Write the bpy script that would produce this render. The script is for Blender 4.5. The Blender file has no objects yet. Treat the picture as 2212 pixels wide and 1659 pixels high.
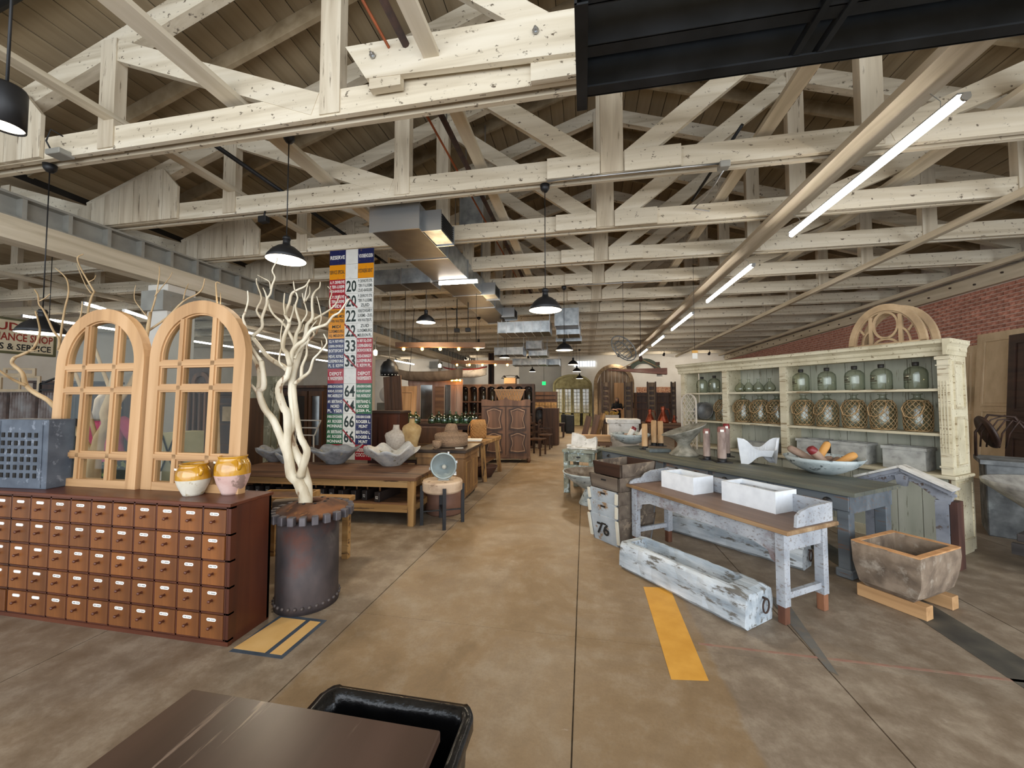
import bpy, bmesh, math, random
from mathutils import Vector, Matrix, Euler
random.seed(7)
PI = math.pi
# ------------------------------------------------------------------ camera, world, big lights, exposure
SC = bpy.context.scene
COL = SC.collection
CAMH = 1.6
FPX, YAW, PIT = 831.0, math.radians(10.64), math.radians(2.31)
cd = bpy.data.cameras.new('camera'); cam = bpy.data.objects.new('camera', cd); COL.objects.link(cam)
cam.location = (0, 0, CAMH)
cam.rotation_euler = (PI/2 + PIT, 0, YAW)
cd.sensor_fit = 'HORIZONTAL'; cd.sensor_width = 36.0; cd.lens = FPX/2212*36.0
cd.clip_start = 0.05; cd.clip_end = 200
SC.camera = cam
SC.view_settings.view_transform = 'Standard'; SC.view_settings.look = 'None'
SC.view_settings.gamma = 1.0; SC.view_settings.use_curve_mapping = False
SC.view_settings.exposure = 0.35
SC.cycles.use_denoising = True
SC.cycles.max_bounces = 5; SC.cycles.diffuse_bounces = 3; SC.cycles.glossy_bounces = 3
SC.cycles.transmission_bounces = 5; SC.cycles.transparent_max_bounces = 10
SC.cycles.caustics_reflective = False; SC.cycles.caustics_refractive = False
SC.cycles.sample_clamp_indirect = 4.0
wd = bpy.data.worlds.new('daylight'); SC.world = wd; wd.use_nodes = True
wd.node_tree.nodes['Background'].inputs[0].default_value = (0.80, 0.90, 1.0, 1)
wd.node_tree.nodes['Background'].inputs[1].default_value = 1.6
def area(name, loc, rot, sx, sy, power, color):
    l = bpy.data.lights.new(name, 'AREA'); l.shape = 'RECTANGLE'; l.size = sx; l.size_y = sy
    l.energy = power; l.color = color
    o = bpy.data.objects.new(name, l); COL.objects.link(o); o.location = loc; o.rotation_euler = rot
    return o
# open storefront behind the camera: daylight comes in from there
area('storefront_daylight', (1.5, -3.6, 2.2), (PI/2, 0, 0), 14, 3.6, 420, (0.97, 0.98, 1.0))
area('side_window_daylight', (7.6, 0.2, 1.9), (PI/2, 0, PI/2 - 0.5), 4.0, 2.6, 150, (0.80, 0.90, 1.0))

# ------------------------------------------------------------------ projection helpers (photo pixel -> point in the room)
_F = Vector((-math.sin(YAW)*math.cos(PIT), math.cos(YAW)*math.cos(PIT), math.sin(PIT)))
_R = Vector((math.cos(YAW), math.sin(YAW), 0)); _U = _R.cross(_F)
CP = Vector((0, 0, CAMH))
def ray(px, py): return _F + _R*((px-1106)/FPX) + _U*((829.5-py)/FPX)
def onz(px, py, z=0.0):
    d = ray(px, py); return CP + d*((z-CAMH)/d.z)
def ony(px, py, Y):
    d = ray(px, py); return CP + d*(Y/d.y)
def onx(px, py, X):
    d = ray(px, py); return CP + d*(X/d.x)
def at(px, py, d): return CP + ray(px, py)*d

# ------------------------------------------------------------------ mesh builder
class MB:
    def __init__(s): s.v = []; s.f = []; s.sm = []; s.mi = []; s.cur = 0
    def add(s, vs, fs, smooth=False, M=None):
        b = len(s.v)
        for p in vs:
            p = Vector(p)
            s.v.append(tuple(M @ p) if M is not None else tuple(p))
        for f in fs:
            s.f.append(tuple(b+i for i in f)); s.sm.append(smooth); s.mi.append(s.cur)
        return s
    def box(s, c, d, M=None, taper=1.0, bev=0.0):
        x, y, z = d[0]/2, d[1]/2, d[2]/2; cx, cy, cz = c; t = taper
        if bev > 0:
            bx, by = x-bev, y-bev
            prof = [(-z, bx, by, 0)]
            ring = []
            def R(zz, ex, ey):
                return [(cx-ex, cy-by, cz+zz), (cx-bx, cy-ey, cz+zz), (cx+bx, cy-ey, cz+zz), (cx+ex, cy-by, cz+zz),
                        (cx+ex, cy+by, cz+zz), (cx+bx, cy+ey, cz+zz), (cx-bx, cy+ey, cz+zz), (cx-ex, cy+by, cz+zz)]
            vs = R(-z, bx, by) + R(-z+bev, x, y) + R(z-bev, x*t, y*t) + R(z, bx*t, by*t)
            fs = [tuple(reversed(range(8))), tuple(range(24, 32))]
            for k in range(3):
                for i in range(8):
                    j = (i+1) % 8; fs.append((k*8+i, k*8+j, k*8+8+j, k*8+8+i))
            return s.add(vs, fs, False, M)
        vs = [(cx-x, cy-y, cz-z), (cx+x, cy-y, cz-z), (cx+x, cy+y, cz-z), (cx-x, cy+y, cz-z),
              (cx-x*t, cy-y*t, cz+z), (cx+x*t, cy-y*t, cz+z), (cx+x*t, cy+y*t, cz+z), (cx-x*t, cy+y*t, cz+z)]
        fs = [(3, 2, 1, 0), (4, 5, 6, 7), (0, 1, 5, 4), (1, 2, 6, 5), (2, 3, 7, 6), (3, 0, 4, 7)]
        return s.add(vs, fs, False, M)
    def beam(s, p0, p1, w, h, up=(0, 0, 1)):
        p0 = Vector(p0); p1 = Vector(p1); d = (p1-p0); L = d.length; d.normalize()
        up = Vector(up)
        if abs(d.dot(up)) > 0.98: up = Vector((0, 1, 0))
        side = d.cross(up).normalized(); u = side.cross(d).normalized()
        a = side*(w/2); b = u*(h/2)
        vs = [p0-a-b, p0+a-b, p0+a+b, p0-a+b, p1-a-b, p1+a-b, p1+a+b, p1-a+b]
        fs = [(0, 1, 2, 3), (7, 6, 5, 4), (0, 4, 5, 1), (1, 5, 6, 2), (2, 6, 7, 3), (3, 7, 4, 0)]
        return s.add(vs, fs)
    def tube(s, pts, rad, n=8, smooth=True, closed=False, caps=True):
        pts = [Vector(p) for p in pts]
        if not hasattr(rad, '__len__'): rad = [rad]*len(pts)
        b = len(s.v); m = len(pts); prev = None
        for i, p in enumerate(pts):
            if closed: d = pts[(i+1) % m]-pts[i-1]
            else: d = pts[min(i+1, m-1)]-pts[max(i-1, 0)]
            if d.length < 1e-9: d = Vector((0, 0, 1))
            d.normalize()
            if prev is None:
                a = Vector((0, 0, 1)) if abs(d.z) < 0.9 else Vector((1, 0, 0))
                u = d.cross(a).normalized()
            else:
                u = prev-d*prev.dot(d)
                u = u.normalized() if u.length > 1e-6 else d.orthogonal().normalized()
            prev = u; w = d.cross(u)
            for k in range(n):
                t = 2*PI*k/n; q = p+(u*math.cos(t)+w*math.sin(t))*rad[i]
                s.v.append(tuple(q))
        R = m if closed else m-1
        for i in range(R):
            i2 = (i+1) % m
            for k in range(n):
                k2 = (k+1) % n
                s.f.append((b+i*n+k, b+i*n+k2, b+i2*n+k2, b+i2*n+k)); s.sm.append(smooth); s.mi.append(s.cur)
        if caps and not closed:
            s.f.append(tuple(b+k for k in reversed(range(n)))); s.sm.append(False); s.mi.append(s.cur)
            s.f.append(tuple(b+(m-1)*n+k for k in range(n))); s.sm.append(False); s.mi.append(s.cur)
        return s
    def cyl(s, p0, p1, r0, r1=None, n=16, smooth=True):
        return s.tube([p0, p1], [r0, r0 if r1 is None else r1], n, smooth)
    def lathe(s, prof, n=24, c=(0, 0, 0), smooth=True, M=None, warp=None, a0=0.0, a1=2*PI, cap0=False, cap1=False):
        full = abs(a1-a0-2*PI) < 1e-6; m = n if full else n+1
        vs = []
        for (r, z) in prof:
            for k in range(m):
                t = a0+(a1-a0)*k/n
                x, y, zz = r*math.cos(t), r*math.sin(t), z
                if warp: x, y, zz = warp(x, y, zz, t)
                vs.append((c[0]+x, c[1]+y, c[2]+zz))
        fs = []
        for i in range(len(prof)-1):
            for k in range(n):
                k2 = (k+1) % m
                fs.append((i*m+k, i*m+k2, (i+1)*m+k2, (i+1)*m+k))
        if cap0: fs.append(tuple(reversed(range(m))))
        if cap1: fs.append(tuple((len(prof)-1)*m+k for k in range(m)))
        return s.add(vs, fs, smooth, M)
    def prism(s, poly, y0, y1, M=None, smooth=False, ax='y'):
        # poly in (x,z) extruded along y (ax y) ; ax 'z': poly (x,y) extruded along z ; ax 'x': poly (y,z)
        n = len(poly)
        def P(a, b, c):
            return (a, c, b) if ax == 'y' else ((a, b, c) if ax == 'z' else (c, a, b))
        vs = [P(a, b, y0) for a, b in poly]+[P(a, b, y1) for a, b in poly]
        fs = [tuple(range(n)), tuple(reversed(range(n, 2*n)))]
        for i in range(n):
            j = (i+1) % n; fs.append((i, i+n, j+n, j))
        return s.add(vs, fs, smooth, M)
    def strip(s, outer, inner, y0, y1, closed=False, M=None, ax='y'):
        # a band between two equal-length (x,z) polylines, with thickness y0..y1
        n = len(outer); R = n if closed else n-1
        def P(a, b, c):
            return (a, c, b) if ax == 'y' else ((a, b, c) if ax == 'z' else (c, a, b))
        vs = []
        for (a, b) in outer: vs += [P(a, b, y0), P(a, b, y1)]
        for (a, b) in inner: vs += [P(a, b, y0), P(a, b, y1)]
        fs = []
        for i in range(R):
            j = (i+1) % n; o0, o1, p0, p1 = 2*i, 2*i+1, 2*j, 2*j+1; q = 2*n
            fs += [(o0, p0, q+p0, q+o0), (o1, q+o1, q+p1, p1), (o0, o1, p1, p0), (q+o0, q+p0, q+p1, q+o1)]
        if not closed:
            for i in (0, n-1):
                o0, o1 = 2*i, 2*i+1; fs.append((o0, q+o0, q+o1, o1) if i == 0 else (o0, o1, q+o1, q+o0))
        return s.add(vs, fs, False, M)
    def sphere(s, c, r, n=12, m=8, sc=(1, 1, 1), M=None):
        prof = [(r*math.sin(PI*i/m), -r*math.cos(PI*i/m)) for i in range(m+1)]
        prof[0] = (r*0.01, -r); prof[-1] = (r*0.01, r)
        vs = []; fs = []
        for (a, z) in prof:
            for k in range(n):
                t = 2*PI*k/n; vs.append((c[0]+a*math.cos(t)*sc[0], c[1]+a*math.sin(t)*sc[1], c[2]+z*sc[2]))
        for i in range(m):
            for k in range(n):
                k2 = (k+1) % n; fs.append((i*n+k, i*n+k2, (i+1)*n+k2, (i+1)*n+k))
        return s.add(vs, fs, True, M)
    def mesh(s, name, mats):
        me = bpy.data.meshes.new(name); me.from_pydata(s.v, [], s.f)
        for m in mats: me.materials.append(m)
        me.polygons.foreach_set('use_smooth', s.sm)
        if len(mats) > 1: me.polygons.foreach_set('material_index', s.mi)
        bm = bmesh.new(); bm.from_mesh(me); bmesh.ops.recalc_face_normals(bm, faces=bm.faces); bm.to_mesh(me); bm.free()
        me.update(); return me
    def build(s, name, mat, parent=None, loc=None, rot=None, **props):
        mats = mat if isinstance(mat, (list, tuple)) else [mat]
        o = bpy.data.objects.new(name, s.mesh(name, mats)); COL.objects.link(o)
        if parent is not None: o.parent = parent
        if loc is not None: o.location = loc
        if rot is not None: o.rotation_euler = rot
        for k, v in props.items(): o[k] = v
        return o
def tag(o, label, cat, group=None, kind=None):
    if label: o['label'] = label
    if cat: o['category'] = cat
    if group: o['group'] = group
    if kind: o['kind'] = kind
    return o
def thing(name, label, cat, loc=(0, 0, 0), rotz=0.0, group=None, rot=None, kind=None):
    o = bpy.data.objects.new(name, None); COL.objects.link(o); o.empty_display_size = 0.1
    o.location = loc; o.rotation_euler = rot if rot is not None else (0, 0, rotz)
    return tag(o, label, cat, group, kind)
def struct(name, mb, mat, parent=None):
    o = mb.build(name, mat, parent)
    if parent is None: o['kind'] = 'structure'
    return o
def dup(root, loc=None, rotz=None, label=None, group=None, scale=None):
    r = root.copy(); COL.objects.link(r)
    if loc is not None: r.location = loc
    if rotz is not None: r.rotation_euler = (0, 0, rotz)
    if scale is not None: r.scale = scale if hasattr(scale, '__len__') else (scale,)*3
    if label: r['label'] = label
    if group: r['group'] = group
    for ch in list(root.children):
        c = ch.copy(); COL.objects.link(c); c.parent = r
        for g in list(ch.children):
            d = g.copy(); COL.objects.link(d); d.parent = c
    return r
def obj_like(o, parent, loc=None, rot=None, scale=None):
    c = o.copy(); COL.objects.link(c); c.parent = parent
    if loc is not None: c.location = loc
    if rot is not None: c.rotation_euler = rot
    if scale is not None: c.scale = scale
    return c
def arc(cx, cz, r, a0, a1, n, rz=None):
    rz = r if rz is None else rz
    return [(cx+r*math.cos(a0+(a1-a0)*i/n), cz+rz*math.sin(a0+(a1-a0)*i/n)) for i in range(n+1)]

# ------------------------------------------------------------------ materials
def hexc(h):
    h = h.lstrip('#'); c = [int(h[i:i+2], 16)/255 for i in (0, 2, 4)]
    return tuple(((x/12.92) if x <= 0.04045 else ((x+0.055)/1.055)**2.4) for x in c)+(1,)
def mat(name, cols, scale=5.0, stretch=(1, 1, 1), rough=0.6, metal=0.0, bump=0.1, detail=4.0, rnd=0.0,
        wear=None, wamt=0.4, wscale=9.0, wstretch=None, wsharp=0.04, dist=0.0, spec=0.5, coat=0.0, bdist=0.01, lo=0.32, hi=0.68, wear2=None, w2amt=0.3, w2scale=3.0):
    m = bpy.data.materials.new(name); m.use_nodes = True
    nt = m.node_tree; N = nt.nodes; L = nt.links; bs = N['Principled BSDF']
    tc = N.new('ShaderNodeTexCoord'); mp = N.new('ShaderNodeMapping'); L.new(tc.outputs['Object'], mp.inputs[0])
    mp.inputs['Scale'].default_value = stretch
    no = N.new('ShaderNodeTexNoise'); no.inputs['Scale'].default_value = scale; no.inputs['Detail'].default_value = detail
    no.inputs['Distortion'].default_value = dist; L.new(mp.outputs[0], no.inputs['Vector'])
    cr = N.new('ShaderNodeValToRGB'); L.new(no.outputs[0], cr.inputs[0])
    el = cr.color_ramp.elements; n = len(cols)
    el[0].position = lo; el[0].color = hexc(cols[0])
    if n == 1: el[1].position = hi; el[1].color = hexc(cols[0])
    else:
        el[1].position = hi; el[1].color = hexc(cols[-1])
        for i in range(1, n-1):
            e = el.new(lo+(hi-lo)*i/(n-1)); e.color = hexc(cols[i])
    out = cr.outputs[0]
    def layer(out, col, amt, sc, st, sharp):
        mp2 = N.new('ShaderNodeMapping'); L.new(tc.outputs['Object'], mp2.inputs[0]); mp2.inputs['Scale'].default_value = st
        mp2.inputs['Location'].default_value = (3.7, 1.3, 5.1)
        n2 = N.new('ShaderNodeTexNoise'); n2.inputs['Scale'].default_value = sc; n2.inputs['Detail'].default_value = 7; n2.inputs['Roughness'].default_value = 0.65
        L.new(mp2.outputs[0], n2.inputs['Vector'])
        r2 = N.new('ShaderNodeMapRange'); p = 0.62-amt*0.3
        r2.inputs['From Min'].default_value = p; r2.inputs['From Max'].default_value = p+sharp
        L.new(n2.outputs[0], r2.inputs['Value'])
        mx = N.new('ShaderNodeMix'); mx.data_type = 'RGBA'; L.new(r2.outputs[0], mx.inputs['Factor'])
        L.new(out, mx.inputs['A']); mx.inputs['B'].default_value = hexc(col)
        return mx.outputs['Result']
    if wear2: out = layer(out, wear2, w2amt, w2scale, (1, 1, 1), 0.15)
    if wear: out = layer(out, wear, wamt, wscale, wstretch or stretch, wsharp)
    if rnd > 0:
        oi = N.new('ShaderNodeObjectInfo'); mr = N.new('ShaderNodeMapRange'); L.new(oi.outputs['Random'], mr.inputs['Value'])
        mr.inputs['To Min'].default_value = 1-rnd; mr.inputs['To Max'].default_value = 1+rnd
        hs = N.new('ShaderNodeHueSaturation'); L.new(mr.outputs[0], hs.inputs['Value']); L.new(out, hs.inputs['Color']); out = hs.outputs[0]
    L.new(out, bs.inputs['Base Color'])
    bs.inputs['Roughness'].default_value = rough; bs.inputs['Metallic'].default_value = metal
    bs.inputs['Specular IOR Level'].default_value = spec; bs.inputs['Coat Weight'].default_value = coat
    if bump > 0:
        bp = N.new('ShaderNodeBump'); bp.inputs['Strength'].default_value = bump; bp.inputs['Distance'].default_value = bdist
        L.new(no.outputs[0], bp.inputs['Height']); L.new(bp.outputs[0], bs.inputs['Normal'])
    return m
def wood(name, cols, ax='x', scale=6.0, rough=0.6, rnd=0.06, bump=0.15, **k):
    st = {'x': (0.12, 1.6, 1.6), 'y': (1.6, 0.12, 1.6), 'z': (1.6, 1.6, 0.12)}[ax]
    return mat(name, cols, scale, st, rough, rnd=rnd, bump=bump, detail=5, dist=0.6, **k)
def emis(name, col, s):
    m = bpy.data.materials.new(name); m.use_nodes = True; b = m.node_tree.nodes['Principled BSDF']
    b.inputs['Base Color'].default_value = hexc(col); b.inputs['Emission Color'].default_value = hexc(col); b.inputs['Emission Strength'].default_value = s
    return m
def glass(name, col, alpha=0.25, rough=0.05, edge=None):
    # thin pane glass: transparent body with a real reflection
    m = bpy.data.materials.new(name); m.use_nodes = True; nt = m.node_tree; N = nt.nodes; L = nt.links
    for n in list(N): N.remove(n)
    o = N.new('ShaderNodeOutputMaterial'); t = N.new('ShaderNodeBsdfTransparent'); g = N.new('ShaderNodeBsdfGlossy'); mx = N.new('ShaderNodeMixShader')
    fr = N.new('ShaderNodeLayerWeight'); fr.inputs['Blend'].default_value = 0.5
    pw = N.new('ShaderNodeMath'); pw.operation = 'POWER'; pw.inputs[1].default_value = 3.5; L.new(fr.outputs['Facing'], pw.inputs[0])
    mt = N.new('ShaderNodeMath'); mt.operation = 'MULTIPLY_ADD'; mt.inputs[1].default_value = 0.4; mt.inputs[2].default_value = alpha; L.new(pw.outputs[0], mt.inputs[0])
    t.inputs[0].default_value = hexc(col)
    if edge:
        p2 = N.new('ShaderNodeMath'); p2.operation = 'POWER'; p2.inputs[1].default_value = 2.0; L.new(fr.outputs['Facing'], p2.inputs[0])
        cm_ = N.new('ShaderNodeMix'); cm_.data_type = 'RGBA'; cm_.inputs['A'].default_value = hexc(col); cm_.inputs['B'].default_value = hexc(edge)
        L.new(p2.outputs[0], cm_.inputs['Factor']); L.new(cm_.outputs['Result'], t.inputs[0])
    g.inputs[0].default_value = (0.9, 0.95, 0.93, 1); g.inputs['Roughness'].default_value = rough
    L.new(mt.outputs[0], mx.inputs[0]); L.new(t.outputs[0], mx.inputs[1]); L.new(g.outputs[0], mx.inputs[2]); L.new(mx.outputs[0], o.inputs[0])
    return m
WHT = ['#c9bda6', '#d9cfba', '#e2dac8']
M_ = {}
M_['beam_x'] = wood('whitewashed_beam', ['#b5a78f', '#cfc3ac', '#dbd1bd'], 'x', 5, 0.75, wear='#5f5242', wamt=0.03, wscale=16, wstretch=(0.8, 1.2, 1.2), wsharp=0.05)
M_['beam_y'] = wood('whitewashed_runner', ['#b3a68e', '#c7bba4', '#d5cab6'], 'y', 5, 0.8)
M_['post'] = wood('whitewashed_post', ['#b0a18a', '#c9bca5', '#d6cbb6'], 'z', 5, 0.75, wear='#7a6c59', wamt=0.02, wscale=16, wsharp=0.05)
M_['plank'] = wood('roof_board', ['#857459', '#97866a', '#a49378'], 'y', 3, 0.85, rnd=0.12)
M_['gap'] = mat('dark_gap', ['#1a1612'], bump=0, rough=0.9)
M_['steel'] = mat('painted_steel', ['#8e8c84', '#a09e95'], 4, rough=0.55, metal=0.2, bump=0.03)
M_['galv'] = mat('galvanised_sheet', ['#8e9498', '#a9afb2', '#bcc2c4'], 6, rough=0.36, metal=0.85, bump=0.02, rnd=0.08)
M_['galvshade'] = mat('galvanised_painted_shade', ['#4a443d', '#5a534a'], 4, rough=0.45, metal=0.6, bump=0.02, rnd=0.1)  # darkened copy of the sheet metal, shade painted into its colour
M_['blackmetal'] = mat('black_metal', ['#1d1d1e', '#28282a'], 4, rough=0.45, metal=0.4, bump=0.02)
M_['blacksteel'] = mat('blackened_steel', ['#161718', '#232527', '#2e3033'], 3, rough=0.5, metal=0.5, bump=0.03)
M_['chrome'] = mat('zinc_metal', ['#b8babb'], bump=0, rough=0.3, metal=0.9)
M_['copper'] = mat('copper_pipe', ['#8a4a2c', '#a55a36'], 6, rough=0.4, metal=0.5, bump=0)
M_['rust'] = mat('rusty_pipe', ['#2b211b', '#4a3226'], 8, rough=0.8, bump=0.1)
M_['wallwhite'] = mat('painted_wall', ['#d3cdc2', '#ddd8ce'], 2, rough=0.85, bump=0.03)
M_['walldark'] = mat('grey_wall', ['#8e8c88', '#98968f'], 2, rough=0.85, bump=0.03)
M_['brick'] = mat('red_brick', ['#96604f', '#b47a67', '#c69583'], 14, rough=0.9, bump=0.3, rnd=0.22, wear='#b59a8b', wamt=0.05, wscale=14)
M_['mortar'] = mat('mortar', ['#c6bcb1', '#d4cbc2'], 12, rough=0.95, bump=0.2)
M_['tube'] = emis('lamp_tube', '#fff6ea', 25)
M_['shadein'] = emis('lamp_reflector_lit', '#ffeFd0', 5.0)
M_['bulb'] = emis('filament_bulb', '#ffb347', 30)
M_['glass'] = glass('pane_glass', '#e4e6e2', 0.03)
M_['glassg'] = glass('bottle_glass', '#f3f5f0', 0.05, 0.06, '#76806f')
M_['glassgreen'] = glass('green_glass', '#a9c8b3', 0.12)
M_['glassdark'] = glass('dark_bottle_glass', '#54705f', 0.14)
M_['white'] = mat('white_planter', ['#d9dde2', '#e6eaee'], 12, rough=0.7, bump=0.08)
M_['paper'] = mat('paper', ['#e8e4da'], rough=0.8, bump=0)
M_['lbl'] = mat('label_card', ['#eceae4'], rough=0.6, bump=0)
M_['ink'] = mat('black_ink', ['#1a1a1a'], rough=0.7, bump=0)
M_['conc'] = mat('weathered_concrete', ['#7f7c76', '#a09c94', '#b7b3ab'], 9, rough=0.85, bump=0.35, wear='#6a6a60', wamt=0.3, wscale=5, wsharp=0.2)
M_['mahog'] = wood('mahogany', ['#3f1d0f', '#572a16', '#66361f'], 'x', 5, 0.42, coat=0.15)
M_['mahogz'] = wood('mahogany_upright', ['#34170b', '#4a2110', '#562915'], 'z', 4, 0.42, coat=0.15)
M_['drawer'] = wood('drawer_front_wood', ['#5d3314', '#7a481e', '#8e582a'], 'z', 5, 0.45, rnd=0.2, coat=0.1)
M_['darkwood'] = wood('dark_wood', ['#22140d', '#331f15', '#41291d'], 'x', 5, 0.55)
M_['brownwood'] = wood('brown_wood', ['#3f2818', '#573923', '#6a472d'], 'z', 5, 0.6)
M_['midwood'] = wood('mid_brown_wood', ['#543822', '#6e4c2f', '#83603e'], 'x', 5, 0.6)
M_['pine'] = wood('stripped_pine', ['#99724a', '#b88f62', '#c8a075'], 'z', 4, 0.6)
M_['pinex'] = wood('stripped_pine_rail', ['#9b744c', '#ba9164', '#c8a075'], 'x', 4, 0.6)
# ------------------------------------------------------------------ FLOOR
def floor_mat(name, dark=1.0):
    m = bpy.data.materials.new(name); m.use_nodes = True; nt = m.node_tree; N = nt.nodes; L = nt.links; bs = N['Principled BSDF']
    tc = N.new('ShaderNodeTexCoord')
    def noise(sc, det, rough=0.6, dist=0.0, st=(1, 1, 1)):
        mp = N.new('ShaderNodeMapping'); mp.inputs['Scale'].default_value = st; L.new(tc.outputs['Object'], mp.inputs[0])
        n = N.new('ShaderNodeTexNoise'); n.inputs['Scale'].default_value = sc; n.inputs['Detail'].default_value = det
        n.inputs['Roughness'].default_value = rough; n.inputs['Distortion'].default_value = dist; L.new(mp.outputs[0], n.inputs['Vector']); return n
    def ramp(inp, els):
        r = N.new('ShaderNodeValToRGB'); e = r.color_ramp.elements; e[0].position = els[0][0]; e[0].color = hexc(els[0][1]); e[1].position = els[-1][0]; e[1].color = hexc(els[-1][1])
        for p, c in els[1:-1]: k = e.new(p); k.color = hexc(c)
        L.new(inp, r.inputs[0]); return r
    def mix(f, a, b, fac=None, bt='MIX'):
        x = N.new('ShaderNodeMix'); x.data_type = 'RGBA'; x.blend_type = bt
        if f is None: x.inputs['Factor'].default_value = fac
        else: L.new(f, x.inputs['Factor'])
        L.new(a, x.inputs['A'])
        if isinstance(b, str): x.inputs['B'].default_value = hexc(b)
        else: L.new(b, x.inputs['B'])
        return x.outputs['Result']
    def rng(inp, a, b, c=0.0, d=1.0):
        r = N.new('ShaderNodeMapRange'); r.inputs['From Min'].default_value = a; r.inputs['From Max'].default_value = b
        r.inputs['To Min'].default_value = c; r.inputs['To Max'].default_value = d; L.new(inp, r.inputs['Value']); return r.outputs[0]
    big = noise(0.9, 6, 0.65, 0.8); med = noise(5, 8, 0.7); fine = noise(60, 4, 0.7)
    warm = ramp(big.outputs[0], [(0.3, '#735d41'), (0.5, '#8e7657'), (0.7, '#a48d6e')]).outputs[0]
    grey = ramp(med.outputs[0], [(0.3, '#6d6052'), (0.5, '#837565'), (0.7, '#978a7a')]).outputs[0]
    sx = N.new('ShaderNodeSeparateXYZ'); L.new(tc.outputs['Object'], sx.inputs[0])
    ad = N.new('ShaderNodeMath'); ad.operation = 'MULTIPLY_ADD'; ad.inputs[1].default_value = 0.10; L.new(med.outputs[0], ad.inputs[0]); L.new(sx.outputs[0], ad.inputs[2])
    zone = rng(ad.outputs[0], 0.80, 0.83, 0.0, 0.85)
    zl = rng(sx.outputs[0], -1.62, -1.66, 0.0, 0.7)
    bl = rng(big.outputs[0], 0.45, 0.62, 0.0, 0.55)
    c = mix(bl, warm, grey); c = mix(zl, c, grey); c = mix(zone, c, grey)
    c = mix(rng(med.outputs[0], 0.5, 0.72, 0, 0.5), c, '#a89a86'); c = mix(rng(med.outputs[0], 0.5, 0.3, 0, 0.35), c, '#6a553d')
    c = mix(rng(fine.outputs[0], 0.45, 0.75, 0, 0.25), c, '#5e4d3a')
    sp = noise(3.2, 9, 0.75, 0.3, (1, 2.5, 1)); c = mix(rng(sp.outputs[0], 0.66, 0.70, 0, 0.45), c, '#b8aca0')
    sd = noise(2.2, 9, 0.75, 0.6); c = mix(rng(sd.outputs[0], 0.64, 0.72, 0, 0.45), c, '#4d4338')
    L.new(c, bs.inputs['Base Color']); L.new(rng(med.outputs[0], 0.3, 0.7, 0.42, 0.62), bs.inputs['Roughness'])
    bp = N.new('ShaderNodeBump'); bp.inputs['Strength'].default_value = 0.12; bp.inputs['Distance'].default_value = 0.004
    L.new(med.outputs[0], bp.inputs['Height']); L.new(bp.outputs[0], bs.inputs['Normal'])
    return m
M_['floor'] = floor_mat('stained_concrete')
M_['joint'] = mat('floor_joint', ['#4a3f33', '#6b5d4b'], 20, bump=0.1, rough=0.9)
fl = struct('floor', MB().box((-6, 10.5, -0.06), (29, 29, 0.1)), M_['joint'])
xs = [-20.3, -17.6, -14.4, -11.2, -8.0, -6.4, -4.85, -3.26, -1.655, -0.068, 1.405, 2.95, 4.5, 6.1, 8.3]
ys = [-4.0, -1.9, 2.695, 7.3, 11.9, 16.5, 21.1, 24.9]
for i in range(len(xs)-1):
    for j in range(len(ys)-1):
        g = 0.004
        x0, x1, y0, y1 = xs[i]+g, xs[i+1]-g, ys[j]+g*0.4, ys[j+1]-g*0.4
        MB().box(((x0+x1)/2, (y0+y1)/2, -0.006), (x1-x0, y1-y0, 0.012)).build('slab', M_['floor'], fl)
# paint and tape on the floor
def flat(name, pts, m, lab, z0=0.0005, z1=0.0018, parent=None):
    o = MB().prism([(p[0], p[1]) for p in pts], z0, z1, ax='z').build(name, m, parent)
    if lab: tag(o, lab, 'floor marking', kind=None)
    return o
M_['tape'] = mat('yellow_tape', ['#c9902f', '#d9a141'], 7, bump=0.03, rough=0.55)
M_['tapelight'] = mat('pale_yellow_paint', ['#d0a25e', '#dcb272'], 5, bump=0.03, rough=0.6)
M_['navyline'] = mat('dark_blue_line', ['#35404c', '#454f5a'], 9, bump=0.03, rough=0.6)
M_['darkband'] = mat('dark_painted_band', ['#3a3834', '#4a4740', '#5b564c'], 5, bump=0.03, rough=0.6)
M_['redline'] = mat('faded_red_line', ['#8b6557', '#93705f', '#8f7a66'], 12, bump=0, rough=0.7)
M_['blueline'] = mat('faded_blue_line', ['#6b6358', '#66645f', '#76695a'], 9, bump=0, rough=0.7)
flat('floor_tape', [onz(1390, 1268), onz(1450, 1468), onz(1531, 1471), onz(1447, 1270)], M_['tape'], 'yellow tape strip on the concrete in front of the white trough')
q = thing('painted_floor_panel', 'two pale yellow floor panels edged in dark blue beside the drawer chest', 'floor marking', (0, 0, 0))
X0, X1, Ya, Yb = -2.23, -1.845, 2.135, 2.56
MB().prism([(X0, Ya), (X1, Ya), (X1, Yb), (X0, Yb)], 0.0003, 0.0012, ax='z').build('border', M_['navyline'], q)
MB().prism([(X0-.0, Ya+.03), (X0+.235, Ya+.03), (X0+.235, Yb-.03), (X0+.03, Yb-.03)], 0.0012, 0.002, ax='z').build('panel', M_['tapelight'], q)
MB().prism([(X0+.27, Ya+.03), (X1-.03, Ya+.03), (X1-.03, Yb-.03), (X0+.27, Yb-.03)], 0.0012, 0.002, ax='z').build('panel', M_['tapelight'], q)
a, b = onz(1990, 1316), onz(2212, 1455); d = (b-a).normalized(); nrm = Vector((-d.y, d.x, 0))*0.13
flat('floor_band', [a-d*3+nrm, a-d*3-nrm, b+d*1.5-nrm, b+d*1.5+nrm], M_['darkband'], 'dark grey painted band running under the stone sink to the right')
flat('floor_line', [(0.72, 2.76), (2.9, 2.73), (4.4, 2.70), (4.4, 2.72), (2.9, 2.755), (0.72, 2.78)], M_['redline'], 'faded red line across the concrete at lower right')
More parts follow.
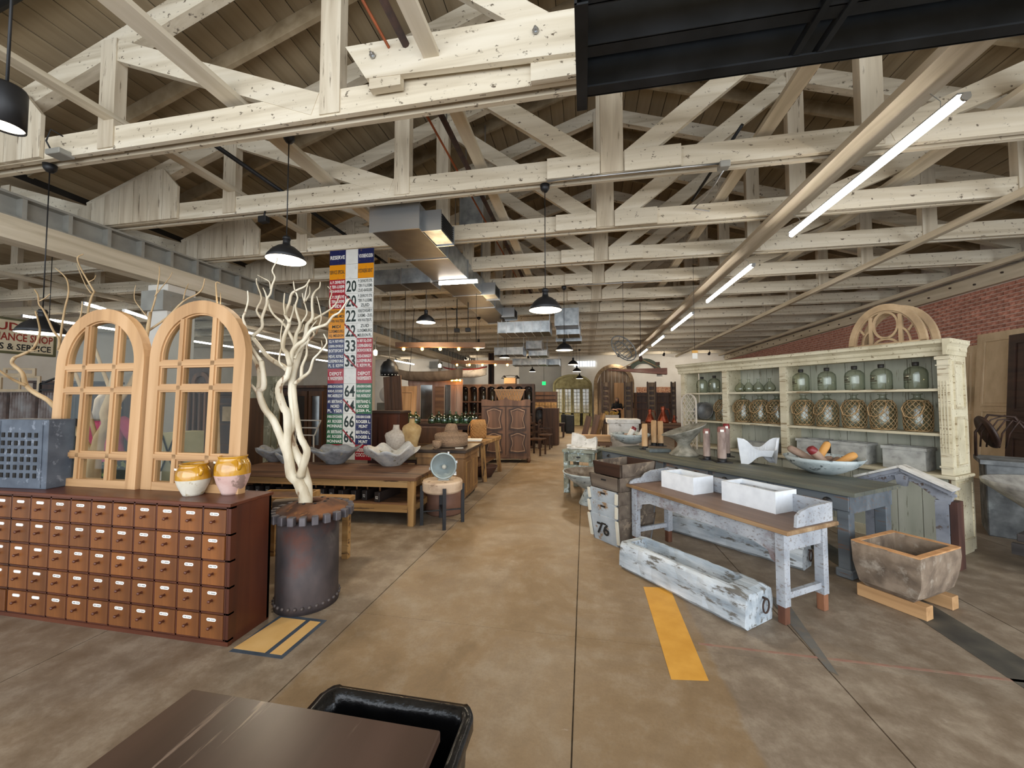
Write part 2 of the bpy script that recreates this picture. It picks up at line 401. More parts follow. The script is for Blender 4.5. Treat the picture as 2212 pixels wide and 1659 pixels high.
flat('floor_line', [onz(1655, 1285), onz(1700, 1300), onz(1812, 1460), onz(1790, 1450)], M_['blueline'], 'faded blue line behind the leg of the peeling washstand', 0.0022, 0.003)

# ------------------------------------------------------------------ WALLS
XR, YB, XCW = 8.25, 24.6, 0.34
wr = struct('wall_right', MB().box((XR+0.15, 10.3, 2.55), (0.27, 28.8, 5.2)), M_['mortar'])
bz, by, bh, blen = 0.08, 0.222, 0.066, 0.208
brick_me = MB().box((0, 0, 0), (0.03, blen, bh)).mesh('brick', [M_['brick']])
head_me = MB().box((0, 0, 0), (0.03, 0.1, bh)).mesh('brick', [M_['brick']])
far = MB(); cnt = 0
for c in range(27):
    z = 1.8+c*bz; off = 0 if c % 2 else by/2
    hdr = (c % 6 == 3)
    y = 8.75+off*0.9; k = 0
    while y < 24.4:
        if hdr: w = 0.113
        else: w = by
        dx = random.uniform(-0.004, 0.004)
        if y < 10.9 and cnt < 300:
            o = bpy.data.objects.new('brick', head_me if hdr else brick_me); COL.objects.link(o); o.parent = wr
            o.location = (XR+0.016+dx, y+w/2, z); o.rotation_euler = (random.uniform(-.01, .01), 0, 0); cnt += 1
        else:
            far.box((XR+0.016+dx, y+w/2, z), (0.03, w-0.014, bh))
        y += w
far.build('distant_bricks', M_['brick'], wr, kind='stuff')
lg = MB().box((XR-0.06, 16.2, 4.065), (0.12, 16.6, 0.27)).build('ledger_beam', M_['beam_y'], wr)
bm_ = MB()
for k in range(30): bm_.cyl((XR-0.12, 8.6+k*0.55, 4.065+(0.04 if k % 2 else -0.04)), (XR-0.15, 8.6+k*0.55, 4.065+(0.04 if k % 2 else -0.04)), 0.02, n=6)
bm_.build('ledger_bolts', M_['rust'], wr)
wb = struct('wall_back', MB().prism([(-20.5, 0), (8.6, 0), (8.6, 5.2), (XCW, 8.05), (-7.7, 5.5), (-20.5, 5.5)], YB, YB+0.3), M_['wallwhite'])
MB().box((-2.8, YB-0.02, 2.1), (2.7, 0.04, 4.2)).build('grey_recess_panel', M_['walldark'], wb)
struct('wall_left', MB().box((-20.15, 10.3, 2.75), (0.3, 28.8, 5.5)), M_['wallwhite'])
# inner partition of the left hall, white band above the dark shelves
def col_thing(Y0, lab, h=3.6, x0=-7.47, x1=-7.05, dy=0.5):
    t = thing('steel_column', lab, 'column', ((x0+x1)/2, Y0+dy/2, 0))
    MB().box((0, 0, h/2), (x1-x0, dy, h), bev=0.012).build('shaft', M_['wallwhite'], t)
    MB().box((0, 0, h-0.3), (x1-x0+0.05, dy+0.16, 0.34)).build('bracket', M_['steel'], t)
    b = MB()
    for i in range(3):
        for s in (-1, 1): b.cyl(((x1-x0)/2+0.02, -0.2+0.2*i, h-0.3+0.1*s), ((x1-x0)/2+0.045, -0.2+0.2*i, h-0.3+0.1*s), 0.018, n=6)
    b.build('bolts', M_['steel'], t)
    return t
col_thing(5.35, 'nearest white column under the steel girder, behind the arched window frames')
col_thing(11.6, 'white column seen at the right edge of the tall number sign')
col_thing(17.9, 'white column farthest back under the steel girder', dy=0.4)

# ------------------------------------------------------------------ CEILING
ZB = 4.26; XC = 0.34; HALF = 8.01; SL = 0.325; ZE = ZB+0.35   # truss bottom, centre, half span, slope
Y0C, Y1C = -3.6, 24.6
def ztop(x): return ZE+SL*(HALF-abs(x-XC))
ce = MB()
tk = 0.33
ce.prism([(XC-HALF-.4, ztop(XC-HALF-.4)+tk), (XC, ztop(XC)+tk), (XC+HALF+.4, ztop(XC+HALF+.4)+tk), (XC+HALF+.4, ztop(XC+HALF+.4)+tk+.1), (XC, ztop(XC)+tk+.1), (XC-HALF-.4, ztop(XC-HALF-.4)+tk+.1)], Y0C, Y1C)
ceil = struct('ceiling', ce, M_['gap'])
n = 34; Lb = HALF/n
for s in (-1, 1):
    pm = None
    for k in range(n+1):
        xc = XC+s*(k+0.5)*Lb
        if pm is None:
            pm = MB().box((0, 0, 0), (Lb*1.052-0.010, Y1C-Y0C, 0.022))
            pm = pm.mesh('plank', [M_['plank']])
        o = bpy.data.objects.new('plank', pm); COL.objects.link(o); o.parent = ceil
        o.location = (xc, (Y0C+Y1C)/2, ztop(xc)+tk-0.012+random.uniform(-.003, .003)); o.rotation_euler = (0, math.atan(SL)*s, 0)
rf = None
for i in range(17):
    Y = 2.5+1.45*i
    for s in (-1, 1):
        xa, xb = XC+s*0.03, XC+s*HALF
        if i == 0 or rf.get(s) is None:
            rf = rf or {}
            rf[s] = MB().beam((xa, 0, ztop(xa)+0.2), (xb, 0, ztop(xb)+0.2), 0.055, 0.2).mesh('rafter', [M_['plank']])
        o = bpy.data.objects.new('rafter', rf[s]); COL.objects.link(o); o.parent = ceil; o.location = (0, Y, 0)
# left hall roof: lower, sloping away
lh = MB(); lh.prism([(-7.9, 5.3), (-20.3, 5.3), (-20.3, 5.4), (-7.9, 5.4)], Y0C, Y1C)
struct('ceiling_left', lh, M_['plank'])
ORD = ['nearest', 'second', 'third', 'fourth', 'fifth', 'sixth', 'seventh', 'eighth', 'ninth', 'tenth', 'eleventh', 'twelfth', 'thirteenth', 'fourteenth', 'fifteenth', 'sixteenth']
def chord_mesh(x0, x1):
    b = MB(); zc = ZB+0.125
    b.box(((x0+x1)/2, -0.06, zc), (x1-x0, 0.05, 0.25)); b.box(((x0+x1)/2, 0.06, zc), (x1-x0, 0.05, 0.25)); return b
posts = [XC-3*2.67, XC-2*2.67, XC-2.67, XC, XC+2.67, XC+2*2.67, XC+3*2.67]
def make_truss():
    t = thing('roof_truss', 'x', 'roof truss', (0, 0, 0))
    chord_mesh(XC-HALF-0.1, XC+HALF-0.1).build('bottom_chord', M_['beam_x'], t)
    for s in (-1, 1):
        MB().beam((XC+s*0.02, 0, ztop(XC)), (XC+s*HALF, 0, ztop(XC+s*HALF)-0.02), 0.12, 0.24).build('top_chord', M_['beam_x'], t)
    for k, x in enumerate(posts[1:-1]):
        w = 0.26 if k == 2 else 0.21
        MB().box((x, -0.045, (ZB+0.02+ztop(x))/2), (w, 0.11, ztop(x)-ZB-0.02)).build('post', M_['post'], t)
    for k in range(1, 4):      # Pratt diagonals falling towards the centre
        for s in (-1, 1):
            xa, xb = XC+s*(4-k-0.0)*2.67*1.0, XC+s*(3-k)*2.67
            if k == 1: continue
            xa = XC+s*(4-k)*2.67
            MB().beam((xa-s*0.08, -0.055, ztop(xa)-0.12), (xb+s*0.16, -0.055, ZB+0.14), 0.07, 0.22, up=(0, 0, 1)).build('brace', M_['beam_x'], t)
    for s in (-1, 1):          # splice block at each side of the centre post
        MB().box((XC+s*0.45, -0.115, ZB+0.12), (0.62, 0.05, 0.25)).build('splice_plate', M_['beam_x'], t)
    # boarded gusset at the left heel
    xa = XC-HALF-0.1; g = 7
    for k in range(g):
        u0, u1 = k/g, (k+1)/g; w = 1.9
        x0, x1 = xa+w*u0+0.004, xa+w*u1-0.004
        def top(x): return min(ztop(x)-0.02, ZB+0.05+(xa+w+0.42-x)*1.05)
        MB().prism([(x0, ZB+0.01), (x1, ZB+0.01), (x1, top(x1)), (x0, top(x0))], -0.125, -0.09).build('board', M_['post'], t)
    return t
T0 = make_truss(); TR = [T0]
for i in range(16):
    Y = 3.22+1.45*i
    if i == 0: T0.location = (0, Y, 0); o = T0
    else: o = dup(T0, (0, Y, 0)); TR.append(o)
    o['label'] = (ORD[i] if i else 'nearest')+' whitewashed timber roof truss counting back from the camera'
T0['label'] = 'nearest whitewashed timber roof truss, with a bolted splice board'
for o in TR[-1:]: o['label'] = 'whitewashed timber roof truss farthest back, at the white back wall'
# bolted splice board in front of the nearest truss
sb = MB().prism([(-2.11, 4.80), (0.9, 4.75), (0.9, 4.36), (-1.9, 4.47)], -0.19, -0.135); sb.build('splice_board', M_['beam_x'], T0)
MB().box((-1.72, -0.15, 4.43), (0.3, 0.07, 0.12)).build('block', M_['beam_x'], T0)
for bx, bz_ in ((-1.83, 4.66), (-0.37, 4.62)):
    MB().cyl((bx, -0.24, bz_), (bx, -0.13, bz_), 0.012, n=8).cyl((bx, -0.215, bz_), (bx, -0.195, bz_), 0.028, n=6).build('bolt', M_['chrome'], T0)
# left hall rafters carried by chords beyond the girder
lt = None
for i in range(1, 15, 1):
    Y = 3.22+1.45*i
    if lt is None:
        lt = thing('hall_truss', 'x', 'roof truss', (0, Y, 0), group='trusses of the left hall')
        chord_mesh(-20.0, -7.8).build('bottom_chord', M_['beam_x'], lt)
        for k in range(4):
            x = -9.5-k*2.6
            MB().box((x, 0, ZB+0.55), (0.2, 0.09, 0.75)).build('post', M_['post'], lt)
            MB().beam((x, 0.0, ZB+0.85), (x+2.3, 0.0, ZB+0.15), 0.06, 0.18).build('brace', M_['beam_x'], lt)
        o = lt
    else: o = dup(lt, (0, Y, 0))
    o['label'] = '%s whitewashed truss of the side hall beyond the steel girder, from the front' % ORD[i-1]
# runners along the hall between the trusses
def runner(name, lab, x, z, w, h, y0=2.0, y1=24.4, m='beam_y', cat='beam'):
    o = MB().box((x, (y0+y1)/2, z+h/2), (w, y1-y0, h)).build(name, M_[m]); tag(o, lab, cat); return o
runner('runner_board', 'pale runner board over the trusses, leftmost by the ceiling ducts', -4.95, ZB+0.32, 0.14, 0.05)
runner('runner_board', 'pale runner board over the trusses, above the left pendant lamp', -3.43, ZB+0.30, 0.2, 0.05)
runner('runner_board', 'pale runner board over the trusses, beside the dark pipes', -1.28, ZB+0.30, 0.14, 0.05)
runner('runner_board', 'pale runner board over the trusses, with a perforated strap', 2.0, ZB+0.30, 0.16, 0.05)
runner('ceiling_plank', 'pale plank under the side hall trusses carrying its strip lights', -11.9, 4.18, 0.2, 0.075, y0=3.0)
runner('ceiling_plank', 'wide grey-white plank under the trusses beside the strip lights', 2.78, 4.17, 0.29, 0.075, m='beam_y')
runner('ceiling_rail', 'thin pale rail under the trusses between strip lights and brick wall', 5.42, 4.14, 0.09, 0.10)
runner('ceiling_rail', 'pale rail under the trusses close to the brick wall', 7.82, 4.17, 0.09, 0.09)
runner('runner_board', 'pale board high under the roof right of the strip lights', 4.3, ZB+0.34, 0.2, 0.06)
runner('runner_board', 'pale board high under the roof near the brick wall', 6.3, ZB+0.34, 0.2, 0.06)
bk = MB()
for k in range(90): bk.box((2.085, 3.3+k*0.09, ZB+0.325), (0.012, 0.05, 0.03))
o = bk.build('perforated_strap', M_['blackmetal']); tag(o, 'dark perforated metal strap along a ceiling runner board', 'strap')
def pipe(name, lab, pts, r, m, cat='pipe'):
    o = MB().tube(pts, r, 8).build(name, M_[m]); tag(o, lab, cat); return o
pipe('sprinkler_pipe', 'dark pipe running along the roof beside the pale runner board', [(-1.52, 2.2, 4.72), (-1.52, 24, 4.72)], 0.035, 'rust')
pipe('copper_pipe', 'thin copper pipe running beside the dark ceiling pipe', [(-1.68, 2.2, 4.72), (-1.68, 24, 4.72)], 0.013, 'copper')
pipe('copper_pipe', 'second copper pipe branching across the nearest roof bay', [(-3.2, 2.75, 5.6), (-2.4, 2.75, 5.3), (-1.7, 2.75, 5.22), (-0.6, 2.75, 5.25)], 0.014, 'copper')
pipe('sprinkler_pipe', 'black pipe running under the roof left of the ducts', [(-4.35, 3.4, 4.66), (-4.35, 20, 4.66)], 0.028, 'blackmetal')
pipe('sprinkler_pipe', 'black flat bar high in the nearest roof bay at left', [(-5.9, 2.6, 5.35), (-3.9, 2.6, 5.85), (-1.9, 2.6, 6.35)], 0.05, 'blackmetal')
pipe('black_rod', 'short black rod hanging between the trusses right of centre', [(1.92, 5.0, 4.95), (1.62, 6.1, 4.6)], 0.02, 'blackmetal')
# steel girder on the left
g = thing('steel_girder', 'grey steel girder with web stiffeners on a timber plank at left', 'girder', (-7.2, 0, 0))
MB().box((0, 11.5, 4.20), (0.26, 25.8, 0.03)).box((0, 11.5, 3.91), (0.26, 25.8, 0.03)).box((0, 11.5, 4.05), (0.02, 25.8, 0.28)).build('beam', M_['steel'], g)
st = MB().box((0, 0, 0), (0.11, 0.045, 0.262)).mesh('stiffener', [M_['steel']])
for k in range(50):
    o = bpy.data.objects.new('stiffener', st); COL.objects.link(o); o.parent = g; o.location = (0.065, 2.27+0.452*k, 4.055)
MB().box((0.02, 11.5, 3.75), (0.3, 25.8, 0.29)).build('timber_plank', M_['beam_y'], g)

# ------------------------------------------------------------------ black steel frame hanging at upper right
bf = thing('overhead_rack', 'black steel channel frame hung from the roof at upper right', 'frame', (0, 2.6, 3.67))
def ibeam(y, x0, x1, z0, z1, face=-1):
    b = MB(); b.box(((x0+x1)/2, y, (z0+z1)/2), (x1-x0, 0.012, z1-z0))
    for z in (z0, z1): b.box(((x0+x1)/2, y+face*0.04, z+(0.006 if z == z0 else -0.006)), (x1-x0, 0.08, 0.012))
    return b
ibeam(0, 0.0, 4.6, 0.0, 0.29).build('channel', M_['blacksteel'], bf)
ibeam(-0.36, 0.0, 4.6, 0.02, 0.29, 1).build('channel', M_['blacksteel'], bf)
ibeam(-0.62, 0.0, 4.6, 0.0, 0.29).build('channel', M_['blacksteel'], bf)
MB().box((-0.03, -0.3, 0.14), (0.012, 0.74, 0.36)).box((0.0, -0.3, -0.035), (0.07, 0.74, 0.012)).box((0.0, -0.3, 0.32), (0.07, 0.74, 0.012)).build('end_channel', M_['blacksteel'], bf)
for dx in (1.27, 1.40): MB().box((dx, -0.31, 0.03), (0.035, 0.62, 0.05)).build('cross_bar', M_['blacksteel'], bf)
rods = MB()
for x in (0.2, 2.2, 4.2): rods.cyl((x, -0.3, 0.28), (x, -0.3, 1.9), 0.012, n=8)
rods.build('hanger', M_['blackmetal'], bf)

# ------------------------------------------------------------------ ducts
def duct(lab, c, d, seams=0, ax='y', dark=True, grille=None):
    t = thing('air_duct', lab, 'duct', c)
    b = MB(); x, y, z = d[0]/2, d[1]/2, d[2]/2
    b.box((0, 0, 0), d); b.build('duct_body', M_['galv'], t)
    if dark: MB().box((0, 0, -z-0.002), (d[0]-0.02, d[1]-0.02, 0.004)).build('duct_bottom', M_['galvshade'], t)  # dark sheet paints the shade under the duct
    if seams:
        for k in range(seams+1):
            f = -0.5+k/seams
            sd = (d[0]+0.035, 0.022, d[2]+0.035) if ax == 'y' else (0.022, d[1]+0.035, d[2]+0.035)
            pc = (0, f*d[1], 0) if ax == 'y' else (f*d[0], 0, 0)
            MB().box(pc, sd).build('flange', M_['chrome'], t)
    hz = ZB-c[2]+0.02
    if hz <= z: hz = ztop(c[0])+0.25-c[2]
    if hz > z:
        for sx_ in (-1, 1): MB().box((sx_*(x-0.03), 0, (z+hz)/2), (0.02, 0.02, hz-z)).build('hanger', M_['chrome'], t)
    if grille:
        gx = x+0.01
        g_ = MB()
        for k in range(7): g_.box((gx, 0, -z+0.03+k*(2*z-0.06)/6), (0.02, d[1]*0.85, 0.008))
        g_.build('grille', M_['blackmetal'], t)
    return t
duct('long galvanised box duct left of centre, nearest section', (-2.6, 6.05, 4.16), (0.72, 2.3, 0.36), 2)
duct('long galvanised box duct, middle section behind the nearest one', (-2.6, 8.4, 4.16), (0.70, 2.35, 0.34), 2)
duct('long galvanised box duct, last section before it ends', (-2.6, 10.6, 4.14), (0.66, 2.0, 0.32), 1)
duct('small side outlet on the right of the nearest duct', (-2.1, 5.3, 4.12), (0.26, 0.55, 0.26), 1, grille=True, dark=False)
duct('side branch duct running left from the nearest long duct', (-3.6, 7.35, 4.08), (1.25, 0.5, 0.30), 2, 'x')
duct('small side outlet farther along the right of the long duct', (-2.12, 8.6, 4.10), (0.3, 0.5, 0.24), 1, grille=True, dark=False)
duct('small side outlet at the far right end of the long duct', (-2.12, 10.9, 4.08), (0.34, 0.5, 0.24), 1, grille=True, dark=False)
def ductpx(lab, x0, y0, x1, y1, d, dep, seams=2, ax='x', dark=True):
    a = at(x0, y0, d); b = at(x1, y1, d)
    return duct(lab, ((a.x+b.x)/2, (a.y+b.y)/2+dep/2, (a.z+b.z)/2), (abs(b.x-a.x), dep, abs(a.z-b.z)), seams, ax, dark)
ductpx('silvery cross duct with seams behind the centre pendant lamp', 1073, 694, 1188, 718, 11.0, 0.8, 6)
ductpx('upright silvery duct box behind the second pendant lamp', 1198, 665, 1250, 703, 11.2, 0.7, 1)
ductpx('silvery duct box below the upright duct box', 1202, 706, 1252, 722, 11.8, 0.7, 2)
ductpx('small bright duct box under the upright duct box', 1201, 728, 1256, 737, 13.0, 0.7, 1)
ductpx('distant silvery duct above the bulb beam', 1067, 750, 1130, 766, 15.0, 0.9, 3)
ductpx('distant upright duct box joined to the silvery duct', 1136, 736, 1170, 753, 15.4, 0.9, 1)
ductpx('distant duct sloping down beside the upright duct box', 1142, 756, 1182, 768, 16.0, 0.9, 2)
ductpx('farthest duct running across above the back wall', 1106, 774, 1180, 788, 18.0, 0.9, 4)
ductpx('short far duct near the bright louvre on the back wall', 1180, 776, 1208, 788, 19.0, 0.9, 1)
ductpx('dark duct riser behind the centre left posts near the ridge', 992, 425, 1045, 500, 6.9, 0.5, 1)
lv = thing('louvre_window', 'bright louvred window high on the back wall', 'window', tuple(ony(1263, 786, YB-0.05)))
MB().box((0, 0, 0), (1.35, 0.04, 0.32)).build('lit_pane', emis('daylit_pane', '#dfe8ee', 1.6), lv)
b = MB()
for k in range(9): b.box((-0.66+k*0.165, -0.03, 0), (0.025, 0.03, 0.34))
b.build('mullions', M_['steel'], lv)

# ------------------------------------------------------------------ lamps
def shade_prof(r, h):   # bell shade
    return [(r*0.17, h), (r*0.2, h*0.86), (r*0.45, h*0.74), (r*0.72, h*0.5), (r*0.9, h*0.24), (r, 0.0), (r*0.985, 0.0), (r*0.88, h*0.24), (r*0.7, h*0.48), (r*0.44, h*0.7), (r*0.1, h*0.76)]
def make_pendant():
    t = thing('pendant_lamp', 'x', 'pendant lamp', (0, 0, 0))
    r, h = 0.205, 0.20
    MB().lathe(shade_prof(r, h), 28).build('shade', M_['blackmetal'], t)
    MB().lathe([(0.0, 0.27), (0.034, 0.27), (0.036, 0.2), (0.036, 0.17), (0.0, 0.17)], 16).lathe([(0.041, 0.255), (0.041, 0.235)], 16).build('socket', M_['blackmetal'], t)
    MB().lathe([(0.0, 0.05), (r*0.86, 0.035), (r*0.97, 0.004), (0.0, 0.004)], 28).build('lit_reflector', M_['shadein'], t)
    return t
pen = None
def pendant(px, py, w, zc, lab, canopy=True, mount=True):
    global pen
    d = 0.41*FPX/w; p = at(px, py, d)
    if zc == ZB:      # hang it from the nearest truss
        Yt = 3.22+1.45*round((p.y-3.22)/1.45); d *= (Yt-0.0)/p.y; p = at(px, py, d)
    if pen is None: pen = make_pendant(); t = pen; t.location = p; t['label'] = lab
    else: t = dup(pen, p, label=lab)
    for c in list(t.children):
        if c.name.startswith(('cable', 'ceiling_cup')): bpy.data.objects.remove(c)
    H = zc-p.z
    MB().cyl((0, 0, 0.26), (0, 0, H), 0.006, n=6).build('cable', M_['blackmetal'], t)
    MB().lathe([(0.0, H-0.09), (0.03, H-0.085), (0.055, H-0.05), (0.06, H), (0.0, H)], 16).build('ceiling_cup', M_['blackmetal'], t)
    l = bpy.data.lights.new('lamp_glow', 'SPOT'); l.energy = 85 if p.y < 8 else 170; l.color = (1.0, 0.85, 0.64); l.shadow_soft_size = 0.12; l.spot_size = 2.5; l.spot_blend = 0.5
    lo = bpy.data.objects.new('lamp_glow', l); COL.objects.link(lo); lo.location = (p.x, p.y, p.z-0.03)
    return t
pendant(1178, 671, 70, ZB, 'large black pendant lamp hanging nearest on the right of centre')
pendant(618, 563, 80, 4.56, 'large black pendant lamp hanging above the white driftwood branches')
pendant(920, 697, 40, ZB, 'black pendant lamp in front of the long duct, right of the number sign')
pendant(1219, 757, 40, ZB, 'black pendant lamp hanging second behind the large centre one')
pendant(1034, 751, 28, ZB, 'black pendant lamp over the right end of the upper bulb beam')
pendant(1238, 788, 24, ZB, 'black pendant lamp in front of the bright louvre window')
pendant(1246, 803, 20, ZB, 'small black pendant lamp just above the green arched doors')
pendant(1252, 818, 17, ZB, 'tiny black pendant lamp in the right row over the arched doors')
pendant(1257, 823, 14, ZB, 'tiniest black pendant lamp, lowest of the right row')
pendant(1230, 811, 14, ZB, 'tiny black pendant lamp with yellow glow at the arched doors')
pendant(1090, 773, 22, ZB, 'black pendant lamp under the distant silvery duct')
pendant(1125, 791, 18, ZB, 'small black pendant lamp between duct and dark bottle shelf')
pendant(1150, 803, 15, ZB, 'tiny black pendant lamp left of the green exit sign')
pendant(1100, 811, 13, ZB, 'tiny black pendant lamp glowing over the dark bottle shelf')
pendant(90, 721, 72, ZB, 'black pendant lamp in front of the appliance shop sign')
# black cylinder lamp at the left edge
p = at(10, 275, 2.75)
t = thing('cylinder_lamp', 'black cylinder lamp on a rod at the left edge of the roof', 'pendant lamp', p)
MB().lathe([(0.0, 0.36), (0.12, 0.35), (0.13, 0.33), (0.13, 0.0), (0.122, 0.0), (0.122, 0.3)], 28).build('shade', M_['blackmetal'], t)
MB().lathe([(0.0, 0.02), (0.12, 0.02), (0.12, 0.015), (0, 0.015)], 28).build('lit_lens', M_['shadein'], t)
MB().cyl((0, 0, 0.35), (0, 0, 2.7), 0.012, n=8).build('rod', M_['blackmetal'], t); t.scale = (0.78, 0.78, 0.85)
# strip lights
tubeme = {}
def strip(lab, a, b, zc, group=None, r=0.03):
    a = Vector(a); b = Vector(b); d = (b-a).normalized()
    t = thing('strip_light', lab, 'strip light', (a+b)/2, group=group)
    a = a-t.location; b = b-t.location
    MB().tube([a, b], r, 10).build('lit_tube', M_['tube'], t)
    MB().beam(a+Vector((0, 0, r+0.006)), b+Vector((0, 0, r+0.006)), r*3.0, 0.014).build('housing', M_['galv'], t)
    ends = MB(); ends.tube([a-d*0.02, a], r*1.1, 10).tube([b, b+d*0.02], r*1.1, 10); ends.build('end_cap', M_['chrome'], t)
    w = MB()
    for f in (0.08, 0.92):
        p = a+(b-a)*f; w.tube([p+Vector((0, 0, r)), p+Vector((0.02, 0.02, (zc-t.location.z)*0.6)), p+Vector((-0.10, 0, zc-t.location.z))], 0.003, 5)
    w.build('wire', M_['steel'], t)
    return t
names = ['nearest bright strip light under the wide plank at upper right', 'second strip light back along the wide plank', 'third strip light back along the wide plank', 'fourth strip light back along the wide plank', 'fifth strip light back along the wide plank', 'last strip light, beside the hanging yoke at the back wall']
for k in range(6):
    if 6.08+3.84*k > 24: continue
    strip(names[k], (2.94, 3.52+3.84*k, 3.96), (2.94, 6.08+3.84*k, 3.96), 4.2)
for k, (px0, py0, px1, py1, lab) in enumerate([(180, 655, 226, 669, 'strip light of the side hall behind the top of the left arched frame'), (268, 671, 320, 688, 'strip light of the side hall between the two arched frames'), (526, 716, 612, 738, 'strip light of the side hall left of the white branches'), (662, 744, 706, 757, 'strip light of the side hall at the left edge of the number sign'), (852, 779, 894, 787, 'strip light behind the black woven lamp')]):
    strip(lab, onz(px0, py0, 3.9), onz(px1, py1, 3.9), 4.19)
o = strip('strip light fixed crosswise under the long duct', (-2.85, 7.25, 3.93), (-2.05, 7.25, 3.93), 4.0)
for k in range(5):  # extra tubes added to brighten the side hall
    strip('strip light added to brighten the side hall far left, %s from the front' % ORD[k].replace('nearest', 'first'), (-15.5, 4.0+4*k, 3.95), (-15.5, 6.6+4*k, 3.95), 4.26)
for k, x in enumerate((-11.5, -7.0, -3.2, 1.9, 4.3, 6.6)):  # added spotlights, put in to brighten the dim back wall
    t = thing('added_wall_spot', 'small dark spotlight added under the fifteenth truss to brighten the back wall, %s from the left' % ORD[k].replace('nearest', 'first'), 'spotlight', (x, 22.07, 4.08))
    MB().cyl((0, 0, 0.03), (0, 0.14, -0.05), 0.05, 0.07, 12).build('head', M_['blackmetal'], t); MB().cyl((0, 0, 0.0), (0, 0, 0.18), 0.012, n=6).build('stem', M_['blackmetal'], t)
    l = bpy.data.lights.new('added_wall_glow', 'SPOT'); l.energy = 85; l.color = (1.0, 0.9, 0.76); l.spot_size = 2.2; l.spot_blend = 0.8; l.shadow_soft_size = 0.08
    lo = bpy.data.objects.new('added_wall_glow', l); COL.objects.link(lo); lo.location = (x, 22.25, 4.0); lo.rotation_euler = (math.radians(62), 0, 0)
# bulb beams
def bulb_beam(lab, x0, x1, y, d, n, bulbs):
    a = at(x0, y, d); b = at(x1, y, d)
    t = thing('bulb_beam', lab, 'chandelier', (a+b)/2); a -= t.location; b -= t.location
    MB().beam(a+Vector((0, 0, 0.07)), b+Vector((0, 0, 0.07)), 0.1, 0.11).build('wooden_beam', M_['midwood'], t)
    for bx in bulbs:
        p = at(bx, y+4, d)-t.location
        MB().sphere((p.x, p.y, 0.0-0.02), 0.035, 10, 8).build('bulb', M_['bulb'], t)
        MB().cyl((p.x, p.y, 0.0), (p.x, p.y, 0.03), 0.018, n=8).build('socket', M_['blackmetal'], t)
    w = MB()
    for f in (0.1, 0.9): q_ = a+(b-a)*f; w.cyl(q_+Vector((0, 0, 0.12)), q_+Vector((0, 0, ZB-t.location.z)), 0.006, n=5)
    w.build('hanging_wire', M_['blackmetal'], t)
    l = bpy.data.lights.new('bulb_glow', 'POINT'); l.energy = 40; l.color = (1, 0.72, 0.4); l.shadow_soft_size = 0.2
    lo = bpy.data.objects.new('bulb_glow', l); COL.objects.link(lo); lo.location = t.location-Vector((0, 0, 0.15))
bulb_beam('rustic beam with five glowing bulbs, the nearer of two', 855, 1048, 752, 8.6, 5, (872, 912, 951, 991, 1032))
bulb_beam('rustic beam with five glowing bulbs, behind and below the nearer one', 975, 1107, 787, 12.4, 5, (987, 1014, 1042, 1070, 1096))
# black woven dome lamp
p = ony(841, 812, 7.57); t = thing('dome_lamp', 'black woven dome lamp with beads, hanging unlit right of the number sign', 'pendant lamp', p)
MB().lathe([(0.05, 0.36), (0.06, 0.33), (0.12, 0.3), (0.18, 0.2), (0.19, 0.1), (0.18, 0.0), (0.17, 0.0), (0.17, 0.1), (0.1, 0.28)], 20).build('shade', M_['blackmetal'], t)
MB().cyl((0, 0, 0.36), (0, 0, ZB-p.z), 0.006, n=6).build('cord', M_['steel'], t)
b = MB()
for k in range(16): b.sphere((0.185*math.cos(k*PI/8), 0.185*math.sin(k*PI/8), 0.015), 0.014, 6, 4)
b.build('beads', M_['chrome'], t)
# conduit, boxes, cameras and cups on the trusses
pipe('conduit', 'thin metal conduit under the second truss from lamp cup to junction box', [(-0.42, 4.55, 4.235), (0.5, 4.55, 4.235), (1.55, 4.55, 4.235)], 0.012, 'chrome', 'conduit')
o = MB().box((1.55, 4.56, 4.21), (0.11, 0.11, 0.07), bev=0.008).build('junction_box', M_['steel']); tag(o, 'grey junction box under the second truss right of centre', 'junction box')
pipe('conduit', 'bent conduit hanging from the junction box', [(1.56, 4.6, 4.18), (1.52, 4.9, 4.12), (1.40, 5.2, 4.05), (1.62, 5.3, 4.05)], 0.008, 'chrome', 'conduit')
pipe('conduit', 'thin conduit under the fifth truss from the small lamp cup', [(-0.4, 8.9, 4.235), (1.7, 8.9, 4.235)], 0.011, 'chrome', 'conduit')
p = ony(130, 333, 3.1); o = MB().box(p, (0.2, 0.14, 0.06), bev=0.008).build('junction_box', M_['steel']); tag(o, 'grey junction box under the nearest truss at left', 'junction box')
pipe('cable_loop', 'dark cable looping over the nearest truss above the grey box', [p+Vector((-0.08, -.02, 0.02)), p+Vector((-0.1, -.06, 0.12)), p+Vector((-0.08, -.04, 0.26)), p+Vector((0, 0.1, 0.2))], 0.008, 'blackmetal', 'cable')
p = ony(570, 470, 4.6); p.z = ZB-0.12; t = thing('security_camera', 'small black box camera hanging under the truss near the left pendant lamp', 'camera', p)
MB().box((0, 0, 0), (0.13, 0.09, 0.09), bev=0.01).build('body', M_['blackmetal'], t)
MB().tube([(0, 0, 0.04), (0.02, 0, 0.12)], 0.012, 8).build('bracket', M_['blackmetal'], t)
for (x, y, d, s, lab) in [(987, 714, 9.22, 0.05, 'left one of two black speakers on the distant truss'), (1011, 713, 9.22, 0.05, 'right one of two black speakers on the distant truss')]:
    q_ = ony(x, y, 9.02); o = MB().box(q_, (0.12, 0.1, 0.1), bev=0.01).cyl(q_, (q_.x, q_.y, ZB), 0.01, n=6).build('speaker', M_['blackmetal']); tag(o, lab, 'speaker')
ex = thing('exit_sign', 'green lit exit sign hanging before the grey back wall', 'exit sign', ony(1175, 828, 22.07))
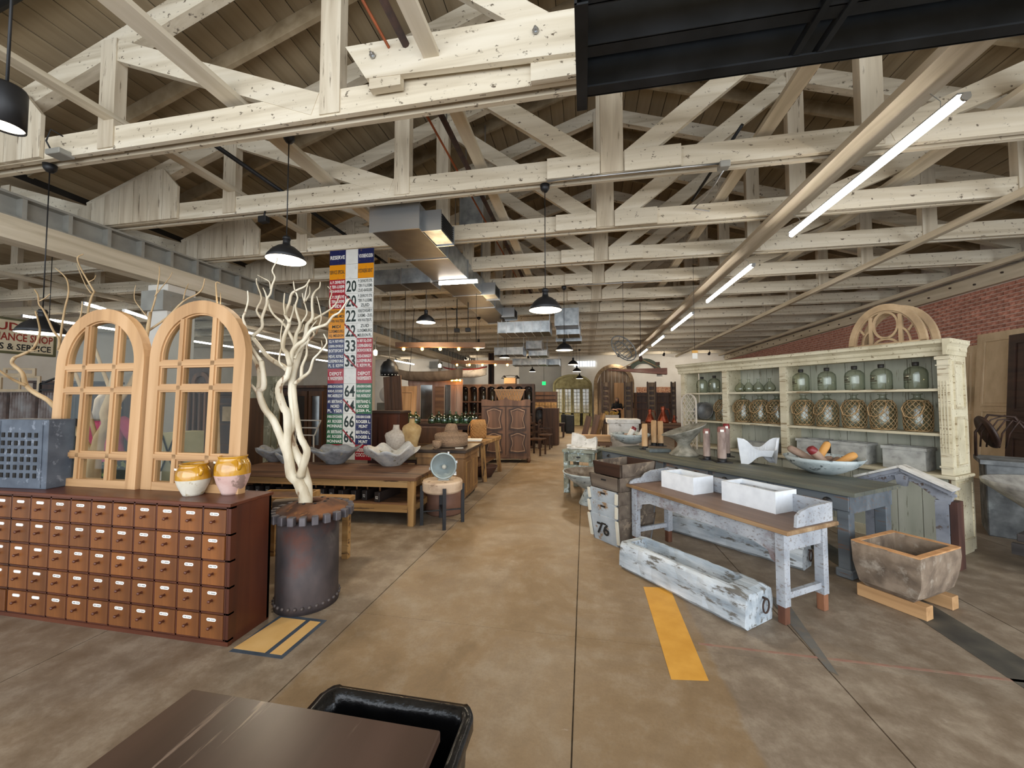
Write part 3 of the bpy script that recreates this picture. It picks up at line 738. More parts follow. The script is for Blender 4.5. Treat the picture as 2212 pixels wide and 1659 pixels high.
MB().box((0, 0, 0), (0.2, 0.06, 0.19)).build('lit_panel', emis('exit_green', '#14c45a', 2.2), ex)
MB().cyl((0, 0, 0.1), (0, 0, ZB-ex.location.z), 0.01, n=5).build('rod', M_['blackmetal'], ex)
# ================================================================== RIGHT SIDE
def plane_loc(px, py, o, rotz, dy=0.0):
    """photo ray met with the vertical front plane of a piece standing at o, turned rotz: local x and height"""
    n = Vector((-math.sin(rotz), math.cos(rotz), 0)); xd = Vector((math.cos(rotz), math.sin(rotz), 0))
    o = Vector((o[0], o[1], 0)); d = ray(px, py); q = o+n*dy
    t = (q-CP).dot(n)/d.dot(n) if abs(d.dot(n)) > 1e-9 else 0
    # only horizontal part of CP matters
    t = ((q.x-CP.x)*n.x+(q.y-CP.y)*n.y)/(d.x*n.x+d.y*n.y)
    p = CP+d*t; return (p-o).dot(xd), p.z
def loc2w(o, rotz, x, y, z=0.0):
    return Vector((o[0]+x*math.cos(rotz)-y*math.sin(rotz), o[1]+x*math.sin(rotz)+y*math.cos(rotz), z))
HR = math.radians(-54); HO = (1.74, 7.42)
M_['cream'] = mat('old_cream_paint', ['#b9ae90', '#cbc1a4', '#d4cbb0'], 4, (1, 1, 1), 0.6, wear='#8a7a5c', wamt=0.05, wscale=30, bump=0.12)
M_['sage'] = wood('grey_green_board', ['#a3a493', '#b2b2a1', '#bdbcac'], 'z', 4, 0.65, wear='#7d7a66', wamt=0.08, wscale=20)
M_['creamedge'] = wood('worn_shelf_edge', ['#b7aa8c', '#c9bea1', '#d4cab0'], 'x', 4, 0.65, wear='#8d7a5c', wamt=0.18, wscale=26)
hu = thing('hutch', 'long cream open shop hutch filled with jugs and wicker demijohns along the right', 'hutch', (HO[0], HO[1], 0), HR)
W_, D_ = 3.34, 0.42
ZC, S1, S2, ZO, ZT = 0.82, 1.717, 1.243, 2.08, 2.225
MB().box((W_/2, D_/2-0.0, 0.06), (W_-0.0, D_, 0.12)).build('plinth', M_['cream'], hu)
MB().box((W_/2, D_/2-0.015, ZC-0.02), (W_+0.05, D_+0.07, 0.035), bev=0.006).build('counter', M_['creamedge'], hu)
for k in range(16):
    x0 = 0.05+k*(W_-0.1)/16; w = (W_-0.1)/16
    MB().box((x0+w/2, 0.03, (0.12+ZC-0.04)/2+0.0), (w-0.006, 0.02, ZC-0.16)).build('board', M_['sage'], hu)
    MB().box((x0+w/2, D_-0.02, (ZC+ZO)/2), (w-0.006, 0.02, ZO-ZC)).build('board', M_['sage'], hu)
MB().box((W_/2, 0.045, 0.56), (W_-0.1, 0.03, 0.09)).build('rail', M_['creamedge'], hu)
for x, w in ((0.02, 0.08), (0.83, 0.08), (1.715, 0.08)):
    MB().box((x+0.0, 0.03, (ZC+ZO)/2), (w, 0.06, ZO-ZC)).build('stile', M_['creamedge'], hu)
    MB().box((x, D_/2, (ZC+ZO)/2), (0.03, D_-0.06, ZO-ZC)).build('divider', M_['cream'], hu)
pl = MB(); pl.box((3.29, 0.02, (ZC+ZO)/2), (0.085, 0.05, ZO-ZC))
pl.build('pilaster', M_['creamedge'], hu)
fl_ = MB()
for k in range(3): fl_.box((3.268+k*0.022, -0.008, 1.42), (0.009, 0.006, 0.75))
fl_.build('fluting', M_['cream'], hu)
MB().box((3.29, 0.01, 2.035), (0.11, 0.075, 0.035)).build('pilaster_moulding', M_['creamedge'], hu)
MB().box((3.29, 0.01, 1.96), (0.10, 0.065, 0.012)).build('pilaster_moulding', M_['creamedge'], hu); MB().box((3.29, 0.01, 0.9), (0.1, 0.06, 0.02)).build('pilaster_moulding', M_['creamedge'], hu)
# near end panel (upper): frame and two recessed panels; lower plain panel
MB().box((W_-0.012, D_/2, (ZC+ZO)/2), (0.02, D_, ZO-ZC)).build('end_panel', M_['cream'], hu)
for z0, z1 in ((0.9, 1.42), (1.5, 2.0)):
    MB().strip([(0.07, z0), (D_-0.07, z0), (D_-0.07, z1), (0.07, z1)], [(0.095, z0+0.025), (D_-0.095, z0+0.025), (D_-0.095, z1-0.025), (0.095, z1-0.025)], W_-0.002, W_+0.012, closed=True, ax='x').build('panel_moulding', M_['creamedge'], hu)
MB().box((W_-0.01, D_/2+0.02, ZC/2), (0.03, D_+0.05, ZC-0.04)).build('end_panel', M_['cream'], hu)
MB().strip([(0.03, 0.14), (D_, 0.14), (D_, ZC-0.07), (0.03, ZC-0.07)], [(0.05, 0.16), (D_-0.02, 0.16), (D_-0.02, ZC-0.09), (0.05, ZC-0.09)], W_+0.004, W_+0.014, closed=True, ax='x').build('panel_moulding', M_['creamedge'], hu)
for (xa, xb) in ((0.06, 0.80), (0.86, 1.68), (1.75, 3.25)):
    for z in (S1, S2):
        MB().box(((xa+xb)/2, D_/2, z-0.015), (xb-xa, D_-0.03, 0.028)).build('shelf', M_['creamedge'], hu)
MB().box((W_/2, D_/2, ZO+0.01), (W_, D_, 0.02)).build('top_board', M_['cream'], hu)
cprof = [(0.0, 2.06), (-0.02, 2.06), (-0.02, 2.10), (-0.035, 2.115), (-0.035, 2.15), (-0.06, 2.17), (-0.09, 2.185), (-0.09, 2.21), (-0.10, 2.225), (0.05, 2.225), (0.05, 2.06)]
MB().prism(cprof, -0.06, W_+0.0, ax='x').build('cornice', M_['cream'], hu)
MB().prism([(p[0]*-0.4, p[1]) for p in cprof], -0.1, D_, ax='y', M=Matrix.Translation((W_, 0, 0))).build('cornice_return', M_['cream'], hu)
MB().box((W_/2, 0.2, 2.215), (W_, 0.36, 0.015)).build('dust_board', M_['cream'], hu)
# ---- clear jugs
def lathe_obj(name, prof, m, parent, n=20, **k): return MB().lathe(prof, n, **k).build(name, m, parent)
M_['cap'] = mat('dark_stopper', ['#262320', '#332f2b'], 8, bump=0, rough=0.6)
M_['print'] = mat('faded_jug_print', ['#4a4232'], bump=0, rough=0.8)
def jug(lab, group):
    t = thing('glass_jug', lab, 'jug', (0, 0, 0), group=group)
    lathe_obj('body', [(0.0, 0.004), (0.09, 0.004), (0.098, 0.02), (0.098, 0.18), (0.09, 0.215), (0.06, 0.245), (0.026, 0.258), (0.024, 0.275)], M_['glassg'], t)
    lathe_obj('stopper', [(0.0, 0.262), (0.026, 0.262), (0.03, 0.27), (0.03, 0.305), (0.0, 0.305)], M_['cap'], t, 12)
    b = MB()
    a0 = -PI/2-0.65
    for z, h_, w in ((0.165, 0.008, 1.0), (0.15, 0.006, 0.8), (0.118, 0.02, 0.7), (0.098, 0.012, 1.2), (0.07, 0.004, 1.1)):
        b.lathe([(0.0985, z), (0.0985, z+h_)], 6, a0=a0-w/2, a1=a0+w/2)
    b.build('printed_label', M_['print'], t)
    return t
JX = (1.846, 2.157, 2.455, 2.716, 3.017)
lab = ['clear stoppered jug, leftmost of five on the hutch top shelf', 'clear stoppered jug, second from left of five on the hutch top shelf', 'clear stoppered jug, middle one of five on the hutch top shelf', 'clear stoppered jug, fourth from left on the hutch top shelf', 'clear stoppered jug, rightmost on the hutch top shelf']
j0 = None
for k, x in enumerate(JX):
    if j0 is None: j0 = jug(lab[0], 'clear jugs on the hutch top shelf'); j0.location = loc2w(HO, HR, x, 0.2, S1); j0.rotation_euler = (0, 0, HR)
    else: dup(j0, loc2w(HO, HR, x, 0.2, S1), HR, lab[k])
dup(j0, loc2w(HO, HR, 0.26, 0.2, S1), HR, 'clear stoppered jug in the far left bay of the hutch, left of two', scale=0.93)
dup(j0, loc2w(HO, HR, 0.50, 0.2, S1), HR, 'clear stoppered jug in the far left bay of the hutch, right of two', scale=0.96)
fk = thing('glass_flask', 'x', 'flask', (0, 0, 0), group='round flasks in the hutch middle bay')
lathe_obj('body', [(0.0, 0.004), (0.05, 0.004), (0.075, 0.03), (0.08, 0.055), (0.065, 0.1), (0.03, 0.14), (0.017, 0.16), (0.016, 0.195), (0.024, 0.2), (0.024, 0.206)], M_['glassg'], fk)
for k, (x, lab) in enumerate(zip((0.96, 1.1, 1.25, 1.42), ('leftmost', 'second from left', 'third from left', 'rightmost'))):
    o = fk if k == 0 else dup(fk)
    o.location = loc2w(HO, HR, x, 0.2, S1); o['label'] = 'round clear glass flask, %s of four on the hutch middle top shelf' % lab
# ---- wicker demijohns
M_['rope'] = mat('rope_net', ['#8a6d47', '#a98a60', '#bd9f76'], 30, rough=0.9, bump=0.2)
dj = thing('wicker_demijohn', 'x', 'demijohn', (0, 0, 0), group='roped demijohns on the hutch')
dprof = [(0.10, 0.004), (0.112, 0.02), (0.117, 0.1), (0.117, 0.24), (0.108, 0.3), (0.08, 0.345), (0.045, 0.365), (0.03, 0.375)]
lathe_obj('bottle', [(0.0, 0.004)]+dprof+[(0.03, 0.41), (0.045, 0.415), (0.045, 0.425)], M_['glassg'], dj)
def rad_at(z):
    for (r0, z0), (r1, z1) in zip(dprof, dprof[1:]):
        if z0 <= z <= z1: return r0+(r1-r0)*(z-z0)/(z1-z0)
    return 0.1
nb = MB()
for s in (-1, 1):
    for k in range(14):
        pts = []
        for i in range(13):
            z = 0.012+i*0.335/12; a = k*PI/7+s*i*2.3/12; r = rad_at(z)+0.004
            pts.append((r*math.cos(a), r*math.sin(a), z))
        nb.tube(pts, 0.0034, 4, caps=False)
for z in (0.01, 0.345): nb.tube([((rad_at(z)+0.005)*math.cos(a*PI/10), (rad_at(z)+0.005)*math.sin(a*PI/10), z) for a in range(20)], 0.006, 4, closed=True)
o = nb.build('rope_netting', M_['rope'], dj); o['kind'] = 'stuff'
MB().tube([(-0.085, -0.06, 0.32), (-0.1, -0.10, 0.25), (-0.06, -0.135, 0.17), (0.01, -0.14, 0.15), (0.07, -0.125, 0.2), (0.09, -0.09, 0.28), (0.06, -0.05, 0.345)], 0.007, 6).build('rope_handle', M_['rope'], dj)
lab = ['leftmost of five', 'second from left of five', 'middle one of five', 'fourth from left of five', 'rightmost of five']
spots = [(1.87, 'roped glass demijohn, leftmost of five in the hutch right bay'), (2.15, 'roped glass demijohn, second from left in the hutch right bay'), (2.44, 'roped glass demijohn, middle of five in the hutch right bay'), (2.72, 'roped glass demijohn, fourth from left in the hutch right bay'), (3.02, 'roped glass demijohn, rightmost in the hutch right bay'),
         (1.0, 'roped glass demijohn, left of three in the hutch middle bay'), (1.27, 'roped glass demijohn, centre of three in the hutch middle bay'), (1.52, 'roped glass demijohn, right of three in the hutch middle bay'), (0.66, 'roped glass demijohn half hidden beside the metal sieves')]
for k, (x, l) in enumerate(spots):
    o = dj if k == 0 else dup(dj)
    o.location = loc2w(HO, HR, x, 0.2, S2); o['label'] = l; o.rotation_euler = (0, 0, HR+random.uniform(-0.5, 0.3))
# sieves
M_['zinc'] = mat('dull_zinc', ['#5e5f5e', '#757675', '#8c8c8a'], 6, rough=0.55, metal=0.6, bump=0.05)
for k, (x, y, l) in enumerate(((0.18, 0.3, 'round zinc pan leaning in the far bay, rear one'), (0.33, 0.22, 'round zinc pan leaning in the far bay, front one'))):
    t = thing('zinc_pan', l, 'pan', loc2w(HO, HR, x, y, S2+0.15), rot=(math.radians(80), 0, HR))
    MB().lathe([(0.0, 0.0), (0.12, 0.0), (0.145, 0.045), (0.153, 0.045), (0.125, -0.006), (0.0, -0.006)], 24).build('pan', M_['zinc'], t)
    b = MB()
    for r in (0.03, 0.06, 0.09): b.tube([(r*math.cos(a*PI/12), r*math.sin(a*PI/12), 0.002) for a in range(24)], 0.002, 4, closed=True)
    b.build('ridge', M_['zinc'], t)
# stone troughs on the counter
M_['greystone'] = mat('grey_stone', ['#8d8c86', '#a3a29b', '#b2b1a9'], 10, rough=0.85, bump=0.3, wear='#6d6c66', wamt=0.2, wscale=12, wsharp=0.2)
def hollow(name, lx, ly, h, t, m, parent, base=0.04, taper=1.0, bev=0.0, c=(0, 0, 0)):
    # rectangular box with an open hollow; taper = bottom size / top size
    def ring(hx, hy, z): return [(c[0]-hx, c[1]-hy, c[2]+z), (c[0]+hx, c[1]-hy, c[2]+z), (c[0]+hx, c[1]+hy, c[2]+z), (c[0]-hx, c[1]+hy, c[2]+z)]
    vs = ring(lx/2*taper, ly/2*taper, 0)+ring(lx/2, ly/2, h)+ring(lx/2-t, ly/2-t, h)+ring((lx/2-t)*taper, (ly/2-t)*taper, base)
    fs = [(3, 2, 1, 0), (12, 13, 14, 15)]
    for k in range(3):
        for i in range(4):
            j = (i+1) % 4; fs.append((k*4+i, k*4+j, k*4+4+j, k*4+4+i))
    b = MB(); b.add(vs, fs); return b.build(name, m, parent)
for (x, w, l) in ((1.99, 0.30, 'grey stone trough on the hutch counter, leftmost of three behind the bowl'), (2.42, 0.36, 'grey stone trough on the hutch counter, middle of three'), (2.93, 0.36, 'grey stone trough on the hutch counter, right one')):
    t = thing('stone_trough', l, 'trough', loc2w(HO, HR, x, 0.19, ZC), HR)
    hollow('basin', w, 0.24, 0.235, 0.03, M_['greystone'], t)
    MB().strip([(-w/2-0.012, -0.132), (w/2+0.012, -0.132), (w/2+0.012, 0.132), (-w/2-0.012, 0.132)], [(-w/2+0.02, -0.10), (w/2-0.02, -0.10), (w/2-0.02, 0.10), (-w/2+0.02, 0.10)], 0.215, 0.25, closed=True, ax='z').build('rim', M_['greystone'], t)
t = thing('stone_trough', 'low pale zinc tray on the hutch counter behind the white sculptural planter', 'tray', loc2w(HO, HR, 1.25, 0.2, ZC), HR); hollow('basin', 0.55, 0.24, 0.13, 0.02, M_['greystone'], t)
# ---- gothic lattice frame
M_['palewood'] = mat('pale_painted_lattice', ['#c3b8a8', '#d0c6b7'], 8, rough=0.7, bump=0.1)
GO = loc2w(HO, HR, 0.0, -0.25); p = at(1486, 975, 6.7); p.z = 0.776
def arch_pts(w, h, n=12): # outline of round headed frame bottom->arch->bottom
    return [(-w/2, 0)]+arc(0, h-w/2, w/2, PI, 0, n)+[(w/2, 0)]
t = thing('lattice_window', 'pale arched lattice window frame standing behind the hourglass planter', 'window frame', (GO.x, GO.y, 0.776), HR)
x0, z0 = plane_loc(1472, 900, (GO.x, GO.y), HR); x1, z1 = plane_loc(1504, 850, (GO.x, GO.y), HR)
w = x1-x0; h = z1-0.776
Mx = Matrix.Translation(((x0+x1)/2, 0, 0))
MB().strip(arch_pts(w, h), [(q[0]*0.88, max(q[1]-0.012, 0)) for q in arch_pts(w, h)], -0.012, 0.012, M=Mx).build('frame', M_['palewood'], t)
lat = MB(); cx = (x0+x1)/2
for s in (-1, 1):
    for k in range(-6, 9):
        za = k*0.11; pa = (-w/2, za); pb = (w/2, za+w*1.35)
        pts = []
        for i in range(17):
            f = i/16; x = pa[0]+(pb[0]-pa[0])*f; z = pa[1]+(pb[1]-pa[1])*f
            lim = h if abs(x) < 1e-6 else (h-w/2+math.sqrt(max(0, (w/2)**2-x*x)))
            if 0.0 <= z <= lim: pts.append((cx+s*x, 0, z))
        if len(pts) > 1: lat.beam(pts[0], pts[-1], 0.008, 0.009)
lat.build('lattice', M_['palewood'], t); MB().box((cx, 0, h*0.68), (w, 0.014, 0.014)).build('rail', M_['palewood'], t)
# ---- long green table
M_['greentop'] = wood('worn_green_top', ['#474a45', '#5b5d54', '#717264'], 'x', 3, 0.6, wear='#8d8464', wamt=0.22, wscale=12, wsharp=0.12)
M_['bluegrey'] = wood('blue_grey_paint', ['#4e545a', '#5d646a', '#6b7176'], 'x', 4, 0.6, wear='#6d5547', wamt=0.12, wscale=24)
TO = (0.26, 6.73); LT = 3.47; DT = 0.86; ZTt = 0.776
tb = thing('long_table', 'long grey-blue drawer table with worn green top between washstand and hutch', 'table', (TO[0], TO[1], 0), HR)
for k in range(5):
    MB().box((LT/2, 0.0+DT*(k+0.5)/5, ZTt-0.018), (LT+0.06, DT/5-0.004, 0.036)).build('top_board', M_['greentop'], tb)
ap = MB(); ap.box((LT/2, 0.06, 0.66), (LT-0.06, 0.02, 0.16)).build('apron', M_['bluegrey'], tb)
MB().box((LT/2, DT-0.06, 0.66), (LT-0.06, 0.02, 0.16)).build('apron', M_['bluegrey'], tb)
for x in (0.04, LT-0.04): MB().box((x, DT/2, 0.66), (0.03, DT-0.08, 0.17)).build('end_board', M_['bluegrey'], tb)
PX = [0.185, 0.469, 0.869, 1.154, 1.557, 1.849, 2.252, 2.564, 2.964, 3.28]
for k in range(5):
    xc = (PX[2*k]+PX[2*k+1])/2
    dr = MB().box((xc, 0.04, 0.665), (0.64, 0.02, 0.135), bev=0.004).build('drawer', M_['bluegrey'], tb)
    for q_ in (0, 1):
        xx = PX[2*k+q_]
        MB().lathe([(0.0, 0.022), (0.03, 0.020), (0.042, 0.0)], 12, a0=0, a1=PI, M=Matrix.Translation((xx, 0.03, 0.655)) @ Matrix.Rotation(PI/2, 4, 'X')).build('cup_pull', M_['blackmetal'], dr)
for x in (0.08, LT/2, LT-0.08):
    for y in (0.09, DT-0.09): MB().box((x, y, 0.30), (0.095, 0.095, 0.60), bev=0.006).build('leg', M_['bluegrey'], tb)
    MB().box((x, DT/2, 0.09), (0.06, DT-0.2, 0.07)).build('stretcher', M_['bluegrey'], tb)
    MB().box((x, 0.09, 0.04), (0.13, 0.13, 0.08), bev=0.01).build('foot', M_['bluegrey'], tb)
def on_table(px, py, up=0.0): p = onz(px, py, ZTt); p.z += up; return p
# ---- big bowls with wooden bobbins
M_['bowlpaint'] = mat('blue_white_paint', ['#8f9a9c', '#b3bdbd', '#c4cbca'], 5, (1, 1, 2), 0.75, wear='#5f6666', wamt=0.18, wscale=12, bump=0.2)
M_['bobbin'] = mat('weathered_bobbin', ['#7b6454', '#947b69', '#a48c79'], 12, (1, 1, 0.4), 0.8, rnd=0.15)
M_['bobbinor'] = mat('honey_bobbin', ['#b07a3c', '#cb9450', '#d9a663'], 8, (1, 1, 0.3), 0.6, bump=0.1)
M_['bobred'] = mat('dark_red_paint', ['#6b1f22', '#87292b'], 9, rough=0.4, bump=0.03)
M_['bobwhite'] = mat('white_paint', ['#d5d0c6', '#e0dcd3'], 9, rough=0.6)
def bowl(name, lab, loc, R, H, m, rim=0.012, foot=0.3, warp=None, n=36):
    t = thing(name, lab, 'bowl', loc)
    prof = [(0.0, 0.0), (R*foot, 0.0), (R*0.55, H*0.22), (R*0.78, H*0.5), (R*0.92, H*0.78), (R, H), (R-rim, H+0.004), (R*0.88, H*0.76), (R*0.7, H*0.45), (R*0.45, H*0.2), (0.0, H*0.12)]
    MB().lathe(prof, n, warp=warp).build('shell', m, t); return t
p = on_table(1768, 1027); BB = p.copy()
bowl('dough_bowl', 'large blue-white round bowl of wooden bobbins at the near end of the green table', p+Vector((0.12, 0.14, 0)), 0.37, 0.185, M_['bowlpaint'])
def bobbin(lab, loc, d, L, r, m, tip=None, group=None):
    t = thing('bobbin', lab, 'bobbin', loc, group=group, rot=Vector(d).to_track_quat('Z', 'Y').to_euler())
    MB().lathe([(0.0, 0.0), (r*0.75, 0.0), (r*0.85, L*0.1), (r, L*0.8), (r*0.85, L*0.95), (r*0.5, L), (0, L)], 14).build('shaft', m, t)
    if tip: MB().lathe([(r*1.02, L*0.78), (r*1.05, L*0.82), (r*0.9, L*0.97), (r*0.5, L*1.01), (0, L*1.012)], 14).build('painted_tip', tip, t)
    return t
Bc = Vector((BB.x+0.12, BB.y+0.14, 0.776))
G_ = 'bobbins in the large near bowl'
bobbin('honey coloured bobbin sticking up near the middle of the near bowl', Bc+Vector((-0.09, -0.02, 0.09)), (0.25, 0.15, 0.30), 0.34, 0.040, M_['bobbinor'], None, G_)
bobbin('honey coloured bobbin leaning at the right side of the near bowl', Bc+Vector((0.05, -0.12, 0.11)), (0.28, 0.07, 0.14), 0.27, 0.042, M_['bobbinor'], None, G_)
bobbin('grey wooden bobbin with a dark red tip in the near bowl', Bc+Vector((0.0, -0.1, 0.09)), (-0.20, -0.02, 0.22), 0.28, 0.046, M_['bobbin'], M_['bobred'], G_)
bobbin('pale grey bobbin pointing out over the left rim of the near bowl', Bc+Vector((-0.02, 0.02, 0.10)), (-0.33, 0.0, 0.19), 0.36, 0.042, M_['bobbin'], None, G_)
for k, (dx, dy, ang, l) in enumerate([(-0.14, -0.02, 0.4, 'low dark bobbin lying at the left inside the near bowl'), (0.02, 0.06, 1.9, 'dark bobbin lying behind the red tipped one in the near bowl'), (0.12, 0.1, 2.8, 'worn bobbin lying at the back right of the near bowl'), (-0.03, 0.14, 0.1, 'worn bobbin lying at the very back of the near bowl'), (0.1, -0.02, 0.9, 'short brown bobbin between the two honey ones in the near bowl')]):
    bobbin(l, Bc+Vector((dx, dy, 0.115)), (math.cos(ang), math.sin(ang), 0.12), 0.22, 0.038, M_['bobbin'], None, G_)
p = on_table(1357, 960)+Vector((0.05, 0.1, 0)); FB = p
bowl('dough_bowl', 'shallow blue-white bowl of bobbins at the far end of the green table', p, 0.36, 0.19, M_['bowlpaint'])
G2 = 'bobbins in the far bowl'
bobbin('white bobbin with a red tip standing out of the far bowl', p+Vector((-0.05, -0.05, 0.11)), (0.12, 0, 0.2), 0.24, 0.05, M_['bobwhite'], M_['bobred'], G2)
bobbin('white bobbin with red tip half hidden behind the tan posts', p+Vector((0.16, 0.05, 0.11)), (0.12, 0, 0.2), 0.22, 0.05, M_['bobwhite'], M_['bobred'], G2)
for k, (dx, dy, ang, l) in enumerate([(-0.14, -0.02, 0.3, 'grey bobbin at the left in the far bowl'), (-0.02, 0.1, 1.2, 'grey bobbin at the back of the far bowl'), (0.1, -0.05, 2.6, 'grey bobbin at the front right of the far bowl')]):
    bobbin(l, p+Vector((dx, dy, 0.13)), (math.cos(ang), math.sin(ang), 0.1), 0.24, 0.045, M_['bobbin'], None, G2)
# ---- upright rollers on black stands
M_['tan'] = mat('tan_roller', ['#b58d60', '#caa478', '#d6b48c'], 10, (1, 1, 0.3), 0.75, bump=0.15)
M_['roller'] = mat('worn_red_roller', ['#86736a', '#a08d82', '#b09e93'], 12, (1, 1, 0.35), 0.8, bump=0.25, wear='#6d5a52', wamt=0.35, wscale=10, wsharp=0.2)
def roller(lab, px, py, h, r, m, group, redtop=False, lean=(0, 0)):
    p = on_table(px, py); t = thing('wooden_roller', lab, 'roller', p, group=group)
    MB().box((0, 0, 0.004), (r*3.6, r*3.6, 0.008)).build('base_plate', M_['blackmetal'], t)
    MB().lathe([(r*1.05, 0.008), (r*1.05, 0.05), (0.0, 0.05)], 16).build('collar', M_['blackmetal'], t)
    MB().lathe([(r, 0.05), (r*0.97, h*0.5), (r*0.95, h*0.95), (r*0.8, h), (0, h)], 16).build('shaft', m, t)
    if redtop:
        MB().lathe([(r*0.965, h*0.86), (r*0.97, h*0.95), (r*0.8, h*1.01), (0, h*1.01)], 16).build('red_top', M_['bobred'] if redtop == 2 else mat('faded_red_top', ['#7d4f49', '#94685f'], 10, rough=0.7), t)
        MB().box((-r*0.2, -r*1.0, h*0.9), (r*0.8, 0.006, 0.03)).build('tag', M_['paper'], t)
    return t
roller('tan wooden roller on a black stand, leftmost of three at the far end', 1393, 970, 0.42, 0.048, M_['tan'], 'tan rollers')
roller('tan wooden roller on a black stand, middle of three at the far end', 1413, 962, 0.45, 0.05, M_['tan'], 'tan rollers')
roller('tan wooden roller on a black stand, rear right of three at the far end', 1427, 963, 0.44, 0.05, M_['tan'], 'tan rollers')
roller('worn roller with faded red top right of the hourglass planter', 1527, 993, 0.42, 0.046, M_['roller'], 'red topped rollers', 1)
roller('worn roller with faded red top, front of the pair beside the white planter', 1560, 998, 0.46, 0.054, M_['roller'], 'red topped rollers', 1)
roller('worn roller with dark red top hidden behind the front one of the pair', 1570, 986, 0.47, 0.046, M_['roller'], 'red topped rollers', 2)
t = thing('lead_block', 'flat grey-green block lying in front of the tan rollers', 'block', on_table(1422, 976), 0.2)
MB().box((0, 0, 0.025), (0.34, 0.16, 0.05), bev=0.006).build('slab', mat('dark_lead', ['#4e5657', '#687070'], 12, rough=0.6, bump=0.2), t)
# hourglass planter
M_['mossstone'] = mat('lichen_concrete', ['#6f6c60', '#918d80', '#a8a396'], 9, rough=0.9, bump=0.5, wear='#5b584c', wamt=0.35, wscale=9, wsharp=0.25)
p = on_table(1478, 985)+Vector((0.02, 0.1, 0))
t = thing('hourglass_planter', 'tilted-bowl concrete hourglass planter in the middle of the green table', 'planter', p)
def hg(x, y, z, a):
    f = max(0, (z-0.2)/0.2); return x*1.0, y, z+f*x*0.35
MB().lathe([(0.0, 0.0), (0.20, 0.0), (0.205, 0.02), (0.15, 0.07), (0.095, 0.13), (0.085, 0.17), (0.12, 0.22), (0.20, 0.29), (0.30, 0.37), (0.31, 0.385), (0.29, 0.385), (0.18, 0.31), (0.0, 0.28)], 32, warp=hg).build('body', M_['mossstone'], t)
# white sculptural planter (saddle shaped, four pointed)
p = on_table(1640, 1003)+Vector((0.03, 0.08, 0))
t = thing('sculptural_planter', 'white square planter with pointed wavy corners on the green table', 'planter', p, math.radians(-32))
b = MB(); n = 40; S = 0.2; vs = []
def sq(a, s):
    c, d = math.cos(a), math.sin(a); m = max(abs(c), abs(d)); return c/m*s, d/m*s
rows = 4
for k in range(n):
    a = 2*PI*k/n; wv = math.cos(4*(a-PI/4))
    wv2 = math.cos(2*(a-PI/4))
    zt = 0.235+0.065*wv2+0.03*wv; zb = 0.045-0.06*wv2*1.0-0.0*wv+0.0
    zb = max(0.0, 0.06-0.075*wv2-0.02*wv)
    zt = max(zt, zb+0.08)
    for i, (s, z) in enumerate(((S*0.84, zb), (S, zt), (S-0.02, zt), (S*0.84-0.03, zb+0.03))):
        x, y = sq(a, s); vs.append((x, y, z))
fs = []
for k in range(n):
    j = (k+1) % n
    for i in range(4): i2 = (i+1) % 4; fs.append((k*4+i, j*4+i, j*4+i2, k*4+i2))
b.add(vs, fs); b.build('shell', M_['white'], t)
MB().box((0, 0, 0.14), (0.31, 0.31, 0.01)).build('inner_floor', M_['white'], t)
# white pedestal box and white scroll on the far end / small table
M_['chalk'] = mat('chalky_white_stone', ['#bfbab0', '#d1ccc3', '#dcd8cf'], 7, rough=0.85, bump=0.25, wear='#8d8678', wamt=0.2, wscale=8, wsharp=0.1)
a, bq = at(1313, 960, 8.0), at(1384, 960, 8.0)
t = thing('stone_pedestal', 'tall chalky white stone block behind the far bowl', 'pedestal', ((a.x+bq.x)/2, (a.y+bq.y)/2+0.3, 0))
MB().box((0, 0, 0.58), (0.62, 0.45, 1.16), bev=0.015).build('block', M_['chalk'], t); MB().box((0, 0, 1.14), (0.68, 0.5, 0.09), bev=0.01).build('cap_slab', M_['chalk'], t)
# small worn table left of the long one
M_['peelgreen'] = mat('peeling_green_grey', ['#66695f', '#82877a', '#959a8b'], 6, (1, 1, 1), 0.8, wear='#b4c4c8', wamt=0.18, wscale=8, bump=0.3, wear2='#544a3e', w2amt=0.3, w2scale=6)
p0 = onz(1222, 968, 0.75); t = thing('work_table', 'small peeling grey-green table at the aisle before the long green table', 'table', (-0.37, 6.72, 0), math.radians(-16))
MB().box((0.27, 0.33, 0.72), (0.56, 0.7, 0.05), bev=0.006).build('tabletop', M_['peelgreen'], t)
MB().box((0.27, 0.03, 0.62), (0.48, 0.03, 0.15)).build('drawer', M_['peelgreen'], t)
for x in (0.05, 0.49):
    for y in (0.06, 0.6): MB().box((x, y, 0.35), (0.09, 0.09, 0.70), bev=0.005).build('leg', M_['peelgreen'], t)
MB().box((0.27, 0.06, 0.42), (0.42, 0.04, 0.12)).build('stretcher', M_['peelgreen'], t)
MB().box((0.27, 0.02, 0.62), (0.07, 0.02, 0.025)).build('handle', M_['blackmetal'], t)
p = at(1280, 968, 6.3); p.z = 0.747
t = thing('white_scroll_fragment', 'chipped white painted scroll fragment on the small peeling table', 'fragment', (-0.05, 6.85, 0.747), math.radians(-16)); t.scale = (0.82, 0.9, 0.9)
MB().prism([(-0.22, 0.03), (0.32, 0.03), (0.33, 0.2), (0.3, 0.24), (0.2, 0.2), (0.1, 0.19), (0.04, 0.25), (-0.1, 0.29), (-0.2, 0.3)], -0.04, 0.04).build('back', M_['chalk'], t)
MB().box((0.03, -0.04, 0.015), (0.62, 0.2, 0.03), bev=0.006).build('ledge', M_['chalk'], t)
MB().sphere((-0.24, -0.08, 0.055), 0.055, 10, 6, (1.3, 1, 0.6)).sphere((-0.15, -0.1, 0.04), 0.04, 8, 6, (1.6, 1, 0.6)).build('scroll', M_['chalk'], t)
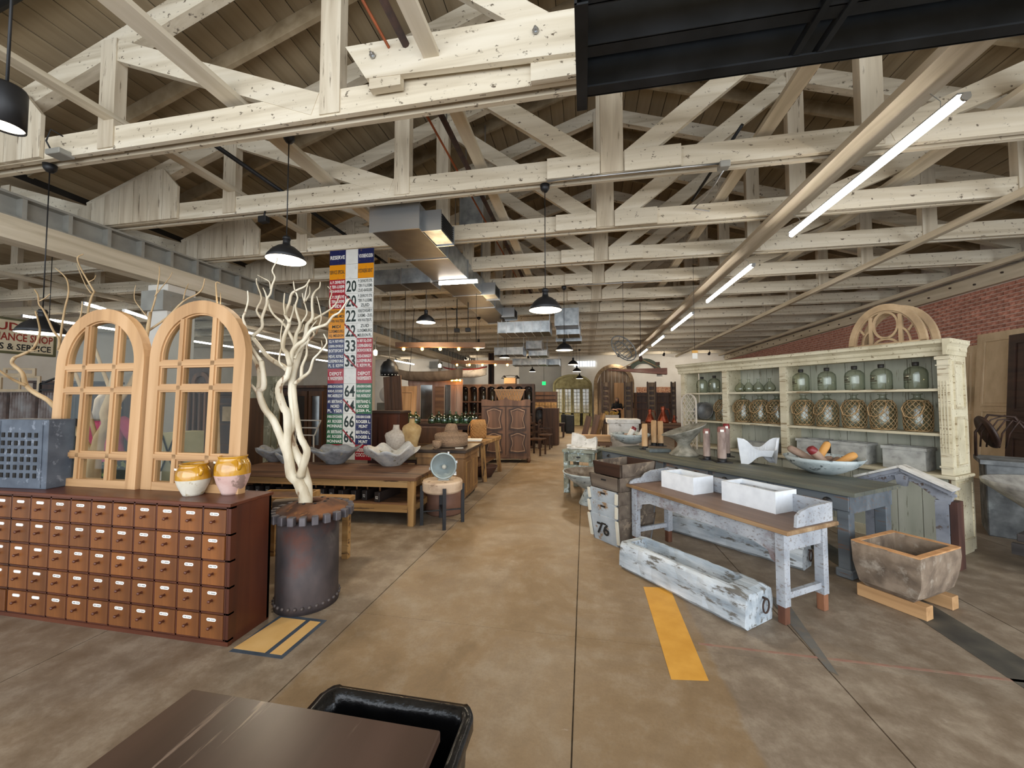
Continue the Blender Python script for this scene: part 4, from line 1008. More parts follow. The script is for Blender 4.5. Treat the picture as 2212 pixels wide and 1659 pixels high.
t = thing('timber_offcut', 'short pale timber beam lying beyond the white scroll fragment', 'timber', at(1282, 945, 7.6)-Vector((0, 0, 0.1))); t.location.z = 0.77
MB().box((0, 0, 0.07), (0.7, 0.16, 0.13), bev=0.008).build('block', M_['pinex'], t)
t.location = (0.15, 7.9, 0.76)
s_ = thing('trestle', 'low brown trestle under the timber offcut', 'trestle', (0.15, 7.9, 0)); MB().box((0, 0, 0.73), (0.75, 0.3, 0.06)).build('top', M_['midwood'], s_)
for x in (-0.3, 0.3): MB().box((x, 0, 0.35), (0.06, 0.22, 0.7)).build('leg', M_['midwood'], s_)
# ---- pedestal bowl on the floor
p = onz(1272, 1092); t = thing('pedestal_bowl', 'wide white cone planter bowl on a small base standing on the floor by the crates', 'planter', p+Vector((0.04, 0.12, 0)))
M_['dish'] = mat('mottled_dish', ['#5d5145', '#7c6f61', '#93897c'], 9, rough=0.9, bump=0.4)
MB().lathe([(0.0, 0.0), (0.19, 0.0), (0.19, 0.012), (0.11, 0.19), (0.09, 0.23)], 28).build('foot', M_['bowlpaint'], t)
MB().lathe([(0.06, 0.22), (0.16, 0.25), (0.35, 0.38), (0.43, 0.47), (0.44, 0.49), (0.42, 0.49)], 36).build('dish', M_['bowlpaint'], t)
MB().lathe([(0.422, 0.49), (0.34, 0.41), (0.18, 0.33), (0.0, 0.31)], 36).build('inside', M_['dish'], t)
# ---- crates (stack)
M_['cratewood'] = wood('old_crate_wood', ['#4d4238', '#63564a', '#776a5c'], 'x', 4, 0.8, wear='#8b7b68', wamt=0.2, wscale=5)
M_['crateblue'] = mat('pale_blue_crate_paint', ['#8f979d', '#a3abb1', '#b0b7bc'], 5, rough=0.8, bump=0.1, wear='#8a7259', wamt=0.2, wscale=7)
M_['batten'] = mat('cream_batten', ['#c9c3b0', '#d8d3c2'], 5, rough=0.7)
CR = math.radians(-48)
def crate(lab, loc, z, lx, ly, h, taper, front, side, rot=CR, hole=True, batten=False, digits=None):
    t = thing('crate', lab, 'crate', (loc[0], loc[1], z), rot, group='stacked wooden crates')
    th = 0.02; a, b_ = lx/2*taper, lx/2; c, d = ly/2*taper, ly/2
    def wall(pa, pb, m, nm, nrm):
        # quad wall with thickness
        o = Vector(nrm)*th
        vs = [Vector(q) for q in pa+pb]; vs2 = [v-o for v in vs]
        bb = MB(); bb.add(vs+vs2, [(0, 1, 2, 3), (7, 6, 5, 4), (0, 4, 5, 1), (1, 5, 6, 2), (2, 6, 7, 3), (3, 7, 4, 0)]); return bb.build(nm, m, t)
    z0 = 0.0
    f1 = wall([(-a, -c, z0), (a, -c, z0)], [(b_, -d, h), (-b_, -d, h)], front, 'front_board', (0, -1, 0))
    wall([(-a, c, z0), (a, c, z0)], [(b_, d, h), (-b_, d, h)], front, 'back_board', (0, 1, 0))
    wall([(-a, -c, z0), (-a, c, z0)], [(-b_, d, h), (-b_, -d, h)], side, 'side_board', (-1, 0, 0))
    wall([(a, -c, z0), (a, c, z0)], [(b_, d, h), (b_, -d, h)], side, 'side_board', (1, 0, 0))
    MB().box((0, 0, 0.012), (lx*taper-0.02, ly*taper-0.02, 0.02)).build('bottom', side, t)
    if hole: MB().box((0, -(d+ (c-d)*0.3)-0.0, h*0.7), (0.07, 0.012, 0.018)).build('hand_hole', M_['gap'], t)
    if batten:
        for x in (-1, 1): MB().beam((x*(b_*0.97-0.01), -c-(d-c)*0.1-0.012, h*0.12), (x*(b_-0.005), -d-0.012, h-0.01), 0.035, 0.016, up=(0, 1, 0)).build('batten', M_['batten'], t)
    return t
CL = Vector((0.78, 4.78)); 
M_['stencil'] = M_['ink']
_tc = {}
def text_mesh(s, w=None, h=None, bold=False):
    cu = bpy.data.curves.new('txt', 'FONT'); cu.body = s; cu.align_x = 'CENTER'; cu.align_y = 'CENTER'; cu.resolution_u = 2
    if bold: cu.offset = 0.022
    o = bpy.data.objects.new('txt', cu); COL.objects.link(o)
    dg = bpy.context.evaluated_depsgraph_get(); me = bpy.data.meshes.new_from_object(o.evaluated_get(dg))
    vs = [tuple(v.co) for v in me.vertices]; fs = [tuple(p.vertices) for p in me.polygons]
    bpy.data.objects.remove(o); bpy.data.curves.remove(cu); bpy.data.meshes.remove(me)
    if not vs: return [], []
    x0 = min(v[0] for v in vs); x1 = max(v[0] for v in vs); y0 = min(v[1] for v in vs); y1 = max(v[1] for v in vs)
    sx = w/(x1-x0) if w else 1; sy = h/(y1-y0) if h else sx
    if w is None: sx = sy*0.85
    return [((v[0]-(x0+x1)/2)*sx, (v[1]-(y0+y1)/2)*sy, 0) for v in vs], fs
def text_on(mb, s, cx, cz, y, w, h, bold=False, flip=False):
    vs, fs = text_mesh(s, w, h, bold); mb.add([(cx+v[0], y, cz+v[1]) for v in vs], fs)
# photo: left face (with numbers) faces left-front, long side faces right
cc = onz(1365, 1150); cc = Vector((0.425, 4.68, 0))
crA = crate('bottom crate of the stack, painted pale blue with number 76', cc, 0.0, 0.44, 0.62, 0.30, 0.86, M_['crateblue'], M_['cratewood'], batten=True)
b = MB(); text_on(b, '76', -0.01, 0.15, -0.31*0.93-0.013, 0.19, 0.13, True); b.build('stencilled_number', M_['ink'], crA)
crB = crate('second crate from the bottom, pale blue with half hidden stencil', cc, 0.30, 0.44, 0.62, 0.15, 0.97, M_['crateblue'], M_['cratewood'], batten=True)
crC = crate('third crate from the bottom, pale blue with a small letter on its side', cc, 0.45, 0.44, 0.62, 0.14, 0.97, M_['crateblue'], M_['cratewood'], batten=True)
crD = crate('brown crate above the three pale blue ones', cc+Vector((0.0, 0.02, 0)), 0.59, 0.46, 0.60, 0.15, 0.93, M_['cratewood'], M_['cratewood'])
crE = crate('dark brown crate, topmost of its stack beside the washstand', cc+Vector((0.03, 0.05, 0)), 0.74, 0.44, 0.58, 0.14, 0.95, M_['darkwood'], M_['cratewood'], hole=False)
# ---- washstand
M_['peel'] = mat('peeling_grey_paint', ['#8f949b', '#a5a9af', '#b2b5b9'], 5, (1, 1, 1), 0.75, wear='#756a60', wamt=0.26, wscale=55, wsharp=0.14, wstretch=(0.5, 0.8, 1.0), bump=0.3, bdist=0.004)
M_['peelfoot'] = mat('bare_red_brown', ['#4c2a1b', '#67402c', '#8a5c40'], 6, (1.5, 1.5, 0.4), 0.7, bump=0.2)
M_['washtop'] = wood('worn_brown_top', ['#5d4636', '#6f5543', '#7d6350'], 'x', 3, 0.5, bump=0.05)
M_['edge'] = wood('bare_edge', ['#6f5436', '#8f7150', '#ad9270'], 'x', 6, 0.7)
WA, WB = Vector((0.47, 4.42, 0)), Vector((1.385, 3.06, 0)); wr_ = math.atan2(WB.y-WA.y, WB.x-WA.x); LW = (WB-WA).length; DW = 0.56; ZW = 0.68
ws = thing('washstand', 'peeling grey washstand table with splashback ends and brown top', 'table', (WA.x, WA.y, 0), wr_)
MB().box((LW/2, DW/2, ZW-0.012), (LW+0.04, DW+0.02, 0.024), bev=0.004).build('tabletop', M_['washtop'], ws)
MB().box((LW/2, -0.012, ZW-0.018), (LW+0.06, 0.022, 0.03), bev=0.004).build('front_edge', M_['edge'], ws)
MB().box((LW+0.022, DW/2, ZW-0.016), (0.025, DW+0.04, 0.03), bev=0.004).build('side_edge', M_['edge'], ws)
# apron with shaped brackets
def bracket_apron(L, z1, dep, m=10):
    pts = [(0.05, z1), (L-0.05, z1), (L-0.05, z1-0.34)]
    pts += [(L-0.075, z1-0.33), (L-0.08, z1-0.25), (L-0.13, z1-0.22), (L-0.15, z1-0.17), (L-0.28, z1-0.13)]
    pts += [(0.28, z1-0.13), (0.15, z1-0.17), (0.13, z1-0.22), (0.08, z1-0.25), (0.075, z1-0.33), (0.05, z1-0.34)]
    return pts
M_['peelbare'] = mat('peeling_grey_with_bare_patch', ['#8f949b', '#a5a9af', '#b2b5b9'], 5, (1, 1, 1), 0.75, wear='#6d6056', wamt=0.28, wscale=55, wsharp=0.14, wstretch=(0.5, 0.8, 1.0), bump=0.3, bdist=0.004, wear2='#5a3022', w2amt=0.46, w2scale=1.9)
MB().prism(bracket_apron(LW, ZW-0.026, 0), 0.035, 0.055).build('apron', M_['peelbare'], ws)
MB().prism([(0.07, ZW-0.026), (DW-0.07, ZW-0.026), (DW-0.07, ZW-0.17), (0.07, ZW-0.17)], 0.035, 0.055, ax='x').build('apron', M_['peel'], ws)
MB().prism([(0.07, ZW-0.026), (DW-0.07, ZW-0.026), (DW-0.07, ZW-0.17), (0.07, ZW-0.17)], LW-0.055, LW-0.035, ax='x').build('apron', M_['peel'], ws)
MB().box((LW/2, DW-0.05, ZW-0.09), (LW-0.1, 0.02, 0.14)).build('apron', M_['peel'], ws)
for x in (0.055, LW-0.055):
    for y in (0.05, DW-0.05):
        lg = MB().box((x, y, 0.39), (0.062, 0.062, 0.53)).build('leg', M_['peel'], ws)
        MB().box((x, y, 0.065), (0.055, 0.055, 0.13), bev=0.004).build('foot', M_['peelfoot'], lg)
    MB().box((x, DW/2, 0.19), (0.03, DW-0.1, 0.045)).build('stretcher', M_['peel'], ws)
for x, w in ((0.012, 0.02), (LW-0.005, 0.02)):
    prof = [(0.0, 0.0), (DW, 0.0), (DW, 0.14), (DW*0.75, 0.13), (DW*0.55, 0.125), (DW*0.4, 0.10), (DW*0.3, 0.055), (DW*0.15, 0.05), (0.02, 0.03)] if x < 0.5 else [(0.12, 0.0), (DW, 0.0), (DW, 0.14), (DW*0.5, 0.13), (0.18, 0.11), (0.13, 0.08)]
    MB().prism([(a, ZW+b_) for a, b_ in prof], x-w/2, x+w/2, ax='x').build('end_splash', M_['peel'], ws)
MB().box((LW/2, DW-0.01, ZW+0.07), (LW, 0.02, 0.14)).build('back_splash', M_['peel'], ws)
def wbox(lab, lx0, lx1, y0, y1, h):
    c = loc2w(WA, wr_, (lx0+lx1)/2, (y0+y1)/2, ZW); t = thing('planter_box', lab, 'planter', c, wr_)
    hollow('box', lx1-lx0, y1-y0, h, 0.022, M_['white'], t, base=0.03)
    MB().box((0, 0, h*0.62), (lx1-lx0-0.05, y1-y0-0.05, 0.01)).build('soil_stain', mat('stained_inside', ['#8f8d88', '#a8a6a1'], 14, rough=0.9), t)
    return t
def tol(p): # world xy -> washstand local
    d = Vector((p.x-WA.x, p.y-WA.y)); return d.x*math.cos(wr_)+d.y*math.sin(wr_), -d.x*math.sin(wr_)+d.y*math.cos(wr_)
l1 = tol(onz(1408, 1053, ZW)); l2 = tol(onz(1503, 1069, ZW)); l3 = tol(onz(1546, 1056, ZW))
wbox('white rectangular planter box, left one on the washstand', l1[0], l2[0], l2[1]-0.03, l2[1]+0.24, 0.165)
l1 = tol(onz(1537, 1083, ZW)); l2 = tol(onz(1676, 1111, ZW)); l3 = tol(onz(1721, 1096, ZW))
wbox('white rectangular planter box, right and nearer one on the washstand', l1[0], l2[0], l2[1]-0.0, l2[1]+0.27, 0.175)
# ---- long hewn troughs
M_['hewn'] = mat('limed_hewn_wood', ['#8f9aa3', '#b5bdc3', '#d0d6da'], 7, (0.35, 1.5, 1.5), 0.85, detail=8, bump=0.8, bdist=0.03, wear='#6b6862', wamt=0.22, wscale=16, wstretch=(0.35, 1.3, 1.3), wsharp=0.06)
M_['hewnin'] = mat('hewn_inside', ['#7d6f5c', '#96907f', '#aab0b2'], 5, (0.4, 1.2, 1.2), 0.9, bump=0.4, bdist=0.02)
def hewn(lab, A, B, wd, h, seed):
    r = math.atan2(B.y-A.y, B.x-A.x); L = (B-A).length; rnd = random.Random(seed)
    t = thing('hewn_trough', lab, 'trough', (A.x, A.y, 0), r)
    n = 22; secs = []; pr = 12
    outer = [(-0.02, 0.03), (0.01, 0.0), (wd-0.02, 0.0), (wd, 0.04), (wd+0.01, h*0.6), (wd-0.015, h-0.015), (wd-0.05, h), (wd-0.065, h), (wd-0.08, h-0.1), (0.075, h-0.1), (0.062, h), (0.03, h), (0.0, h-0.02), (-0.02, h*0.6)]
    vs = []
    for i in range(n+1):
        x = L*i/n; f = x/L; hol = 1.0 if 0.08 < f < 0.86 else 0.0; e = 0.012 if i in (0, n) else 0
        for k, (y, z) in enumerate(outer):
            zz = z
            if k in (8, 9): zz = h-0.005-(0.15 if hol else 0.0)
            vs.append((x+(-0.015 if i == 0 and 2 < k < 12 else 0)+rnd.uniform(-.003, .003), y+rnd.uniform(-.005, .005), max(0, zz+rnd.uniform(-.004, .004)-(e if z > 0.1 else 0))))
    m = len(outer); fs = [tuple(range(m)), tuple(n*m+k for k in reversed(range(m)))]
    for i in range(n):
        for k in range(m):
            k2 = (k+1) % m; fs.append((i*m+k, i*m+k2, (i+1)*m+k2, (i+1)*m+k))
    MB().add(vs, fs).build('log', M_['hewn'], t)
    MB().box((L*0.47, wd/2, h-0.15), (L*0.76, wd-0.18, 0.02)).build('hollow_floor', M_['hewnin'], t)
    MB().tube([(L+0.02, wd*0.62+0.04*math.cos(a*PI/8), h*0.52+0.05*math.sin(a*PI/8)) for a in range(16)], 0.006, 6, closed=True).build('iron_ring', M_['rust'], t)
    MB().cyl((L-0.01, wd*0.62, h*0.52+0.05), (L+0.03, wd*0.62, h*0.52+0.05), 0.008, n=6).build('ring_bolt', M_['rust'], t)
    return t
A = Vector((0.33, 3.86, 0)); B = Vector((1.09, 2.97, 0))
hewn('limed white hewn log trough lying in front of the washstand', A, B, 0.34, 0.25, 3)
A2 = Vector((1.0, 5.05, 0)); B2 = Vector((2.0, 4.1, 0))
hewn('limed hewn log trough lying behind the washstand under the green table', A2, B2, 0.22, 0.22, 5)
# ---- stone sink on pine planks
M_['sandstone'] = mat('rough_sandstone', ['#5f5144', '#7b6a59', '#93816e'], 8, (1, 1, 1), 0.9, detail=8, bump=0.7, bdist=0.02, wear='#a89c8c', wamt=0.22, wscale=9, wsharp=0.15)
M_['orangerim'] = mat('cut_orange_rim', ['#b07c4c', '#c4915f', '#cf9f6e'], 14, rough=0.85, bump=0.15)
sA, sB, sC = onz(1845, 1170, .46), onz(1989, 1206, .46), onz(2085, 1184, .46)
sr = math.radians(-57); LS = 0.42; DS = 0.60; sA = sB-Vector((math.cos(sr), math.sin(sr), 0))*LS
sk = thing('stone_sink', 'rough sandstone sink with orange rim on pine blocks at lower right', 'sink', (sA.x, sA.y, 0.1), sr)
def ringz(ix, z, n=6):
    vs = []; x0, x1, y0, y1 = ix, LS-ix, ix, DS-ix
    for (xa, ya, xb, yb) in ((x0, y0, x1, y0), (x1, y0, x1, y1), (x1, y1, x0, y1), (x0, y1, x0, y0)):
        for k in range(n): vs.append([xa+(xb-xa)*k/n, ya+(yb-ya)*k/n, z])
    return vs
rn = random.Random(4); R_ = []; N_ = 24
levels = [(0.07, 0.0), (0.035, 0.04), (0.02, 0.12), (0.005, 0.2), (0.0, 0.28), (0.0, 0.35)]
for ix, z in levels:
    for v in ringz(ix, z):
        j = 0.006 if z < 0.34 else 0.002; R_.append((v[0]+rn.uniform(-j, j), v[1]+rn.uniform(-j, j), v[2]+(rn.uniform(-.008, .008) if 0.01 < z < 0.34 else 0)))
fs = [tuple(reversed(range(N_)))]
for i in range(len(levels)-1):
    for k in range(N_): k2 = (k+1) % N_; fs.append((i*N_+k, i*N_+k2, (i+1)*N_+k2, (i+1)*N_+k))
b = MB(); b.add(R_, fs)
ins = [(0.042, 0.352), (0.062, 0.10)]; R2 = []
for ix, z in ins: R2 += [tuple(v) for v in ringz(ix, z)]
fs2 = [tuple(range(N_, 2*N_))]+[(k, (k+1) % N_, N_+(k+1) % N_, N_+k) for k in range(N_)]
b.build('basin', M_['sandstone'], sk)
MB().add(R2, fs2).build('hollow', M_['sandstone'], sk)
rim = MB(); ra = [tuple(v) for v in ringz(0.0, 0.352)]; rb = [tuple(v) for v in ringz(0.042, 0.352)]
rim.strip([(v[0], v[1]) for v in ra], [(v[0], v[1]) for v in rb], 0.345, 0.356, closed=True, ax='z').build('rim', M_['orangerim'], sk)
for y in (0.10, DS-0.12):
    o = MB().box((LS/2+0.0, y, -0.05), (LS+0.0, 0.09, 0.098), bev=0.004).build('timber_block', M_['pinex'], None); o.location = sk.location; o.rotation_euler = sk.rotation_euler
    tag(o, 'pine block under the front edge of the stone sink' if y < 0.2 else 'pine block under the back edge of the stone sink', 'timber block')
# ---- pediment window frame leaning at the hutch
M_['periwinkle'] = mat('grey_lilac_paint', ['#6d7077', '#858890', '#92959c'], 7, rough=0.75, bump=0.15, wear='#5a4a40', wamt=0.15, wscale=10)
PO = loc2w(HO, HR, 0, -0.42); PO = (PO.x, PO.y)
def pl_(px, py): return plane_loc(px, py, PO, HR)
pk = pl_(1951, 1006); re = pl_(2069, 1058); lx_ = pk[0]*2-re[0]; ap_z = pk[1]; ev = re[1]
pf = thing('pediment_frame', 'grey-lilac door surround with pointed pediment leaning before the hutch', 'door surround', (PO[0], PO[1], 0), HR)
xm, xl, xr = pk[0], lx_, re[0]; w2 = xr-xm
inner = xr-0.16; innl = xl+0.16
arcp = [(innl+(inner-innl)*i/12, ev-0.10+0.13*math.sin(PI*i/12)) for i in range(13)]
MB().prism([(xl+0.03, ev-0.08), (xm, ap_z-0.03), (xr-0.03, ev-0.08), (xr-0.05, ev-0.15)]+list(reversed(arcp))+[(xl+0.05, ev-0.15)], -0.02, 0.03).build('tympanum', M_['periwinkle'], pf)
for s, xe in ((-1, xl), (1, xr)):
    MB().beam((xm, -0.03, ap_z), (xe, -0.03, ev), 0.16, 0.022).build('raking_cornice', M_['chalk'], pf)
    MB().beam((xm, -0.035, ap_z-0.03), (xe-s*0.02, -0.035, ev-0.03), 0.09, 0.035).build('raking_moulding', M_['periwinkle'], pf)
    tt = MB()
    for k in range(14):
        f = (k+0.5)/14; tt.cyl((xm+(xe-xm)*f, -0.05, ap_z-0.062+(ev-ap_z)*f), (xm+(xe-xm)*f, -0.02, ap_z-0.062+(ev-ap_z)*f), 0.016, n=8)
    tt.build('scalloped_trim', M_['periwinkle'], pf)
    xo = xe-s*0.105
    MB().box((xo, 0.0, (ev-0.12)/2), (0.09, 0.05, ev-0.12)).build('jamb', M_['periwinkle'], pf)
MB().box((xr-0.03, 0.06, (ev-0.12)/2), (0.05, 0.14, ev-0.12)).build('return_board', mat('bare_red_wood', ['#3a211a', '#5c3a2d'], 8, (1, 1, 0.2), 0.7), pf)
MB().prism([(xm-0.06, ap_z-0.07), (xm+0.06, ap_z-0.07), (xm+0.035, ap_z-0.2), (xm-0.035, ap_z-0.2)], -0.05, -0.01).build('keystone', M_['periwinkle'], pf)
# ---- half moon windows on top of the hutch
M_['oldoak'] = mat('weathered_oak', ['#8a7358', '#a08766', '#b39a79'], 6, rough=0.8, bump=0.2)
def halfmoon(lab, dy, scale, rz, px=1925, pyt=655, pxl=1835):
    o = loc2w(HO, HR, 0, dy)
    a_ = plane_loc(pxl, 735, (o.x, o.y), HR); c_ = plane_loc(2005, 735, (o.x, o.y), HR); top = plane_loc(px, pyt, (o.x, o.y), HR)
    R = (c_[0]-a_[0])/2; cx = (a_[0]+c_[0])/2; H = top[1]-2.226
    t = thing('halfmoon_window', lab, 'window frame', loc2w(HO, HR, cx, dy, 2.226), HR)
    return t, R, H
t, R, H = halfmoon('oak half-round window with a centre ring, front one on the hutch top', 0.16, 1, 0)
def hm(t, R, H, full=True):
    o_ = arc(0, 0, R, 0, PI, 24, H); i_ = arc(0, 0, R*0.85, 0, PI, 24, H*0.85); i2 = arc(0, 0, R*0.81, 0, PI, 24, H*0.81)
    MB().strip(o_, i_, -0.03, 0.03).build('arch', M_['oldoak'], t)
    MB().strip(i_, i2, -0.018, 0.018).build('inner_moulding', M_['oldoak'], t)
    MB().box((0, 0, 0.02), (2*R, 0.06, 0.04)).build('sill', M_['oldoak'], t)
    if full:
        for s in (-1, 1): MB().box((s*R*0.38, 0, H*0.36), (0.035, 0.04, H*0.72)).build('mullion', M_['oldoak'], t)
        rr = R*0.34
        MB().strip(arc(0, H*0.5, rr, 0, 2*PI, 24, H*0.33), arc(0, H*0.5, rr*0.84, 0, 2*PI, 24, H*0.28), -0.015, 0.015).build('ring', M_['oldoak'], t)
        MB().strip(arc(0, 0, rr, 0, PI, 14, H*0.2), arc(0, 0, rr*0.8, 0, PI, 14, H*0.15), -0.015, 0.015).build('small_arch', M_['oldoak'], t)
        for s in (-1, 1):
            MB().strip(arc(s*R*0.38, 0, R*0.25, 0 if s > 0 else PI/2, PI/2 if s > 0 else PI, 8, H*0.42), arc(s*R*0.38, 0, R*0.21, 0 if s > 0 else PI/2, PI/2 if s > 0 else PI, 8, H*0.37), -0.012, 0.012).build('quarter_arch', M_['oldoak'], t)
            MB().beam((s*R*0.56, 0, H*0.32), (s*R*0.7, 0, H*0.48), 0.02, 0.02).build('bar', M_['oldoak'], t)
hm(t, R, H)
t2 = thing('halfmoon_window', 'plain half-round oak window frame behind the ringed one on the hutch', 'window frame', t.location+Vector((0.10, 0.02, 0)), HR); hm(t2, R*0.98, H*0.97, False)
t2.location = loc2w(HO, HR, 0, 0.30, 2.226)+Vector(((t.location.x-loc2w(HO, HR, 0, 0.16).x), (t.location.y-loc2w(HO, HR, 0, 0.16).y), 0))+Vector((math.cos(HR), math.sin(HR), 0))*0.06
# little tag hanging
t = thing('hanging_tag', 'small black white and yellow card hanging above the far end of the hutch', 'tag', ony(1501, 768, 7.57))
MB().box((0, 0, 0), (0.09, 0.01, 0.12)).build('card', M_['paper'], t); MB().box((0, -0.001, 0.07), (0.1, 0.012, 0.05)).build('yellow_band', M_['tape'], t)
MB().cyl((0, 0, 0.09), (0, 0, ZB-t.location.z), 0.003, n=5).build('string', M_['blackmetal'], t)
# ---- antique doors leaning at the brick wall
M_['doorbeige'] = mat('beige_door_paint', ['#b09a7a', '#c4ad8c', '#d0ba9a'], 5, (1, 1, 0.4), 0.75, bump=0.1)
def panel_door(name, lab, loc, rz, w, h, m, panels, lean=0.08, th=0.045, cat='door', group=None):
    t = thing(name, lab, cat, loc, group=group, rot=(-lean, 0, rz))
    MB().box((0, 0, h/2), (w, th, h)).build('leaf', m, t)
    for (x0, z0, x1, z1) in panels:
        a = [(-w/2+x0*w, z0*h), (-w/2+x1*w, z0*h), (-w/2+x1*w, z1*h), (-w/2+x0*w, z1*h)]
        c = [(-w/2+x0*w+0.03, z0*h+0.03), (-w/2+x1*w-0.03, z0*h+0.03), (-w/2+x1*w-0.03, z1*h-0.03), (-w/2+x0*w+0.03, z1*h-0.03)]
        MB().strip(a, c, -th/2-0.022, -th/2+0.002, closed=True).build('panel_moulding', m, t)
        MB().box(((a[0][0]+a[1][0])/2, -th/2-0.003, (a[0][1]+a[2][1])/2), (a[1][0]-a[0][0]-0.12, 0.01, a[2][1]-a[1][1]-0.12), bev=0.002).build('panel', m, t)
    return t
DP = [(0.16, 0.5, 0.84, 0.95), (0.16, 0.36, 0.84, 0.47), (0.16, 0.05, 0.84, 0.33)]
zr = -PI/2
panel_door('antique_door', 'beige panelled antique door, nearest of those leaning on the brick wall', (7.85, 9.15, 0), zr, 0.95, 2.95, M_['doorbeige'], DP)
panel_door('antique_door', 'beige panelled antique door with a paper note, second one at the brick wall', (7.98, 10.1, 0), zr, 0.85, 2.75, M_['doorbeige'], DP, 0.06)
t = thing('paper_note', 'white paper note pinned on the second beige door', 'note', (7.9, 9.85, 1.75)); MB().box((0, 0, 0), (0.01, 0.2, 0.36)).build('sheet', M_['paper'], t)
panel_door('antique_door', 'dark weathered door at the right edge of the photo by the brick wall', (7.6, 8.35, 0), zr, 0.7, 2.8, M_['darkwood'], DP, 0.07)
# ---- bentwood chair on top of something (hung on the cabinet)
ct = thing('grey_cabinet', 'grey zinc-topped cabinet behind the cone planter at the right edge', 'cabinet', (4.95, 5.35, 0), math.radians(-35))
M_['oldgrey'] = mat('mottled_grey_paint', ['#4f5152', '#6a6c6c', '#8a8d8c'], 6, (1, 1, 1), 0.8, wear='#9aa09e', wamt=0.3, wscale=5, wsharp=0.2, bump=0.2)
MB().box((0.3, 0.3, 0.42), (1.3, 0.6, 0.84), bev=0.01).build('body', M_['oldgrey'], ct); MB().box((0.3, 0.3, 0.86), (1.38, 0.66, 0.05)).build('top', M_['oldgrey'], ct)
ch = thing('bentwood_chair', 'dark bentwood chair lying upside down behind the hutch end', 'chair', (5.0, 5.75, 0.89), math.radians(-50))
b = MB()
b.lathe([(0.0, 0.0), (0.2, 0.0), (0.21, 0.02), (0.2, 0.035), (0, 0.035)], 24); b.build('seat', M_['darkwood'], ch, loc=(-0.12, 0, 0.3), rot=(0, 1.25, 0.5))
for k in range(5):
    MB().tube([(-0.16+k*0.05, -0.02, 0.12), (-0.14+k*0.055, -0.06, 0.3), (-0.06+k*0.055, -0.05, 0.46), (0.05+k*0.045, -0.02, 0.52-k*0.035)], 0.009, 6).build('back_spindle', M_['darkwood'], ch)
MB().tube([(-0.2, -0.02, 0.0), (-0.19, -0.05, 0.3), (-0.08, -0.06, 0.52), (0.12, -0.04, 0.5), (0.24, 0, 0.25), (0.27, 0.0, 0.0)], 0.014, 8).build('bent_back', M_['darkwood'], ch)
MB().tube([(0.24, 0, 0.2), (0.36, -0.02, 0.3), (0.4, -0.02, 0.18), (0.28, 0, 0.08)], 0.014, 8).build('arm', M_['darkwood'], ch)
# cone planter
p = Vector((4.45, 4.5, 0)); t = thing('cone_planter', 'wide dark concrete cone planter at the right edge', 'planter', p)
MB().lathe([(0.0, 0.36), (0.12, 0.36), (0.3, 0.55), (0.55, 0.76), (0.56, 0.8), (0.54, 0.8), (0.3, 0.62), (0.0, 0.5)], 36).build('cone', M_['conc'], t)
# iron cart
M_['cartwood'] = wood('dark_cart_wood', ['#2b2725', '#3b3634', '#4d4744'], 'x', 4, 0.75)
ca = thing('iron_wheeled_cart', 'low dark industrial cart with iron wheels at the right edge', 'cart', (3.93, 4.42, 0), math.radians(-54))
for k in range(4): MB().box((0.62, 0.1+k*0.17, 0.32), (1.25, 0.165, 0.07), bev=0.004).build('deck_board', M_['cartwood'], ca)
MB().box((0.62, -0.0, 0.22), (1.3, 0.05, 0.1)).build('side_rail', M_['cartwood'], ca); MB().box((0.62, 0.7, 0.22), (1.3, 0.05, 0.1)).build('side_rail', M_['cartwood'], ca)
for x in (0.2, 1.05):
    for y in (0.06, 0.62):
        wh = MB(); Mw = Matrix.Translation((x, y, 0.1)) @ Matrix.Rotation(PI/2, 4, 'X')
        wh.lathe([(0.07, -0.02), (0.1, -0.025), (0.1, 0.025), (0.07, 0.02), (0.07, -0.02)], 20, M=Mw); wh.lathe([(0.0, -0.025), (0.025, -0.025), (0.025, 0.025), (0.0, 0.025)], 10, M=Mw)
        for k in range(5): wh.beam((x, y, 0.1), (x+0.075*math.cos(k*1.2566), y, 0.1+0.075*math.sin(k*1.2566)), 0.012, 0.012)
        wh.build('wheel', M_['blackmetal'], ca)

# ================================================================== LEFT SIDE
CX1, CY0, CH, CDp = -2.285, 2.175, 0.915, 0.33
ch = thing('drawer_chest', 'long dark red apothecary chest with rows of small labelled drawers', 'chest', (CX1, CY0, 0))
LC = 2.75; pit = 0.1905; zr = [0.795, 0.625, 0.455, 0.284, 0.113]
MB().box((-LC/2, CDp/2, CH-0.011), (LC+0.01, CDp+0.03, 0.022), bev=0.003).build('top_board', M_['mahog'], ch)
MB().box((-0.011, CDp/2, (CH-0.022)/2), (0.022, CDp, CH-0.022)).build('end_panel', M_['mahogz'], ch)
MB().box((-LC/2, CDp-0.01, 0.45), (LC, 0.02, 0.88)).build('back_panel', M_['mahogz'], ch)
MB().box((-LC/2, CDp/2+0.03, 0.45), (LC-0.03, CDp-0.09, 0.86)).build('inner_case', M_['mahogz'], ch)
MB().box((-LC/2, 0.012, 0.013), (LC+0.008, 0.03, 0.026)).build('plinth', M_['mahog'], ch)
for k in range(6):
    z = 0.025+k*0.1705 if k < 5 else CH-0.03
    z = [0.033, 0.2, 0.370, 0.540, 0.711, 0.886][k]
    MB().box((-LC/2, 0.02, z), (LC, 0.04, 0.012)).build('rail', M_['mahogz'], ch)
NC = 14
for c in range(NC+1): MB().box((-0.03-c*pit, 0.02, 0.46), (0.012, 0.04, 0.86)).build('stile', M_['mahogz'], ch)
dw = MB().box((0, 0, 0), (pit-0.018, 0.02, 0.152), bev=0.003).mesh('drawer', [M_['drawer']])
